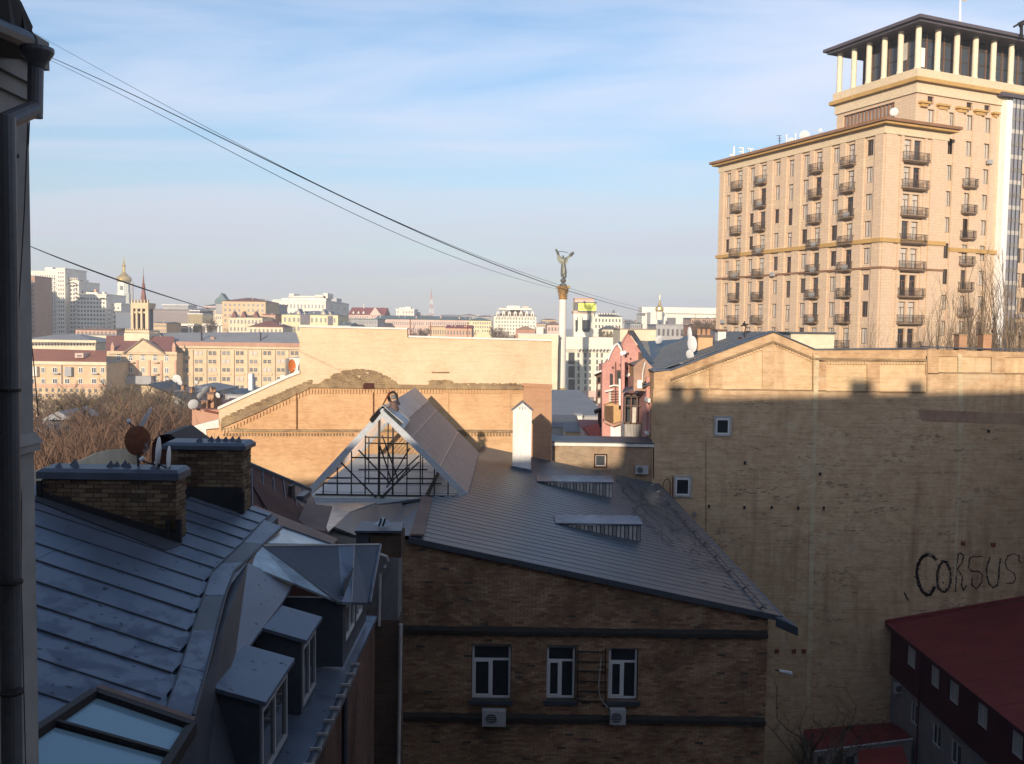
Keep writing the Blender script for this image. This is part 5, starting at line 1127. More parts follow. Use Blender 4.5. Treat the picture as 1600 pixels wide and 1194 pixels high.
def zfl(px, py, F_=FLf): return PF(px, py, F_.p(0,0), F_.n).z
r0 = random.Random(21)
c5 = lambda x: 1100+x/3.184
zrow = [Z(23.75-3.30*k) for k in range(12)]      # window heads
cols = [(128,'w'),(182,'b'),(245,'w'),(300,'b'),(371,'w'),(437,'t'),(510,'w'),(575,'b'),(658,'w'),(735,'b'),(825,'w')]
Hs = []; info = []
for cx, k in cols:
    a = afl(c5(cx), 240)
    for j, z in enumerate(zrow):
        if k == 'w': h = (a-.55, a+.55, z-1.95, z)
        elif k == 'b': h = (a-.6, a+.6, z-2.55, z)
        else: h = (a-.5, a+.5, z-2.5-.0, z-.2)
        Hs.append(h); info.append((a, k, j, h))
body_top = Z(24.2)
mb = MB(); FLf.wall(mb, 0, LL, 0, body_top, Hs, .32); mb.build('left_wall', M_hst, hot)
pn = [M_curtain_sky]*5+[M_pane2, M_pane]  # mostly pale panes, their colour standing in for reflected sky
BALM = {}
def balcony_mesh(w_, d=.85):
    k = round(w_, 2)
    if k in BALM: return BALM[k]
    m1 = MB(); m1.hexa([(-w_/2+.25,-d+.3,-.28),(w_/2-.25,-d+.3,-.28),(w_/2-.25,0,-.28),(-w_/2+.25,0,-.28)], [(-w_/2,-d,-.10),(w_/2,-d,-.10),(w_/2,0,-.10),(-w_/2,0,-.10)]); m1.box((-w_/2,-d,-.10),(w_/2,0,0))
    m2 = MB(); n = max(5, int(w_/.2))
    for z in (.12, .95): m2.box((-w_/2,-d,z),(w_/2,-d+.05,z+.05)); m2.box((-w_/2,-d,z),(-w_/2+.05,0,z+.05)); m2.box((w_/2-.05,-d,z),(w_/2,0,z+.05))
    for i in range(n+1): x = -w_/2+w_*i/n; m2.box((x-.018,-d,0),(x+.018,-d+.04,.95))
    for s_ in (-w_/2, w_/2-.04):
        for q in range(1,4): m2.box((s_,-d*q/4,0),(s_+.04,-d*q/4+.03,.95))
    BALM[k] = (m1.mesh('balcony', M_balb), m2.mesh('railing', M_balc)); return BALM[k]
def balcony(F_, a, z, w_):
    s, r_ = balcony_mesh(w_); o = put('balcony', s, hot, F_.p(a, z, .0), F_.rz)
    q = link(bpy.data.objects.new('railing', r_)); q.parent = o
    return o
ACM = MB().box((-.4,-.3,0),(.4,0,.55)).mesh('cooler', M_ac)
for a, k, j, h in info:
    put('window', window_mesh(h[1]-h[0], h[3]-h[2], M_hframe, r0.choice(pn), cols=2, bar=.08, split=.72 if k != 'w' else None), hot, FLf.p(a, h[2], -.28), FLf.rz)
    if k == 'b':
        balcony(FLf, a, h[2]-.02, 2.2)
        if r0.random() < .35: put('cooler', ACM, hot, FLf.p(a+.2, h[2]+.02, .55), FLf.rz)
    elif k == 'w' and r0.random() < .04: put('cooler', ACM, hot, FLf.p(a, h[2]-.8, .32), FLf.rz)
# piers between the bays and the bands
aa = sorted(afl(c5(c_[0]), 240) for c_ in cols)
ed = [0] + [(p+q)/2 for p, q in zip(aa, aa[1:])] + [LL]
piers = []
for i, e in enumerate(ed):
    if i == 0: piers.append((0, aa[0]-.95))
    elif i == len(ed)-1: piers.append((aa[-1]+1.0, LL))
    elif i in (1,3,5,6,8,10) or True:
        g = (aa[i]-aa[i-1])/2-.75
        if i in (2,4,7,9): g *= .8
        piers.append((e-g, e+g))
for p0, p1 in piers:
    if p1-p0 < .2: continue
    mb = MB(); FLf.box(mb, p0, p1, 0, Z(24.15), .001, .22); mb.build('pier', M_hst, hot)
def band(F_, a0, a1, z0, z1, d, m, name='band'): mb = MB(); F_.box(mb, a0, a1, z0, z1, -.01, d); return mb.build(name, m, hot)
band(FLf, -.3, LL+.28, Z(11.1), Z(11.6), .42, M_gold); band(FLf, -.3, LL+.24, Z(7.9), Z(8.15), .34, M_hrim)
band(FLf, -.25, LL+.25, Z(24.1), Z(25.1), .30, M_hsm, 'frieze')
# right facade of the wing with wide double balconies
LR = 10.2
Hs = []; ab = afl(1427, 240, FRf)
for z in zrow: Hs += [(ab-1.45, ab-.25, z-2.6, z), (ab+.15, ab+1.35, z-2.6, z)]
mb = MB(); FRf.wall(mb, 0, LR, 0, body_top, Hs, .35); mb.build('right_wall', M_hst, hot)
for h in Hs: put('window', window_mesh(h[1]-h[0], h[3]-h[2], M_hframe, r0.choice([M_pane2, M_pane, M_curtain_sky]), cols=2, bar=.09, split=.72), hot, FRf.p((h[0]+h[1])/2, h[2], -.3), FRf.rz)
for z in zrow: balcony(FRf, ab, z-2.62, 4.1)
for p0, p1 in ((0,ab-2.9),(ab-2.2,ab-1.75),(ab+1.75,ab+2.1),(ab+2.9,LR)): mb = MB(); FRf.box(mb, p0, p1, 0, Z(24.15), .001, .22); mb.build('pier', M_hst, hot)
band(FRf, -.28, LR+.2, Z(11.1), Z(11.6), .42, M_gold); band(FRf, -.24, LR+.1, Z(7.9), Z(8.15), .34, M_hrim); band(FRf, -.25, LR+.2, Z(24.1), Z(25.1), .30, M_hsm, 'frieze')
# cornice slab of the wing
def slab_plan(a, b, c_, d, z0, z1, m, name='cornice'):
    p = [C0+ur*u+ul*v for u, v in ((a,c_),(b,c_),(b,d),(a,d))]; return MB().slab([V((q.x,q.y,z0)) for q in p], (0,0,z1-z0)).build(name, m, hot)
slab_plan(-1.0, LR+1.0, -1.0, LL+1.0, Z(25.1), Z(25.4), M_gold); slab_plan(-1.3, LR+1.3, -1.3, LL+1.3, Z(25.4), Z(25.75), M_hrim)
slab_plan(.4, LR, .4, LL-.4, Z(25.75), Z(25.9), M_slab, 'roof'); slab_plan(.02, LR+.0, .02, LL, 0, Z(24.9), M_hst, 'core') if False else None
# ---------------- main tower
T0 = C0 - FRf.n*2.0 + ur*7.0              # tower corner on plan
TL, TR = 13.7, 46.0
FTr = Fac(T0, ur); FTl = Fac(T0+ul*TL, -ul)
def atr_(px, py): q = PF(px, py, FTr.p(0,0), FTr.n); return (q-FTr.p(0,0)).dot(FTr.u)
c7 = lambda x: 1360+x/4.775
rowsT = [Z(28.4-3.33*k) for k in range(14)]
Hs = []; inf = []
for cx, k in ((590,'w'),(722,'b'),(858,'w'),(1130,'w'),(1180,'w'),(1240,'b'),(1300,'w')):
    a = atr_(c7(cx), 300)
    for j, z in enumerate(rowsT):
        if k == 'b' and j >= 2: h = (a-.55, a+.55, z-2.55, z)
        else: h = (a-.6, a+.6, z-1.95, z)
        Hs.append(h); inf.append((a, 'b' if k == 'b' and j >= 2 else 'w', h))
a_extra = [atr_(c7(x), 200) for x in (450,)]
for a in a_extra: Hs.append((a-.6,a+.6,rowsT[0]-1.95,rowsT[0])); inf.append((a,'w',Hs[-1]))
for px in (450, 742, 875, 1140):
    a = atr_(c7(px), 160); h = (a-.55, a+.55, Z(29.0), Z(30.0)); Hs.append(h); inf.append((a, 's', h))
mb = MB(); FTr.wall(mb, 0, TR, 0, Z(30.2), Hs, .35); mb.build('tower_wall', M_hst, hot)
for a, k, h in inf:
    put('window', window_mesh(h[1]-h[0], h[3]-h[2], M_hframe, M_pane if k == 's' else r0.choice(pn), cols=2, bar=.08), hot, FTr.p(a, h[2], -.3), FTr.rz)
    if k == 'b': balcony(FTr, a, h[2]-.02, 2.1)
    elif k == 'w' and r0.random() < .08: put('cooler', ACM, hot, FTr.p(a, h[2]-.75, .32), FTr.rz)
for x0, x1 in ((497,560),(625,690),(765,825),(900,935),(1100,1115)):
    a, b = atr_(c7(x0),150), atr_(c7(x1),150); mb = MB(); FTr.box(mb, a, b, 0, Z(28.5), .001, .25); mb.build('pier', M_hst, hot)
for x0, x1 in ((355,430),(490,578),(632,720),(768,858),(903,950)):
    a, b = atr_(c7(x0),150), atr_(c7(x1),150); mb = MB(); FTr.box(mb, a, b, Z(28.9), Z(29.15), .0, .6); FTr.box(mb, a+.3, b-.3, Z(28.5), Z(28.9), .0, .4); mb.build('bracket_cap', M_gold, hot)
a, b = atr_(c7(555),500), atr_(1556,400); band(FTr, a, b, Z(10.7), Z(11.2), .35, M_gold)
mb = MB(); FTl.wall(mb, 0, TL, 0, Z(30.2), [(1.2,10.2,Z(27.6),Z(29.8))], .4); mb.build('tower_side_wall', M_hst, hot)
mb = MB(); FTl.box(mb, 1.2, 10.2, Z(27.6), Z(29.8), -.45, -.40); o = mb.build('louvre_band', M_wallpl, hot)
for k in range(14): mb = MB(); a = 1.3+k*.64; FTl.box(mb, a, a+.12, Z(27.65), Z(29.75), -.399, -.2); mb.build('louvre', M_hrim, o)
def tplan(a, b, c_, d, z0, z1, m, name):
    p = [T0+ur*u+ul*v for u, v in ((a,c_),(b,c_),(b,d),(a,d))]; return MB().slab([V((q.x,q.y,z0)) for q in p], (0,0,z1-z0)).build(name, m, hot)
tplan(-.25, TR, -.25, TL+.2, Z(30.2), Z(31.5), M_hsm, 'frieze'); tplan(-.8, TR+.4, -.8, TL+.8, Z(31.5), Z(32.0), M_gold, 'cornice'); tplan(-.45, TR, -.45, TL+.4, Z(32.0), Z(33.1), M_hsm, 'parapet')
tplan(-1.7, TR+1, -1.7, TL+1.3, Z(38.75), Z(39.15), M_slab, 'roof_slab'); tplan(-1.3, TR+1, -1.3, TL+.9, Z(38.45), Z(38.75), M_slab, 'roof_slab')
CM = MB(); CM.lathe((0,0,0), [(.42,0),(.42,.3),(.36,.32),(.36,5.35)], 14); CM = CM.mesh('column', M_hcol)
for k in range(6): q = T0+ul*(.15+k*2.66); put('column', CM, hot, V((q.x,q.y,Z(33.1)))) if k else None
for k in range(15): q = T0+ur*(.15+k*3.35)+ul*.15; put('column', CM, hot, V((q.x,q.y,Z(33.1))))
# dark glass box on the terrace
G0 = T0+ur*1.6+ul*1.6; FG1 = Fac(G0, ur); FG2 = Fac(G0+ul*9.0, -ul)
for F_, ln in ((FG1, TR-3), (FG2, 9.0)):
    mb = MB(); F_.box(mb, 0, ln, Z(33.1), Z(38.45), -.06, 0); o = mb.build('glass_wall', M_pane2, hot)
    n = int(ln/1.5)
    for k in range(n+1): mb = MB(); F_.box(mb, ln*k/n-.09, ln*k/n+.09, Z(33.1), Z(38.45), .001, .10); mb.build('mullion', M_hframe, o)
    for z in (35.5, 37.4): mb = MB(); F_.box(mb, 0, ln, Z(z), Z(z+.1), .002, .07); mb.build('transom', M_balc, o)
mb = MB(); FG1.box(mb, .25, 1.2, Z(34.0), Z(36.4), .1, .14); mb.build('blind', M_white, hot)
mb = MB(); FG2.box(mb, 6.6, 7.5, Z(35.2), Z(37.4), .1, .14); mb.build('blind', M_curtain_sky, hot)
# glazed lift strip and white pipe
a0, a1, a2 = atr_(1558,300), atr_(1567,300), atr_(1586,300)
mb = MB(); FTr.box(mb, a0, a1, Z(-4), Z(30.8), .01, .9); mb.build('white_duct', M_white, hot)
mb = MB(); FTr.box(mb, a1, a2, Z(-4), Z(31.2), .01, .75); o = mb.build('lift_glazing', glass_mat('lift_glass', (.22,.22,.25), .2), hot)
for k in range(22):
    z = Z(30.5-k*1.66); mb = MB(); FTr.box(mb, a1, a2, z-.55, z, .751, .80); mb.build('glazing_band', M_concrete if k % 2 else M_curtain_sky, o)
for k in range(4): mb = MB(); a = a1+(a2-a1)*k/3; FTr.box(mb, a-.05, a+.05, Z(-4), Z(31.2), .76, .86); mb.build('mullion', M_zinc2, o)
mb = MB(); FTr.box(mb, a0-1.2, a2+.6, Z(31.2), Z(31.7), .0, 1.1); mb.build('lift_canopy', M_slab, hot)
fp = thing('flagpole', 'white mast with small flag on top of the hotel roof', 'flagpole', P(1500,32,126))
MB().tube([P(1500,34,126),P(1501,-30,126)], .13, 8, .08).build('pole', M_white, fp); MB().slab([P(1501,-4,126),P(1510,0,126),P(1510,2,126),P(1501,0,126)], (0,.03,0)).build('flag', M_gold, fp)
ra = thing('rooftop_crane_arm', 'dark angled rooftop arm above the terrace slab at the right edge', 'roof arm', P(1590,44,124))
MB().bar(P(1584,42,122), P(1600,33,122), .25).build('arm', M_black, ra); MB().bar(P(1594,34,122), P(1597,41,122), .5).build('joint', M_black, ra); MB().bar(P(1596,40,122), P(1596,60,122), .3).build('post', M_black, ra)
# mirrored letters seen from behind on the roof of the wing, with dishes and aerials
hl = thing('hotel_sign', 'white rooftop letters HOTEL seen from behind at the left end of the hotel', 'sign', P(1137,250,147))
Lp = P(1137,243,148); LET = 'HOTEL'; n = 5
for i, ch_ in enumerate('LETOH'):
    me = text_mesh(ch_, 2.15, .08, M_white, 'letter'); q = Lp + ur*(0.9+i*1.75)
    o = put('letter', me, hl, (q.x, q.y, q.z+.05), 0); o.rotation_euler = (math.pi/2, 0, math.atan2(ur.y, ur.x)); o.scale = (-1, 1, 1)
    MB().bar((q.x,q.y,Z(25.8)), (q.x,q.y,q.z+.05), .12).build('letter_post', M_dish, hl)
q0, q1 = Lp+ur*.3, Lp+ur*8; MB().bar((q0.x,q0.y,q0.z), (q1.x,q1.y,q1.z), .12).build('sign_rail', M_dish, hl)
def on_roof(px, py, Y): return P(px, py, Y)
dish('largest white dish on the hotel wing roof', P(1257,212,128), .68, .35, .35, M_dish, P(1258,226,128), th=.03); bpy.data.objects['satellite_dish'].name
dish('smaller white dish left of the largest one on the hotel wing roof', P(1236,220,131), .42, .2, .4, M_dish, P(1236,231,131))
dish('white dish at the front corner of the hotel wing roof', P(1397,175,117), .5, .3, .3, M_dish, P(1397,190,117))
dish('tiny pale dish between the largest one and the tower on the wing roof', P(1282,204,125), .25, .3, .3, M_dish, P(1283,214,125))
for i, (px, a, b, Y, lb) in enumerate(((1229,210,229,132,'white slim mast left of the small dish on the wing roof'),(1243,208,228,130,'white slim mast right of the small dish on the wing roof'),(1218,212,232,133,'grey comb shaped aerial near the hotel letters'))):
    t = thing('roof_mast', lb, 'mast', P(px, b, Y), 'masts on the hotel wing roof'); MB().tube([P(px,b+2,Y),P(px,a,Y)], .10 if i < 2 else .05, 6).build('pole', M_white if i < 2 else M_steel, t)
    if i == 2:
        for k in range(3): MB().tube([P(px-5+k,a+k*4,Y),P(px+3,a+k*4,Y)], .03, 4).build('element', M_steel, t)
# ================================================================== independence column
M_marble = M('white_marble', (.72,.67,.60), .5, 0, .06, .3); M_gilt = M('gilded_metal', (.75,.42,.10), .35, .75, .2, 1.2, c2=(.85,.55,.18)); M_bronze = M('green_bronze', (.12,.125,.10), .45, .5, .2, 1)
YC = 338; cx_ = P(879,500,YC).x
zc = lambda py: P(879,py,YC).z
colm = thing('victory_column', 'white marble victory column with gilded capital and bronze winged figure', 'monument', (cx_, YC, -3))
mb = MB(); rB = 12.8/2*YC/F; rT = 11.6/2*YC/F; z0, z1 = zc(607), zc(468)
for k in range(16):
    za_, zb2 = z0+(z1-z0)*k/16, z0+(z1-z0)*(k+1)/16; ra_, rb_ = rB+(rT-rB)*k/16, rB+(rT-rB)*(k+1)/16
    MB().lathe((cx_,YC,0), [(ra_,za_),(rb_,zb2-.08),(rb_-.05,zb2-.06),(rb_-.05,zb2)], 24).build('drum', M_marble, colm)
MB().lathe((cx_,YC,0), [(rB*1.15,zc(618)),(rB*1.25,zc(615)),(rB*1.1,zc(611)),(rB*1.3,zc(609)),(rB*1.05,zc(606))], 24).build('base_ring', M_gilt, colm)
MB().lathe((cx_,YC,0), [(7,-3),(5.5,zc(640)),(3.4,zc(632)),(2.2,zc(618))], 12).build('pedestal', M_marble, colm)
cap = MB(); cap.lathe((cx_,YC,0), [(rT*1.05,zc(468)),(rT*1.25,zc(466)),(rT*.95,zc(464)),(rT*1.1,zc(455)),(rT*1.55,zc(450)),(rT*1.7,zc(448)),(rT*1.5,zc(447))], 20); cap = cap.build('capital', M_gilt, colm)
rc = random.Random(8)
LFM = MB().add([(-.35,0,0),(.35,0,0),(.45,-.45,.9),(0,-1.0,1.5),(-.45,-.45,.9),(0,-.75,1.05)], [(0,1,5),(1,2,5),(2,3,5),(3,4,5),(4,0,5)]).mesh('acanthus_leaf', M_gilt)
for ring, (pz, rr_, n_, sc_) in enumerate(((466,1.0,10,1.0),(461,1.12,10,1.1),(456,1.25,10,1.25))):
    for k in range(n_):
        an = 6.2832*(k+.5*ring)/n_; q = (cx_+math.sin(an)*rT*rr_*.85, YC-math.cos(an)*rT*rr_*.85, zc(pz)); put('acanthus_leaf', LFM, cap, q, an, scale=(sc_,)*3)
for k in range(4):
    an = math.pi/4+k*math.pi/2; mb = MB(); r1_ = rT*1.9; mb.lathe((cx_+math.sin(an)*r1_, YC-math.cos(an)*r1_, zc(452)), [(.1,0),(.55,.3),(.6,.8),(.2,1.2)], 8); mb.build('volute', M_gilt, cap)
st = MB(); st.lathe((cx_,YC,0), [(1.5,zc(447)),(1.3,zc(444.5)),(.8,zc(443))], 12); st.lathe((cx_,YC,0), [(.35,zc(442.5)),(.9,zc(441)),(1.1,zc(438.5)),(.9,zc(436.2)),(.3,zc(434.5))], 14)
st.build('globe_base', M_bronze, colm)
# the figure: skinned surface with raised arms holding a branch
def skin_figure(name, verts, edges, rad, mat, parent, sub=2):
    me = bpy.data.meshes.new(name); me.from_pydata([tuple(v) for v in verts], edges, [])
    o = link(bpy.data.objects.new(name, me)); 
    m_ = o.modifiers.new('skin', 'SKIN')
    for i, r_ in enumerate(rad): me.skin_vertices[0].data[i].radius = r_ if isinstance(r_, tuple) else (r_, r_)
    me.skin_vertices[0].data[0].use_root = True
    s_ = o.modifiers.new('sub', 'SUBSURF'); s_.levels = sub; s_.render_levels = sub
    dg = bpy.context.evaluated_depsgraph_get(); dg.update(); m2 = bpy.data.meshes.new_from_object(o.evaluated_get(dg))
    COL.objects.unlink(o); bpy.data.objects.remove(o); m2.materials.clear(); m2.materials.append(mat)
    for p in m2.polygons: p.use_smooth = True
    q = link(bpy.data.objects.new(name, m2)); q.parent = parent; return q
S = lambda px, py: V((P(px,py,YC).x - cx_, 0, zc(py) - zc(442)))
hip, chest, neck, head, head2 = S(881,415), S(880,405.5), S(880,402.5), S(880,400.5), S(880,399)
vs_ = [hip, chest, neck, head, head2, S(882,424), S(882.5,431), S(881.5,435.5), S(876.5,404), S(873.5,400), S(872.5,396.5), S(884,404.5), S(888,401.5), S(890.5,399)]
ed_ = [(0,1),(1,2),(2,3),(3,4),(0,5),(5,6),(6,7),(1,8),(8,9),(9,10),(1,11),(11,12),(12,13)]
fig = skin_figure('figure', vs_, ed_, [.75,.85,.28,.45,.35,.95,.75,.85,.42,.34,.22,.42,.34,.22], M_bronze, colm)
fig.location = (0,0,zc(442)+3.0); WL[fig.name] = V((cx_,YC,zc(442)))
# skirt and shawl swirling from the arms
mb = MB()
def shawl(pts, th=.25):
    q = [P(x,y,YC) for x, y in pts]; mb.slab([p+V((0,-th*2,0)) for p in q], (0,th*4,0))
shawl([(870.5,397),(872.5,396),(875,403),(878,406),(880,409),(882,409),(885,405),(889,400.5),(892,398.5),(893,400),(891,402.5),(889,403),(887.5,407),(885.5,412),(884.5,413.5),(877,413),(873,409.5),(870.5,404)])
mb.build('shawl', M_bronze, colm)
mb = MB(); mb.tube([P(872.5,397,YC-1),P(869.5,391.5,YC-1),P(868.5,389.5,YC-1)], .55, 6, .35); mb.build('wreath_end', M_bronze, colm)
mb = MB(); mb.tube([P(891,399.5,YC-1),P(894.5,396,YC-1),P(896.5,394.5,YC-1)], .75, 6, .5); mb.build('wreath_end', M_bronze, colm)
MB().tube([P(870,393,YC-1),P(880,393.2,YC-1),P(888,395,YC-1)], .12, 5).build('branch', M_bronze, colm)
MB().lathe((cx_,YC,0), [(.75,zc(433.5)),(1.05,zc(428)),(.95,zc(420)),(.85,zc(413))], 12, sy=.8).build('gown', M_bronze, colm)
# ================================================================== the city beyond
CM_ = {}
def cm(name, c, **k):
    if name not in CM_: CM_[name] = M(name, c, **{**dict(rough=.9, var=.10, scale=.05), **k})
    return CM_[name]
WALLC = dict(white=(.76,.71,.62), cream=(.68,.58,.42), sand=(.58,.43,.27), pink=(.60,.44,.38), salmon=(.55,.34,.24), yellow=(.70,.62,.40), grey=(.36,.36,.37), brick=(.42,.24,.17), dark=(.16,.15,.17), stone=(.62,.48,.32), ivory=(.76,.72,.60), mint=(.70,.73,.66))
ROOFC = dict(grey=(.24,.25,.27), dkgrey=(.13,.135,.15), red=(.30,.09,.08), maroon=(.20,.09,.08), green=(.12,.18,.19), brown=(.22,.15,.12), white=(.7,.7,.68))
wc = lambda k: cm('wall_'+k, WALLC[k]); rc_ = lambda k: cm('roof_'+k, ROOFC[k], rough=.7)
M_fw = M('far_window_glass', (.10,.10,.115), .3, 0, .25, .2, spec=.5)
def wins(parent, F_, a0, a1, zb, zt, cols, rows, fw=.5, fh=.55, m=None, skip=0, seed=0, each=False, arch=False, frame=None):
    rr = random.Random(seed+int(a1*7)); mb = MB(); ca, cz = (a1-a0)/cols, (zt-zb)/rows
    for i in range(cols):
        for j in range(rows):
            if rr.random() < skip: continue
            w_, h = ca*fw, cz*fh; a = a0+ca*(i+.5); z = zb+cz*(j+.5)-h/2
            if each: place_window(parent, F_, a, z, w_, h, frame or M_palepipe, rr.choice([M_pane2, M_fw, M_curtain_sky]), rev=-.12, cols=2, bar=w_*.09)
            else: F_.box(mb, a-w_/2, a+w_/2, z, z+h, -.05, .07)
    if not each and mb.v: mb.build('windows', m or M_fw, parent, kind='stuff')
def block(name, label, px0, px1, pt, pb, Y, dep, wall, roof='flat', rcol='grey', rh=0, cols=0, rows=0, cat='building', zb=-6, fw=.5, fh=.55, sidecols=0, skip=0, seed=0, each=False, ins=.0, group=None, over=.25, wm=None, top=None):
    a, b = P(px0,pt,Y), P(px1,pt,Y); z1 = (a.z+b.z)/2; z0 = zb; t = thing(name, label, cat, ((a.x+b.x)/2, Y, z0), group)
    m = wall if not isinstance(wall, str) else wc(wall); r = rcol if not isinstance(rcol, str) else rc_(rcol)
    MB().box((a.x,Y,z0),(b.x,Y+dep,z1)).build('wall', m, t)
    w_ = b.x-a.x; F_ = Fac((a.x,Y,0),(1,0)); FS = Fac((b.x,Y,0),(0,1)); rhm = rh*Y/F; o_ = over*Y/300
    if roof == 'flat':
        MB().box((a.x-o_,Y-o_,z1),(b.x+o_,Y+dep+o_,z1+.35*Y/400)).build('roof', r, t)
    elif roof == 'hip':
        i_ = min(w_, dep)*(.45 if not ins else ins); i2 = min(i_, dep*.48)
        MB().add([(a.x-o_,Y-o_,z1),(b.x+o_,Y-o_,z1),(b.x+o_,Y+dep+o_,z1),(a.x-o_,Y+dep+o_,z1),(a.x+i_,Y+i2,z1+rhm),(b.x-i_,Y+i2,z1+rhm),(b.x-i_,Y+dep-i2,z1+rhm),(a.x+i_,Y+dep-i2,z1+rhm)],[(0,3,2,1),(0,1,5,4),(1,2,6,5),(2,3,7,6),(3,0,4,7),(4,5,6,7)]).build('roof', r, t)
    elif roof == 'gable':      # ridge along x
        MB().add([(a.x-o_,Y-o_,z1),(b.x+o_,Y-o_,z1),(b.x+o_,Y+dep,z1),(a.x-o_,Y+dep,z1),(a.x-o_,Y+dep/2,z1+rhm),(b.x+o_,Y+dep/2,z1+rhm)],[(0,3,2,1),(0,1,5,4),(2,3,4,5),(0,4,3),(1,2,5)]).build('roof', r, t)
    elif roof == 'front':      # gable towards us
        MB().add([(a.x,Y-o_,z1),(b.x,Y-o_,z1),((a.x+b.x)/2,Y-o_,z1+rhm),(a.x,Y+dep,z1),(b.x,Y+dep,z1),((a.x+b.x)/2,Y+dep,z1+rhm)],[(0,1,2),(0,2,5,3),(1,4,5,2),(3,5,4)]).build('roof', r, t)
    zlow = P(px0, pb, Y).z
    if cols: wins(t, F_, w_*.02, w_*.98, zlow, z1-(z1-zlow)*.05, cols, rows, fw, fh, wm, skip, seed, each)
    if sidecols and rows: wins(t, FS, dep*.05, dep*.95, zlow, z1-(z1-zlow)*.05, sidecols, rows, fw, fh, wm, skip, seed+3)
    rq = random.Random(seed*13+int(px0)+7)
    if Y >= 250 and Y < 1200 and px1-px0 > 9 and cols:
        for q in range(int((px1-px0)/9)):
            x = a.x+w_*rq.uniform(.05,.92); y = Y+dep*rq.uniform(.15,.5); s_ = Y/F; hh = rq.uniform(1.2,2.6)*s_; ww = rq.uniform(.8,2.6)*s_; zz_ = z1 + (rhm*.5 if roof != 'flat' else 0)
            MB().box((x,y,zz_-.3),(x+ww,y+ww,zz_+hh)).build('roof_box' if q % 2 else 'chimney', rq.choice([wc('salmon'),wc('grey'),wc('white'),rc_('dkgrey')]), t)
        for q in range(int((px1-px0)/16)): x = a.x+w_*rq.uniform(.1,.9); MB().tube([(x,Y+2,z1),(x,Y+2,z1+rq.uniform(2,5)*Y/F)], .12*Y/F, 3).build('aerial', rc_('dkgrey'), t)
        if rows > 1: MB().box((a.x-.1,Y-.12*Y/F,zlow+(z1-zlow)/rows*(rows-1)-.1*Y/F),(b.x+.1,Y,zlow+(z1-zlow)/rows*(rows-1)+.25*Y/F)).build('string_course', wc('cream'), t)
    return t, F_, a, b, z1, z0
def sub(parent, px0, px1, pt, pb, Y, dep, m, name='wing', th=None):
    a, b = P(px0,pb,Y), P(px1,pt,Y); return MB().box((a.x,Y,a.z),(b.x,Y+dep,b.z)).build(name, m if not isinstance(m, str) else wc(m), parent)
# --- white apartment complex at the far left
Y = 600; apt = thing('apartment_complex', 'big stepped white apartment complex, upper part sunlit and lower part in blue shade', 'building', (P(105,500,Y).x, Y, 0))
segs = [(45,92,425,12,8,.35,.4),(92,105,421,3,10,.5,.4),(105,121,441,3,9,.6,.45),(121,168,461,9,7,.55,.42),(168,183,475,2,6,.4,.45)]
mw = wc('white')
for i, (p0,p1,t_,c_,r_,fw,fh) in enumerate(segs):
    a, b = P(p0,t_,Y), P(p1,t_,Y); y = Y + (0,-3,2,-2,6)[i]
    MB().box((a.x,y,0),(b.x,y+30,a.z)).build('wing', mw, apt); F_ = Fac((a.x,y,0),(1,0))
    wins(apt, F_, .6, (b.x-a.x)-.6, P(p0,521,Y).z, a.z-1, c_, int((521-t_)/6.6), fw, .48, seed=i)
    MB().box((a.x-.4,y-.4,a.z),(b.x+.4,y+30,a.z+.8)).build('cornice', mw, apt)
for (p0,p1,t_,b_) in ((70,82,418,423),(82,94,421,425),(104,122,436,441),(134,152,457,461)): sub(apt,p0,p1,t_,b_,Y+3,15,mw,'attic')
for i in range(6): sub(apt,107+i*2.6,108+i*2.6,434,437,Y+1,2,mw,'pinnacle')
for i in range(5): sub(apt,121.5+i*1.2,122+i*1.2,437,458,Y+6,3,'sand','rib')
sub(apt,147,150,452,457,Y+4,3,'salmon','turret'); sub(apt,160,163,456,461,Y+2,3,mw,'turret')
MB().slab([P(122,459,Y+6),P(126,454,Y+6),P(138,455,Y+6),P(146,459,Y+6)], (0,12,0)).build('roof', rc_('dkgrey'), apt)
for (p0,p1,t_) in ((104,120,441),(122,133,464),(155,166,465)):
    q = [P(p0+(p1-p0)*(.5-.5*math.cos(math.pi*k/8)), t_+1+3-3*math.sin(math.pi*k/8), Y-3.2) for k in range(9)]; MB().tube(q, .35, 4).build('arch_window', M_fw, apt)
for px, t_ in ((83,430),(117,446),(170,480)):
    for k in range(int((518-t_)/6.6)): sub(apt, px-2, px+2, t_+4+k*6.6, t_+6+k*6.6, Y-4.5, 1.5, 'grey', 'balcony')
for p0,p1,t_,lb in ((-210,-110,392,'tallest slab block beyond the left edge, shading the white complex'),(-109,-55,408,'middle slab block beyond the left edge, shading the white complex'),(-54,10,424,'lowest slab block beyond the left edge, behind the house wall')): block('slab_block',lb,p0,p1,t_,500,500,20,'white',cols=6,rows=9,zb=0)
block('brick_tower','reddish brick tower block behind the house wall at the far left',28,54,432,520,540,20,'brick',cols=4,rows=12,fw=.5,fh=.5)
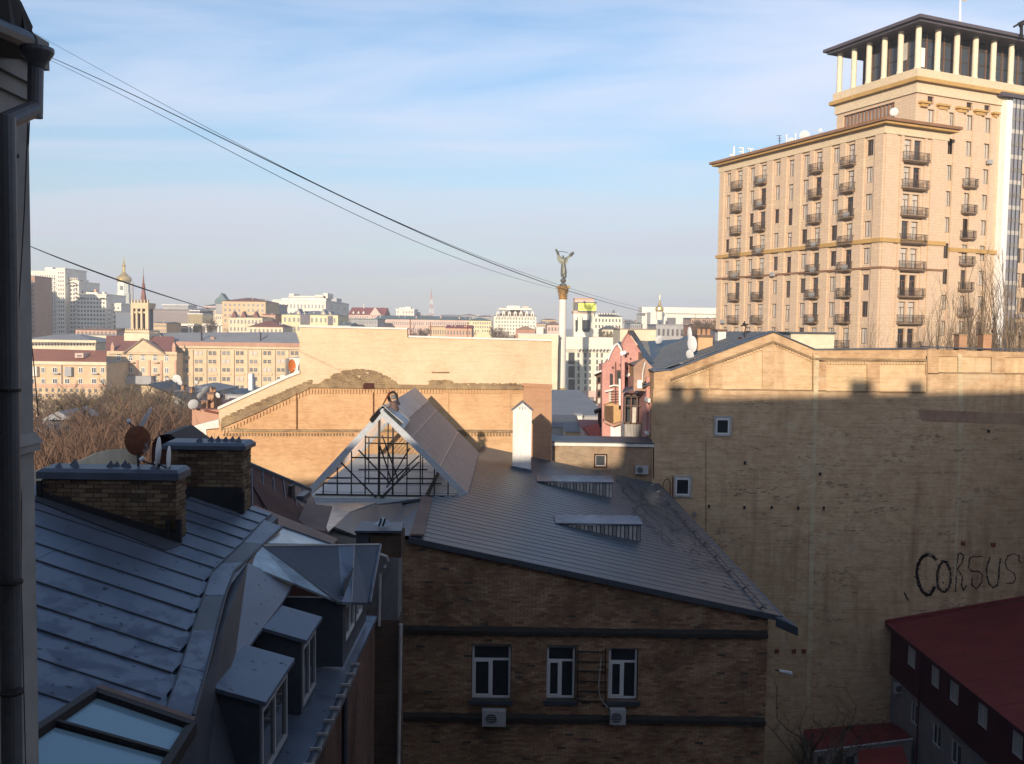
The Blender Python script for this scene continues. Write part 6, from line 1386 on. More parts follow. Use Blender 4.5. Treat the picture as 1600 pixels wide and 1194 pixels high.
# --- cathedral bell tower
Y = 850; bt = thing('bell_tower', 'pale mint cathedral bell tower with golden dome and tall spire', 'bell tower', (P(193.5,500,Y).x, Y, 0))
Mm = wc('mint'); x0 = P(193.7,480,Y).x; zz = lambda py: P(193,py,Y).z; pxm = Y/F
M_gd = M('gilded_dome', (.62,.45,.16), .3, .6, .1, .1, c2=(.75,.58,.25))
for (w_, t_, b_) in ((25,488,530),(22.5,474,488),(20.5,459,474),(18,441,459)):
    MB().lathe((x0,Y,0), [(w_*pxm/2,zz(b_)),(w_*pxm/2,zz(t_)+.4)], 8, rot=0).build('tier', Mm, bt); MB().lathe((x0,Y,0), [(w_*pxm/2*1.05,zz(t_)-.2),(w_*pxm/2*1.05,zz(t_)+.5)], 8).build('tier_cornice', Mm, bt)
MB().lathe((x0+.3,Y,0), [(9.4*pxm,zz(441)),(11.4*pxm,zz(438.5)),(11.7*pxm,zz(435.5)),(10*pxm,zz(432.5)),(6*pxm,zz(429.5)),(3.2*pxm,zz(426.5)),(2.6*pxm,zz(425))], 20).build('dome', M_gd, bt)
MB().lathe((x0+.3,Y,0), [(2.4*pxm,zz(426)),(2.4*pxm,zz(417)),(3*pxm,zz(415)),(1.2*pxm,zz(411)),(1.5*pxm,zz(409)),(.7*pxm,zz(407)),(.2*pxm,zz(400))], 10).build('lantern', M_gd, bt)
for py, h in ((450,6),(466,4),(483,6)): MB().box((x0-1.0,Y-7.8 if py == 483 else (Y-7 if py==466 else Y-6.2),zz(py+h/2)),(x0+1.0,Y-4,zz(py-h/2))).build('arch_opening', M_fw, bt)
MB().tube([V((x0+7.6,Y,zz(441))),V((x0+7.6,Y,zz(470)))], 1.2, 6).build('scaffold', wc('grey'), bt)
block('glass_block','dark blue glass block at the foot of the bell tower',181,205,490,522,560,20,glass_mat('blue_glass',(.10,.13,.18),.2),cols=0)
# --- stone tower with the spire, on the gabled building
Y = 330; sp = thing('spire_tower', 'stone lantern tower with corner pillars and rust red spire', 'tower', (P(218,520,Y).x, Y, 8))
def q_(p0,p1,t_,b_,yo,dep,m,name): return sub(sp,p0,p1,t_,b_,Y+yo,dep,m,name)
q_(205.5,231,482,517,2.0,5,wc('dark'),'core')
for (a,b) in ((204.5,208),(212,214.5),(219.5,222),(227,231.5)): q_(a,b,475,517,0,1,'stone','pillar')
q_(204.5,231.5,478,482,-.2,6.5,'stone','lintel'); q_(205,231,487,489.5,.6,1,'stone','transom')
for k in range(6): q_(205+k*4.9,206.6+k*4.9,468.5,474,0-.2,1,'stone','pinnacle')
q_(204.5,231.5,473.5,478,-.3,7,'stone','parapet'); q_(195,233,516.5,519.5,-2,10,'stone','platform')
for k in range(12): q_(196+k*3.1,197+k*3.1,513.5,516.5,-2,.6,'stone','baluster')
xs_ = P(219,450,Y).x; z_ = lambda py: P(219,py,Y).z; pm = Y/F
for (r0_,p0,r1_,p1) in ((4.8,473,1.9,450),(2.6,450,2.3,446.5),(1.5,446.5,2.4,443),(1.3,443,.5,430),(.35,430,.2,418)):
    MB().lathe((xs_,Y+3,0), [(r0_*pm*1.15,z_(p0)),(r1_*pm*1.15,z_(p1))], 4 if p0 > 460 else 8, rot=0).build('spire', M_brownroof if 0 else rc_('maroon'), sp)
# --- building with maroon roof and pediment
Y = 318; pb_, F_, a, b, z1, z0 = block('pediment_house','stone house with maroon mansard roof and white framed pediment under the spire tower',166,276,551,602,Y,22,'stone',cols=0,roof='flat',rcol='maroon')
def on(parent, pts, Y_, m, name, th=.8): return MB().slab([P(x,y,Y_) for x,y in pts], (0,th,0)).build(name, m if not isinstance(m,str) else wc(m), parent)
MB().slab([P(165,549,Y-.5),P(276,551,Y-.5),P(271,526,Y+9),P(166,524,Y+9)], (0,.6,-.3)).build('mansard', rc_('maroon'), pb_)
on(pb_, [(195,551),(223,530.5),(255,551)], Y-1.2, 'stone', 'pediment', 4); 
for p, q in (((193,552),(223,529.5)),((223,529.5),(257,552))): MB().bar(P(*p,Y-1.4),P(*q,Y-1.4),.8,.5).build('raking_cornice', rc_('brown'), pb_)
sub(pb_,194,233,521,541,Y+6,10,'cream','tower_base')
for px in (175.5,271.5): on(pb_, [(px-2.5,551),(px-2.5,541),(px,534),(px+2.5,541),(px+2.5,551)], Y-.8, 'salmon', 'obelisk')
sub(pb_,167,276,550,553,Y-.9,1,'stone','cornice')
FW_ = Fac((0,Y,0),(1,0)); xp = lambda px: P(px,560,Y).x; zp = lambda py: P(220,py,Y).z
for k, px in enumerate((185.5,204.5,223.5,242.5,260.5)):
    for (t_, b_, sp_) in ((556,564,1),(574,583,0),(590,596,1)):
        put('window', window_mesh(1.45, zp(t_)-zp(b_), M_white, M_pane2 if k % 2 else M_fw, cols=2, bar=.18, split=.6 if sp_ else None), pb_, (xp(px),Y-.15,zp(b_)))
        if sp_: on(pb_, [(px-3.3,t_+.3),(px-2.3,t_-2),(px,t_-3),(px+2.3,t_-2),(px+3.3,t_+.3)], Y-.1, M_fw, 'arch_light', .1)
    if k in (1,3):
        for t_ in (566,584.5): sub(pb_,px-4,px+4,t_,t_+1.5,Y-1.3,1.3,'salmon','balcony')
for px in (195,214,233,252,171,274): sub(pb_,px-1.4,px+1.4,563,600,Y-.35,.4,'salmon','pilaster')
sub(pb_,175,236,588,600,Y-3,3,'grey','enclosed_terrace')
# --- red roofed house and the hall behind it
Y = 300; rh_, F_, a, b, z1, z0 = block('long_red_roof_house','long low house with plain brick red roof left of the pediment house',20,166,567,602,Y,18,'sand',cols=0,roof='flat',rcol='grey')
MB().slab([P(20,566,Y-.6),P(166,568,Y-.6),P(166,548,Y+8),P(20,544,Y+8)], (0,.3,-.3)).build('roof_slope', cm('brick_red_roof',(.25,.105,.075),rough=.8), rh_)
FW_ = Fac((0,Y,0),(1,0))
for px, k in ((50,'b'),(67.5,'w'),(86,'b'),(105,'b'),(126,'w'),(147,'b'),(161,'w')):
    for (t_, b_) in ((574,583),(591.5,600)): put('window', window_mesh(1.3 if k=='w' else 1.6, P(px,t_,Y).z-P(px,b_,Y).z, M_white, M_pane2, cols=2, bar=.16), rh_, (P(px,580,Y).x,Y-.15,P(px,b_,Y).z))
    if k == 'b': sub(rh_,px-5,px+5,583.5,585,Y-1.2,1.2,'grey','balcony')
sub(rh_,45,57,573,588,Y-1.4,1.4,'white','glazed_balcony'); sub(rh_,101,111,574,588,Y-1.4,1.4,'grey','glazed_balcony'); sub(rh_,117,130,552,559,Y+1.2,4,'pink','roof_dormer'); sub(rh_,120,127,555,557,Y+.9,.3,'dark','dormer_window')
sub(rh_,20,166,566,569,Y-.7,.8,'cream','cornice'); sub(rh_,20,166,601,604,Y-.4,.5,'salmon','string_course'); sub(rh_,96,97,567,605,Y-.2,.2,'dark','drainpipe')
wins(rh_, Fac((P(20,600,Y).x,Y,0),(1,0)), 4, 28, P(60,622,Y).z, P(60,605,Y).z, 12, 2, .4, .6)
Y = 345; hl_, F_, a, b, z1, z0 = block('bracketed_hall','grey roofed hall with a row of dark brackets behind the long red roof',20,149,534,550,Y,25,'cream',roof='hip',rcol='grey',rh=11,over=.6)
for k in range(21): sub(hl_,43+k*5,45.5+k*5,536,539.5,Y-.8,.8,'dark','bracket')
sub(hl_,20,150,532,534,Y-1.2,1.2,'cream','cornice')
block('plain_cream_block','plain cream block between the bracketed hall and the pediment house',110,182,524,540,Y+30,15,'cream')
block('crumbling_brick_row','row of low brown brick gables under the white complex',118,182,516,524,430,15,'salmon',cols=10,rows=1,roof='gable',rcol='brown',rh=4)
# --- long stone building with paired windows
Y = 325; ls, F_, a, b, z1, z0 = block('long_stone_building','long stone office building with pilasters and paired windows, grey metal roof',276,470,543,620,Y,24,'stone',roof='flat',rcol='stone' if 0 else 'brown')
MB().slab([P(274,538,Y-1),P(470,540,Y-1),P(462,519,Y+14),P(246,520,Y+14)], (0,.5,-.4)).build('roof_slope', rc_('grey'), ls)
sub(ls,275,470,536.5,540,Y-1.2,1.5,'brick','gutter_band'); sub(ls,275,470,541,543.5,Y-1.0,1.2,'stone','cornice')
for k in range(60): sub(ls,277+k*3.2,278.6+k*3.2,540.2,541.4,Y-1.1,.5,'stone','dentil')
for px in (313,405.5): sub(ls,px-.6,px+.6,519,538,Y+3,2,'dark','roof_fin')
sub(ls,329,334.5,527,531,Y+5,2,'brick','dormer')
for k in range(9):
    px = 289+k*21.4
    for (t_, b_) in ((548.5,555),(562,568),(575,581),(589,595.5),(602,608),(615,621)):
        for s_ in (-3.4, 3.4): put('window', window_mesh(5.2*Y/F, (b_-t_)*Y/F, M_palepipe, (M_pane2,M_fw,M_pane2,M_curtain_sky)[(k*3+int(t_)*7)%4], cols=2, rows=2, bar=.12), ls, (P(px+s_,550,Y).x,Y-.15,P(px,b_,Y).z))
    sub(ls,px-7.2,px+7.2,569.5,570.3,Y-.25,.3,'stone','sill_band'); sub(ls,px+8.5,px+12.3,547,620,Y-.5,.6,'stone','pilaster'); sub(ls,px-7.5,px+7.5,583.5,586,Y-.45,.5,'stone','floor_band')
# --- mid distance left: glass blocks, colonnades and mansions
gl1 = glass_mat('smoked_glass',(.16,.14,.15),.25); gl2 = glass_mat('golden_glass',(.26,.20,.09),.2)
t,F_,a,b,z1,z0 = block('smoked_glass_block','wide smoky glass office block with fine grid right of the spire',232,300,484,520,560,40,cm('smoked_wall',(.22,.19,.19)),cols=22,rows=10,fw=.7,fh=.7,wm=gl1)
block('golden_glass_tower','squat golden glass tower above the grey roof',294,316,491,520,540,20,gl2,cols=6,rows=1,fw=.15,fh=.96,wm=rc_('dkgrey'),rcol='white'); block('golden_tower_top','white capped top storey over the golden glass tower',297,312,486,492,548,12,'dark',rcol='white')
for (p0,p1,lb) in ((273,303,'white flat roofed colonnade left of the golden glass tower'),(316,352,'white flat roofed colonnade right of the golden glass tower')):
    t = thing('colonnade', lb, 'colonnade', P(p0,518,530)); sub(t,p0,p1,506,509,530,8,'white','roof'); sub(t,p0+1,p1-1,509,521,534,3,'dark','wall')
    for px in (p0+22,p1-3) if p0 < 300 else (p0+6,p0+25,p0+30): sub(t,px-1.3,px+1.3,508,521,530,1,'white','pillar')
far = [
 ('hazy_roof_block','pale hazy block with flat roof on the horizon left of the golden tower',254,294,477,486,1100,'grey','flat','white',0,12,2),
 ('dark_tree_like_dome','',0,0,0,0,0,'','','',0,0,0),
 ('brown_roof_apartments','sand coloured apartment block with hipped brown roof on the hill',347,415,471,505,520,'sand','hip','maroon',6.5,9,4),
 ('dark_side_block','dark grey block just right of the brown roofed apartments',415,430,476,505,560,'grey','flat','grey',0,3,5),
 ('cream_mansion','cream mansion with small dark red turrets below the brown roofed apartments',357,410,496,520,450,'cream','hip','maroon',3,9,2),
 ('maroon_roof_row','maroon hipped roof in front of the cream mansion',388,442,511,522,400,'cream','hip','maroon',10,8,1),
 ('white_megablock','huge bright white block with cluttered roof on the skyline',428,509,470,520,640,'white','flat','white',0,14,4),
 ('turreted_cream_house','cream house with grey roof and pointed dormers before the white block',440,528,492,520,470,'yellow','hip','grey',7,12,2),
 ('green_grey_office','low grey green office between the cream house and the red mansion',527,590,499,515,520,'grey','flat','green',0,14,2),
 ('red_roof_mansion','mansion with bright red gabled roof on the skyline',545,600,492,500,620,'pink','gable','red',12,14,1),
 ('small_white_block','small bright white stepped block on the skyline',619,647,484,497,800,'white','flat','white',0,6,2),
 ('long_cream_wing','long cream building with dark green roof, left half',587,667,499,520,560,'pink','gable','green',6,26,2),
 ('long_pink_wing','long pink building with dark green roof, right half',664,733,500,520,555,'pink','gable','green',6,22,2),
 ('yellow_stepped_house','yellow house with stepped gable left of the ornate block',730,768,501,520,500,'yellow','hip','green',5,10,3),
 ('ornate_mansion_block','ornate many windowed block with mansard dormers left of the victory column',772,838,494,522,620,'ivory','hip','brown',11,14,5),
 ('small_red_roof_house','small orange house with red roof just above the fire wall',697,737,513,526,380,'salmon','gable','red',5,8,1),
 ('ochre_lowrise','ochre low house above the fire wall, left of the small red roof',672,698,511,526,400,'sand','flat','brown',0,7,1),
 ('brick_gable_house','orange brick gable house left of the victory column',806,836,515,526,350,'brick','front','brick' if 0 else 'brown',6,0,0),
 ('white_cube_house','small bright white cube beside the orange brick gable',838,849,512,524,350,'white','flat','white',0,0,0),
 ('brown_mansard_house','pink house with brown mansard roof just left of the column shaft',855,876,508,520,420,'pink','hip','brown',6,4,1),
 ('pale_terrace_row','long pale parapet roof just above the right end of the fire wall',810,872,523,540,330,'cream','flat','white',0,0,0),
 ('mansard_villa','cream villa with dark mansard windows right of the sign tower',928,972,495,515,520,'ivory','hip','dkgrey',6,8,2),
 ('dark_roof_house','dark grey hipped roof below the cream villa',941,968,515,524,430,'cream','hip','dkgrey',6,5,1),
 ('white_long_museum','long plain white building with deep dark openings on the right skyline',1003,1127,491,515,700,'white','flat','white',0,0,0),
 ('cream_end_wall','crumbling cream end wall behind the pink house',969,1025,515,545,260,'cream','flat','brown',0,0,0),
 ('grey_attic_row','grey attic row with small dark windows left of the square chimney',1025,1085,508,530,300,'grey','flat','grey',0,8,1),
 ('red_trim_house','low dark house with red trim just left of the hotel',1085,1122,508,530,280,'brick','hip','dkgrey',3,6,1),
]
for i, (nm,lb,p0,p1,t_,b_,Y_,wl,rf,rcl,rh,c_,r_) in enumerate(far):
    if not lb: continue
    dep = 18 if Y_ < 450 else 30
    if nm == 'white_megablock': dep = 90
    t,F_,a,b,z1,z0 = block(nm,lb,p0,p1,t_,b_,Y_,dep,wl,rf,rcl,rh,c_,r_,seed=i,fw=.45,fh=.5,skip=.08,sidecols=3 if wl in ('white','ivory') and Y_ < 700 else 0)
    if nm == 'white_megablock':
        for (q0,q1,qt,qb) in ((451,509,463,471),(452,459,459,463),(492,506,461,463),(505,512,458,466),(440,452,466,471),(425,432,469,478)): sub(t,q0,q1,qt,qb,Y_+4,20,'white','penthouse')
        sub(t,509,526,466,503,Y_+60,20,'grey','side_block')
        for k in range(20): sub(t,452+k*2.8,453.2+k*2.8,464.5,466,Y_+3.6,.5,'dark','roof_window')
    if nm == 'turreted_cream_house':
        for (px, w_, h) in ((466,6,11),(476,3,7),(505,6,10),(516,3,7)): on(t, [(px-w_,493),(px,493-h),(px+w_,493)], Y_+2, rc_('grey'), 'pointed_dormer', 8); on(t, [(px-w_*.45,492),(px,493-h*.7),(px+w_*.45,492)], Y_+1.6, wc('cream'), 'dormer_face', .5)
        sub(t,469,484,492,507,Y_-.3,.3,'dark','painted_shade_panel'); sub(t,512,520,494,508,Y_-.3,.3,'dark','painted_shade_panel')  # flat dark panels, the shade of the bays put into their colour
    if nm == 'cream_mansion':
        for px in (365,380,399): on(t, [(px-4.5,496),(px-1.5,489),(px,486.5),(px+1.5,489),(px+4.5,496)], Y_-.6, rc_('maroon'), 'turret_roof', 4)
    if nm == 'red_roof_mansion':
        on(t, [(577,493),(586,480),(596,493)], Y_-.8, wc('pink'), 'gable', 3); 
        for px in (552,560,568): on(t, [(px-2,490),(px,486),(px+2,490)], Y_-.3, wc('white'), 'dormer', 2)
        sub(t,568,569,475,482,Y_+8,1,'white','chimney')
    if nm == 'small_white_block':
        sub(t,624,642,481,485,Y_+3,10,'white','penthouse'); sub(t,632,641,479.5,482,Y_+5,8,'white','penthouse'); sub(t,640,655,488,496,Y_+20,12,'grey','side_block')
    if nm == 'ornate_mansion_block':
        for k in range(7):
            px = 778+k*9; on(t, [(px-2.4,496),(px-2.4,489),(px,485.5),(px+2.4,489),(px+2.4,496)], Y_-.9, wc('ivory'), 'mansard_dormer', 2); on(t, [(px-1.1,494.5),(px-1.1,490),(px+1.1,490),(px+1.1,494.5)], Y_-1.3, M_fw, 'dormer_window', .4)
        sub(t,779,831,482,484,Y_+3,14,'ivory','attic_band'); sub(t,792,812,478,482,Y_+5,12,'ivory','attic'); sub(t,816,826,479,482,Y_+5,10,'pink','attic')
    if nm == 'mansard_villa':
        for k in range(9): sub(t,931+k*4.2,933+k*4.2,489.5,491.5,Y_+1,3,'white','dormer')
        on(t, [(957,489),(959.5,484),(962,489)], Y_+4, rc_('green'), 'pyramid_roof', 4); on(t, [(928,497),(932,489),(937,497)], Y_-.5, wc('white'), 'gable', 2)
    if nm == 'white_long_museum':
        sub(t,1003,1127,481.5,489,Y_-2,20,'white','upper_band'); sub(t,1001,1008,489.5,492,Y_-3,2,'dark','notch')
        for (q0,q1) in ((1042,1056),(1067,1080),(1083,1085),(1088,1090),(1093,1095)): sub(t,q0,q1,496.5,507,Y_-.4,.5,'dark','opening')
        sub(t,1016,1040,488,514,Y_-30,18,'white','drum_wall'); sub(t,1029.5,1032,504,508,Y_-30.4,.5,'dark','opening')
dm = thing('golden_dome', 'small onion shaped golden church dome on the right skyline', 'dome', P(1030,490,655)); x1 = P(1030.5,480,655).x; z3 = lambda py: P(1030,py,655).z; pm = 655/F
MB().lathe((x1,655,0),[(5*pm,z3(500)),(5*pm,z3(487))],12).build('drum', wc('white'), dm)
MB().lathe((x1,655,0),[(5.6*pm,z3(487)),(6.5*pm,z3(484)),(6.2*pm,z3(481)),(4*pm,z3(478.5)),(2.2*pm,z3(477)),(2.6*pm,z3(475)),(1.6*pm,z3(472)),(.6*pm,z3(470)),(.7*pm,z3(468)),(.2*pm,z3(461))],14).build('dome', M_gd, dm)
pl = thing('grey_pyramid_roof', 'small dark grey pyramid roof with turrets beside the brown roofed apartments', 'roof', P(345,480,620)); on(pl, [(335,471),(338,466),(342,464),(345,458),(348,461),(351,466),(354,468),(354,474),(335,474)], 620, rc_('green'), 'roof', 8); sub(pl,337,353,470,490,621,8,'grey','wall')
# generic lower roofs between the named houses
rg = random.Random(31)
labs = ['tiny pale','tiny cream','small sand','little pink','small grey','tiny white','small ochre','faint grey']
slots = [(300,350,484,500,700),(240,260,505,520,500),(528,545,500,512,700),(600,622,494,500,900),(648,672,494,500,1000),(690,720,494,499,1300),(720,745,493,500,1200),(742,772,495,501,1000),(838,858,506,515,700),(846,870,500,512,800),(960,985,500,507,1000),(980,1003,503,512,900),(985,1004,506,514,700),(410,430,492,510,470),(320,345,478,492,800),(528,548,508,520,430),(1080,1120,498,506,560)]
nb = ['spire tower','golden tower','red mansion','white skyline block','radio mast','pink wing','yellow house','ornate block','victory column','brown mansard','cream villa','white museum','museum corner','turreted house','pyramid roof','office row','hotel']
for i, (p0,p1,t_,b_,Y_) in enumerate(slots):
    block('distant_house', '%s distant house near the %s on the skyline' % (labs[i % 8], nb[i % len(nb)]), p0,p1,t_,b_,Y_,22,rg.choice(['cream','sand','pink','grey','white','salmon']),rg.choice(['flat','hip','gable']),rg.choice(['grey','brown','green','maroon']),rg.uniform(2,4),int((p1-p0)/3),max(1,int((b_-t_)/6)),seed=40+i,group='distant houses along the skyline')
# radio mast
rm = thing('radio_mast', 'thin red and white lattice radio mast on the horizon', 'mast', P(674,498,1500)); Yr = 1500
for k in range(5):
    p0, p1 = 497-k*7, 490-k*7; w0, w1 = 3.4-k*.5, 2.9-k*.5; m = rc_('white') if k % 2 else cm('mast_red',(.45,.16,.12))
    mb = MB()
    for s_ in (-1,1): mb.bar(P(674+s_*w0,p0,Yr),P(674+s_*w1,p1,Yr),.7); mb.bar(P(674-s_*w0,p0,Yr),P(674+s_*w1,p1,Yr),.4)
    mb.bar(P(674-w1,p1,Yr),P(674+w1,p1,Yr),.5); mb.build('lattice', m, rm)
MB().tube([P(674,463,Yr),P(674,451,Yr)], .7, 5, .3).build('antenna', cm('mast_red',(.45,.16,.12)), rm)
# --- big white office building behind the column, with its sign tower
Y = 400; to = thing('colonnade_office', 'large white office building with tall window columns behind the victory column', 'building', (P(905,600,Y).x, Y, -3))
I_ = wc('ivory'); MB().box((P(864,540,Y).x,Y,-3),(P(990,540,Y).x,Y+30,P(900,546,Y).z)).build('wall', I_, to)
sub(to,861,990,528,546,Y-2,34,I_,'parapet'); sub(to,861,990,546,549,Y-.8,1,I_,'cornice')
for k in range(14): on(to, [(904+k*5.4,549),(906.5+k*5.4,545),(908.5+k*5.4,545),(906+k*5.4,549)], Y-2.4, wc('dark'), 'soffit_notch', .3)
for px0, w_ in ((865,3.5),(869.5,2)): sub(to,px0,px0+w_,551,607,Y-.3,.4,'sand','bay')
for (t_, b_) in ((551,569),(572,590),(593,611)): 
    sub(to,888,898,t_,b_,Y-.2,.3,M_pane2,'window')
rowsy = (551.5,562,572,583,593,604)
for k, px in enumerate((902.5,913,920.5,931.5,939)):
    for t_ in rowsy: sub(to,px,px+3,t_,t_+7.2,Y-.2,.3,M_fw,'window')
for px in (898.5,906,917,925,935): sub(to,px,px+3.2,549,611,Y-.9,1,I_,'fin')
sub(to,886,950,611,620,Y-1.4,1.5,'pink','ground_band')
for px in (902,920,933): sub(to,px,px+13 if px < 910 else px+7,619,628,Y-1.0,1.2,'dark','portal')
for px in (898,916,928): sub(to,px,px+3,619,630,Y-2,1.5,'pink','portal_pier')
tw = thing('sign_tower', 'white clock tower topped by an eight sided yellow advertising screen', 'tower', P(922,540,408)); Yt = 408
sub(tw,897,928,488,535,Yt,12,I_,'shaft'); 
on(tw, [(897,535),(896,490),(899,489),(899,535)], Yt-.5, I_, 'rib', 1)
for (p0,p1) in ((898,903),(909.5,922)):
    on(tw, [(p0,516),(p0,499),(p0+.5,495),(p1-.5,495),(p1,499),(p1,516),(p1-2,519),(p0+2,519)], Yt-.35, M_pane2, 'tall_window', .3); sub(tw,p0+1,p1-1,492,500,Yt-.5,.2,'white','window_hood')
for px in (905,924): sub(tw,px-1,px+2,489,534,Yt-.7,.8,I_,'rib')
sub(tw,896,929,486,489,Yt-1,14,'pink','crown_band')
zt3 = lambda py: P(914,py,Yt).z; cxs, cys = P(914,480,Yt).x, Yt+5; Ro = P(933,480,Yt).x-cxs
M_ys = bpy.data.materials.new('yellow_screen'); M_ys.use_nodes = True; b_ = M_ys.node_tree.nodes['Principled BSDF']; b_.inputs['Base Color'].default_value = (.80,.78,.10,1); b_.inputs['Emission Color'].default_value = (.85,.85,.10,1); b_.inputs['Emission Strength'].default_value = .25
x_a, x_b = P(904,480,Yt).x, P(931.5,480,Yt).x
mb = MB(); mb.slab([P(904,473.5,Yt-1.5),P(931.5,473.8,Yt-1.5),P(931.5,486,Yt-1.5),P(904,486,Yt-1.5)], (0,.4,0)); mb.build('screen', M_ys, tw)
mb = MB(); mb.slab([P(895.5,473.3,Yt+4),P(903.8,473.5,Yt-1.4),P(903.8,486,Yt-1.4),P(895.5,485.6,Yt+4)], (0,.4,0)); mb.build('screen', cm('olive_screen',(.36,.32,.13)), tw)
sub(tw,903,932.5,472.4,473.4,Yt-1.8,10,'dark','screen_frame'); sub(tw,903,932.5,486.1,487.4,Yt-1.8,10,'dark','screen_frame'); sub(tw,898,931,474,486,Yt-.8,9,'dark','screen_core')
sub(tw,898,928,467,472.5,Yt+1,9,'pink','attic'); sub(tw,897.5,928.5,466,467,Yt+.6,10,'salmon','attic_cornice')
M_ol = M('olive_lettering',(.10,.10,.02),.7)
for txt, py, sz, px in (('ДІТЯ',479.0,1.05,918),('СІЧНЯ',483.2,1.05,917)):
    me = text_mesh(txt, sz*1.15, .02, M_ol, 'screen_text'); c_ = P(px,py,Yt-1.62); o = put('screen_text', me, tw, (c_.x,c_.y,c_.z)); o.rotation_euler = (math.pi/2,0,0)
for txt, py in (('ДІ',478.5),('СІ',483)):
    me = text_mesh(txt, .9, .02, M_ol, 'screen_text'); c_ = P(899.5,py,Yt+1.2); o = put('screen_text', me, tw, (c_.x,c_.y-.1,c_.z)); o.rotation_euler = (math.pi/2,0,-math.atan2(5.4,2.2)*.95+0.0)
# --- roofs between the fire wall and the pink house
def mini(nm, lb, p0, p1, t_, b_, Y_, dep, wl, rf='flat', rcl='grey', rh=0, **k): return block(nm, lb, p0, p1, t_, b_, Y_, dep, wl, rf, rcl, rh, zb=0, over=.4, **k)
t = mini('grey_flat_house','long grey flat roof with a white chimney between the fire wall and the pink house',862,948,650,700,120,50,'grey',rcl='grey')[0]
sub(t,899,910,650,664,119,2.5,'white','chimney'); sub(t,898,911,648,650,118.8,3,'dkgrey' if 0 else 'grey','chimney_cap')
t = mini('grey_sloped_house','steep grey roof in shade beside the fire wall edge',862,906,668,705,95,14,'grey',rf='gable',rcl='dkgrey',rh=10)[0]
t = mini('little_red_roof','little house with bright red sloping roof in front of the pink house',912,945,672,700,86,9,'pink',rcl='red')[0]
MB().slab([P(911,667,85.8),P(936,662,85.8),P(938,680,85),P(926,686,85)], (0,.3,-.2)).build('roof_slope', cm('bright_red_roof',(.42,.12,.10)), t)
t = mini('narrow_lean_to','narrow lean-to with weathered pale roof at the foot of the grey flat house',884,912,675,705,90,5,'sand',rf='gable',rcl='grey',rh=12)[0]
mini('retaining_wall','brownish terrace wall below the grass banks',862,948,645,662,190,8,'grey',rcl='brown')
# --- roofs left of the fire wall
t = mini('blue_roof_house','house with barrel curved blue grey roof left of the fire wall coping',352,440,618,650,130,16,'grey',rcl='grey')[0]
MB().slab([P(357,627,129.5),P(362,612,131),P(370,607,134),P(420,606,136),P(444,606,138),P(444,622,129.5),P(420,628,129.5)], (0,.5,-.4)).build('roof_slope', M_roofmet, t)
chim(t,388,394,584,610,129,M_white,1.2,cap=False,lab='tall thin white chimney')
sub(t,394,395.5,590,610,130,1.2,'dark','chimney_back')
t = mini('white_stack_wall','bright white parapet wall holding the orange dish',451,469,561,590,100,6,'white',rcl='white')[0]
MB().tube([P(449,560,99),P(449,588,99)], .22, 6).build('post', M_concrete, t)
MB().slab([P(438,586,101),P(452,586,101),P(452,593,101),P(438,593,101)], (0,1,0)).build('parapet', M_coping, t)
dish('bright orange satellite dish against the white parapet', P(456,572,98), .72, 2.5, .1, M('orange_dish',(.55,.16,.04),.6,0,.2,2), P(456,586,98), wide=.6)
t = mini('grey_hip_roofs','jumble of grey pitched roofs with small brick chimneys above the park trees',272,332,612,640,150,14,'grey',rf='hip',rcl='grey',rh=8)[0]
for (a,b,c_,d) in ((283,287,603,610),(296,300,607,614),(316,323,612,620),(328,334,616,624)): chim(t,a,b,c_,d,149,M_fw_red,1.2)
for q in ([(232,600),(270,593),(300,606),(262,612)],[(262,612),(305,604),(334,616),(300,630)],[(300,630),(340,614),(332,640),(306,648)]): MB().slab([P(x,y,150+ (612-y)*.3) for x,y in q], (0,.2,-.3)).build('roof_slope', M_roofmet, t)
t = mini('brown_terrace_house','reddish brick terrace house with chimney pots left of the fire wall',300,343,640,700,75,10,'brick',rcl='maroon')[0]
chim(t,324,334,616,640,76,M_fw_red,1.2,pots=2); chim(t,334,341,621,645,77,M_fw_red,1.0); chim(t,315,324,628,645,75.5,M_fw_red,1.0)
MB().slab([P(318,640,74.8),P(343,645,74.8),P(343,628,79),P(322,624,79)], (0,.2,-.2)).build('roof_slope', cm('brick_red_roof',(.25,.105,.075)), t)
for i, (px, py, r_, az, ex, lb) in enumerate(((302,632,.42,-.9,.3,'round white dish with pinkish rim lowest left of the brick terrace house'),(313,618,.30,-1.2,.4,'small white dish on a pole above the brick terrace house'),(340,618,.24,.3,.3,'tiny white dish left of the fire wall corner'),(306,598,.20,.5,.3,'tiny white dish on the grey pitched roofs, right one'),(276,592,.34,-.4,.3,'pair dish, left and larger, over the park trees'),(280,597,.28,.2,.3,'pair dish, right and lower, over the park trees'),(322,610,.40,-1.3,.5,'grey tilted dish above the brick chimneys'))):
    dish(lb, P(px,py,74), r_, az+.2, ex, M_dish, P(px+1,py+9+i%3*3,74))
# park pavilion
pv = thing('park_pavilion', 'small grey pavilion with shallow pitched roof among the park trees', 'pavilion', P(90,680,120))
MB().slab([P(62,656,118),P(90,643,118),P(118,656,118)], (0,8,0)).build('roof', rc_('grey'), pv); sub(pv,66,114,656,675,120,6,'dark','wall'); sub(pv,76,84,661,674,119.8,.3,'dark','door')
t = mini('shade_painted_shed','long grey shed roof with shadow put into its colour behind the park trees',45,150,672,690,110,8,'dark',rcl='dkgrey')[0]  # dark wall and roof colours stand in for the shade on it
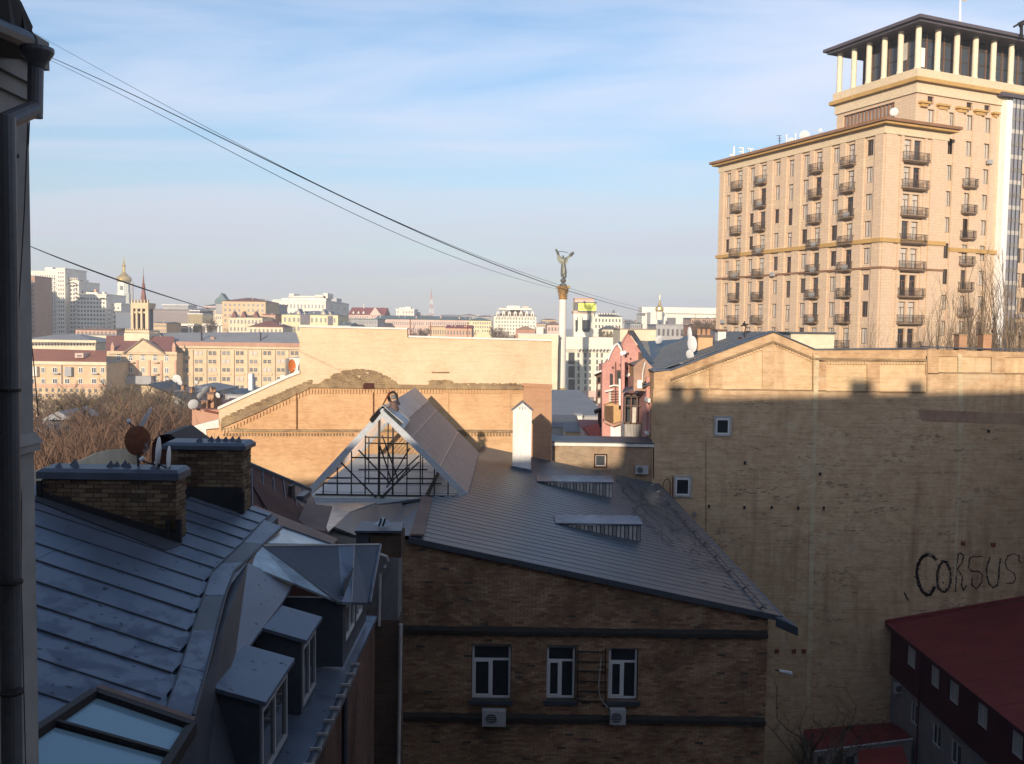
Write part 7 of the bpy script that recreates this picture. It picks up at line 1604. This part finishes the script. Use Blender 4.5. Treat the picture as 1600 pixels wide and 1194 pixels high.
# ================================================================== trees
M_bark = M('bare_bark', (.11,.085,.06), .95, 0, .3, 2); M_twig = M('olive_twigs', (.14,.105,.075), .95, 0, .3, .25, c2=(.20,.145,.10)); M_twigr = M('rusty_twigs', (.125,.08,.06), .95, 0, .3, .25, c2=(.19,.115,.08)); M_pop = M('poplar_twigs', (.19,.14,.095), .95, 0, .25, .6)
M_leaf = M('evergreen_leaves', (.045,.06,.022), .8, 0, .4, 1.5, c2=(.11,.11,.03))
def tree_meshes(seed, H, R_, twig_m, nb=11, n2=7, n3=9, up=.75, tw=.022, leaves=0, upright=False):
    r = random.Random(seed); tr = MB(); cr = MB(); top = V((r.uniform(-.4,.4), r.uniform(-.4,.4), H*.62))
    tr.tube([(0,0,0),(top.x*.4,top.y*.4,H*.3),top], H*.016, 7, H*.007)
    def ln(mb, a, d, L_, r0, r1, wob, seg=3):
        pts = [a]; d = d.normalized()
        for k in range(seg): d = (d + V((r.gauss(0,wob), r.gauss(0,wob), r.gauss(0,wob*.6)+.06))).normalized(); pts.append(pts[-1] + d*L_/seg)
        mb.tube(pts, r0, 3, r1, cap=False); return pts, d
    for i in range(nb):
        t = r.uniform(.2, 1) if not upright else r.uniform(.05,.95); a = top*t; a.z = H*(.12+.5*t) if not upright else H*.1+H*.7*t*.8
        an = r.uniform(0, 6.283)
        d = V((math.cos(an), math.sin(an), up if not upright else 9.0)); L1 = (R_*r.uniform(.55,.95)) if not upright else H*r.uniform(.25,.5)
        p1, d1 = ln(tr, a, d, L1, H*.006, H*.003, .16 if not upright else .06)
        for j in range(n2):
            q = p1[1+r.randrange(3)]; an = r.uniform(0, 6.283); d2 = (d1 + V((math.cos(an), math.sin(an), .4 if not upright else 2.2))*(.9 if not upright else .11)).normalized()
            p2, dd = ln(cr, q, d2, L1*r.uniform(.35,.65), H*.0022, H*.0012, .2 if not upright else .06)
            for k in range(n3):
                q = p2[1+r.randrange(3)]; an = r.uniform(0,6.283); d3 = (dd + V((math.cos(an), math.sin(an), r.uniform(-.3,.8)))*(.9 if not upright else .35)).normalized(); e = q + d3*L1*r.uniform(.15,.35)
                s_ = d3.cross(V((r.gauss(0,1),r.gauss(0,1),r.gauss(0,1)))).normalized()*tw; cr.add([q-s_,q+s_,e], [(0,1,2)])
                if leaves:
                    for _ in range(leaves): c_ = q+(e-q)*r.random()+V((r.gauss(0,.2),r.gauss(0,.2),r.gauss(0,.2))); u = V((r.gauss(0,1),r.gauss(0,1),r.gauss(0,1))).normalized(); w_ = u.cross(V((0,.3,1))).normalized(); s2 = .14; cr.add([c_-u*s2-w_*s2*.6,c_+u*s2-w_*s2*.6,c_+u*s2+w_*s2*.6,c_-u*s2+w_*s2*.6], [(0,1,2,3)])
                else:
                    for _ in range(2):
                        q2 = q+(e-q)*r.uniform(.2,.8); an = r.uniform(0,6.283); e2 = q2+(d3+V((math.cos(an),math.sin(an),.3))*.8)*L1*.11; cr.add([q2-s_*.8,q2+s_*.8,e2],[(0,1,2)])
    zm = max(p.z for p in cr.v+tr.v); f_ = H/zm; tr.v = [p*f_ for p in tr.v]; cr.v = [p*f_ for p in cr.v]
    return tr.mesh('trunk', M_bark), cr.mesh('crown', twig_m)
def tree(name, label, x, y, z, me, sc_=1, rz=0, group=None):
    t = thing(name, label, 'tree', (x,y,z), group, rz); t.scale = sc_ if isinstance(sc_, tuple) else (sc_,)*3
    for n_, m_ in zip(('trunk','crown'), me): o = link(bpy.data.objects.new(n_, m_)); o.parent = t
    return t
tv = [tree_meshes(100+i, 15, 5.2, M_twig if i < 3 else M_twigr, nb=19, n2=10, n3=14, tw=.034) for i in range(6)]
ev = tree_meshes(200, 12, 3.6, M_leaf, nb=10, n2=6, n3=6, leaves=5)
rt = random.Random(17); k = 0
spots = [(70,705,44),(110,690,50),(150,680,56),(95,725,40),(150,715,44),(200,680,50),(190,655,62),(235,665,56),(240,660,64),(262,675,60),(282,665,66),(260,640,74),(215,635,80),(300,650,74),(130,660,76),(170,640,88),(70,672,76),(325,655,92),(235,622,98),(280,622,104),(190,622,108),(150,640,112),(255,612,124),(215,606,130),(300,618,120),(120,646,120),(75,640,130),(330,645,110),(175,606,140),(245,600,150),(100,672,62),(160,668,66),(215,665,70),(270,668,68),(310,672,66),(85,690,60),(180,700,48),(235,690,48),(120,706,46),(330,680,72),(262,625,92),(160,630,98),(100,636,105),(288,640,86),(230,645,84),(195,640,80),(320,628,110),(270,606,140),(60,628,150),(90,612,170),(120,608,190),(150,604,200),(185,600,210),(215,598,205),(248,598,220),(140,616,160),(75,620,190),(235,606,180),(170,612,175),(200,610,160)]
def tree_label(px, py, Y_, rusty):
    a = 'reddish brown bare tree' if rusty else 'olive brown bare tree'
    side = 'near the house wall at the far left' if px < 95 else 'left of the rusty dish' if px < 180 else 'behind the rusty dish' if px < 250 else 'behind the taller brick chimney' if px < 300 else 'close to the fire wall corner'
    row = 'nearest park row' if Y_ < 60 else 'second park row' if Y_ < 90 else 'mid park' if Y_ < 130 else 'back park row'
    return '%s, %s, %s' % (a, row, side)
for (px, py, Y_) in spots:
    if px > 215 and Y_ < 82: Y_ = 80 + px*.02
    q = P(px, py, Y_); H = (q.z - (0 if Y_ < 120 else -.5)); s_ = H/15.0*1.07; rusty = py > 632
    me = tv[3 + k % 3] if rusty else tv[k % 3]; k += 1
    tree('bare_tree', tree_label(px, py, Y_, rusty), q.x, q.y, 0, me, s_ if Y_ > 70 else (.5*s_, .5*s_, s_), rt.uniform(0,6.2), 'reddish bare trees filling the park' if rusty else 'olive bare trees filling the park')
for (px, py, Y_, lb) in ((52,632,95,'dark yellowish evergreen beside the house wall at the left edge'),(128,612,150,'dark green evergreen above the pavilion roof'),(186,603,118,'dark evergreen just left of the park middle'),(148,626,112,'low dark evergreen right of the pavilion')):
    q = P(px, py, Y_); tree('evergreen_tree', lb, q.x, q.y, 0, ev, q.z/12.0, rt.uniform(0,6.2))
for i, (px, py, Y_) in enumerate(((652,506,420),(664,508,430),(606,512,410),(783,512,360),(795,514,365),(775,508,500),(1098,494,270),(1106,490,262),(1112,496,258),(1090,500,275),(735,515,410),(716,500,900),(540,497,480),(948,512,410),(330,492,500),(322,486,700),(285,520,360),(1000,512,300),(455,506,450),(880,620,300))):
    q = P(px, py, Y_); zb_ = gz(Y_); tree('town_tree', 'small dark bare tree between the distant roofs %s' % ('left of the victory column','right of the long pink wing','above the fire wall','beside the ornate block','right of the ornate block','behind the ornate block','just left of the hotel','touching the hotel edge','at the hotel foot','before the white museum end','before the yellow house','behind the pink wing roof','beside the red mansion','under the cream villa','near the brown roofed apartments','on the hill by the pyramid roof','behind the long stone building','before the golden dome','before the turreted cream house','at the foot of the white office')[i], q.x, q.y, q.z-14, tv[i % 6], 14/15.0, i*1.3)
# poplars in front of the hotel
pv_ = [tree_meshes(300+i, 20, 3, M_pop, nb=24, n2=6, n3=6, upright=True, tw=.02) for i in range(3)]
PL = ['bare upright poplar left of the others against the hotel corner','slim bare poplar before the middle of the hotel front','bare poplar before the wide balconies of the hotel','small bare poplar just right of the wide balconies','tall bare poplar at the left of the dense right group','dense tall poplar before the glazed lift strip','tallest poplar at the right edge of the view','dense dark poplar behind the right chimney of the blind wall','thin short poplar above the gable of the blind wall','thick poplar between the glazed strip and the right edge','low bare poplar top left of the hotel corner']
for i, (px, py, Y_) in enumerate(((1362,480,84),(1320,512,86),(1455,444,84),(1488,450,90),(1524,404,88),(1552,398,86),(1598,362,84),(1540,440,80),(1207,500,88),(1578,378,90),(1385,520,82))):
    q = P(px, py, Y_); tree('poplar_tree', PL[i], q.x, q.y, 0, pv_[i % 3], (.78*q.z/19, .78*q.z/19, q.z/19), rt.uniform(0,6.2), 'bare poplars between the blind wall and the hotel')
sv = [tree_meshes(400+i, 8, 2.4, M_bark, nb=7, n2=4, n3=3, tw=.015) for i in range(2)]
for i, (px, py, Y_, lb) in enumerate(((1275,1062,50,'leafless sapling before the dark strip of the blind wall'),(1318,1075,52,'leafless sapling right of the other, above the yard shed'),(1300,1120,46,'low leafless sapling in front of the shed roof'))):
    q = P(px, py, Y_); tree('bare_sapling', lb, q.x, q.y, 0, sv[i % 2], q.z/8, i*2.0)
# ================================================================== cables
def cable(label, pts, r, r1=None): tag(MB().tube([P(*p) for p in pts], r, 4, r1, cap=False).build('cable', M_wire), label, 'cable', None)
def poly_interp(pts, n=24):
    out = []; 
    for i in range(n+1):
        x = pts[0][0]+(pts[-1][0]-pts[0][0])*i/n
        # Lagrange through the points
        y = Yd = 0
        for j, (xj, yj, _) in enumerate(pts):
            l = 1
            for m_, (xm_, _, _) in enumerate(pts):
                if m_ != j: l *= (x-xm_)/(xj-xm_)
            y += yj*l
        t = i/n; inv = (1-t)/pts[0][2] + t/pts[-1][2]; out.append((x, y, 1/inv))
    return out
cable('thickest overhead cable running from the rain hopper down towards the column', poly_interp([(80,90,5.6),(380,232,0),(700,383,0),(1003,487,62)]), .0019, .010)
cable('thin overhead cable just above the thick one', poly_interp([(54,52,5.6),(430,255,0),(800,420,0),(1003,482,62)]), .0009, .005)
cable('thin overhead cable just below the thick one', poly_interp([(78,94,5.6),(380,247,0),(700,398,0),(870,452,62)]), .0011, .006)
cable('short cable crossing the bell tower towards the fire wall', poly_interp([(40,382,6.2),(180,436,0),(330,484,80)]), .0026, .016)
cable('loose cable hanging beside the downpipe, left strand', [(44,180,5.7),(38,330,5.8),(28,500,5.8),(24,600,5.75),(34,690,5.9),(33,900,5.75),(40,1194,5.75)], .004)
cable('loose cable hanging clear of the wall edge, right strand', [(46,190,5.9),(40,330,6.3),(40,460,6.4),(52,560,6.4),(60,650,6.4)], .004)
mh = bpy.data.materials.new('haze_air'); mh.use_nodes = True; n_ = mh.node_tree; n_.nodes.remove(n_.nodes['Principled BSDF'])
pv2 = n_.nodes.new('ShaderNodeVolumePrincipled'); pv2.inputs['Color'].default_value = (.86,.89,.95,1); pv2.inputs['Density'].default_value = .00038; pv2.inputs['Anisotropy'].default_value = 0
n_.links.new(pv2.outputs[0], n_.nodes['Material Output'].inputs['Volume'])
MB().box((-5000,-130,-5), (5000,5000,84)).build('haze', mh, kind='stuff')
print('objects', len(sc.objects), 'tris', sum(len(o.data.polygons) for o in sc.objects if o.type == 'MESH'))
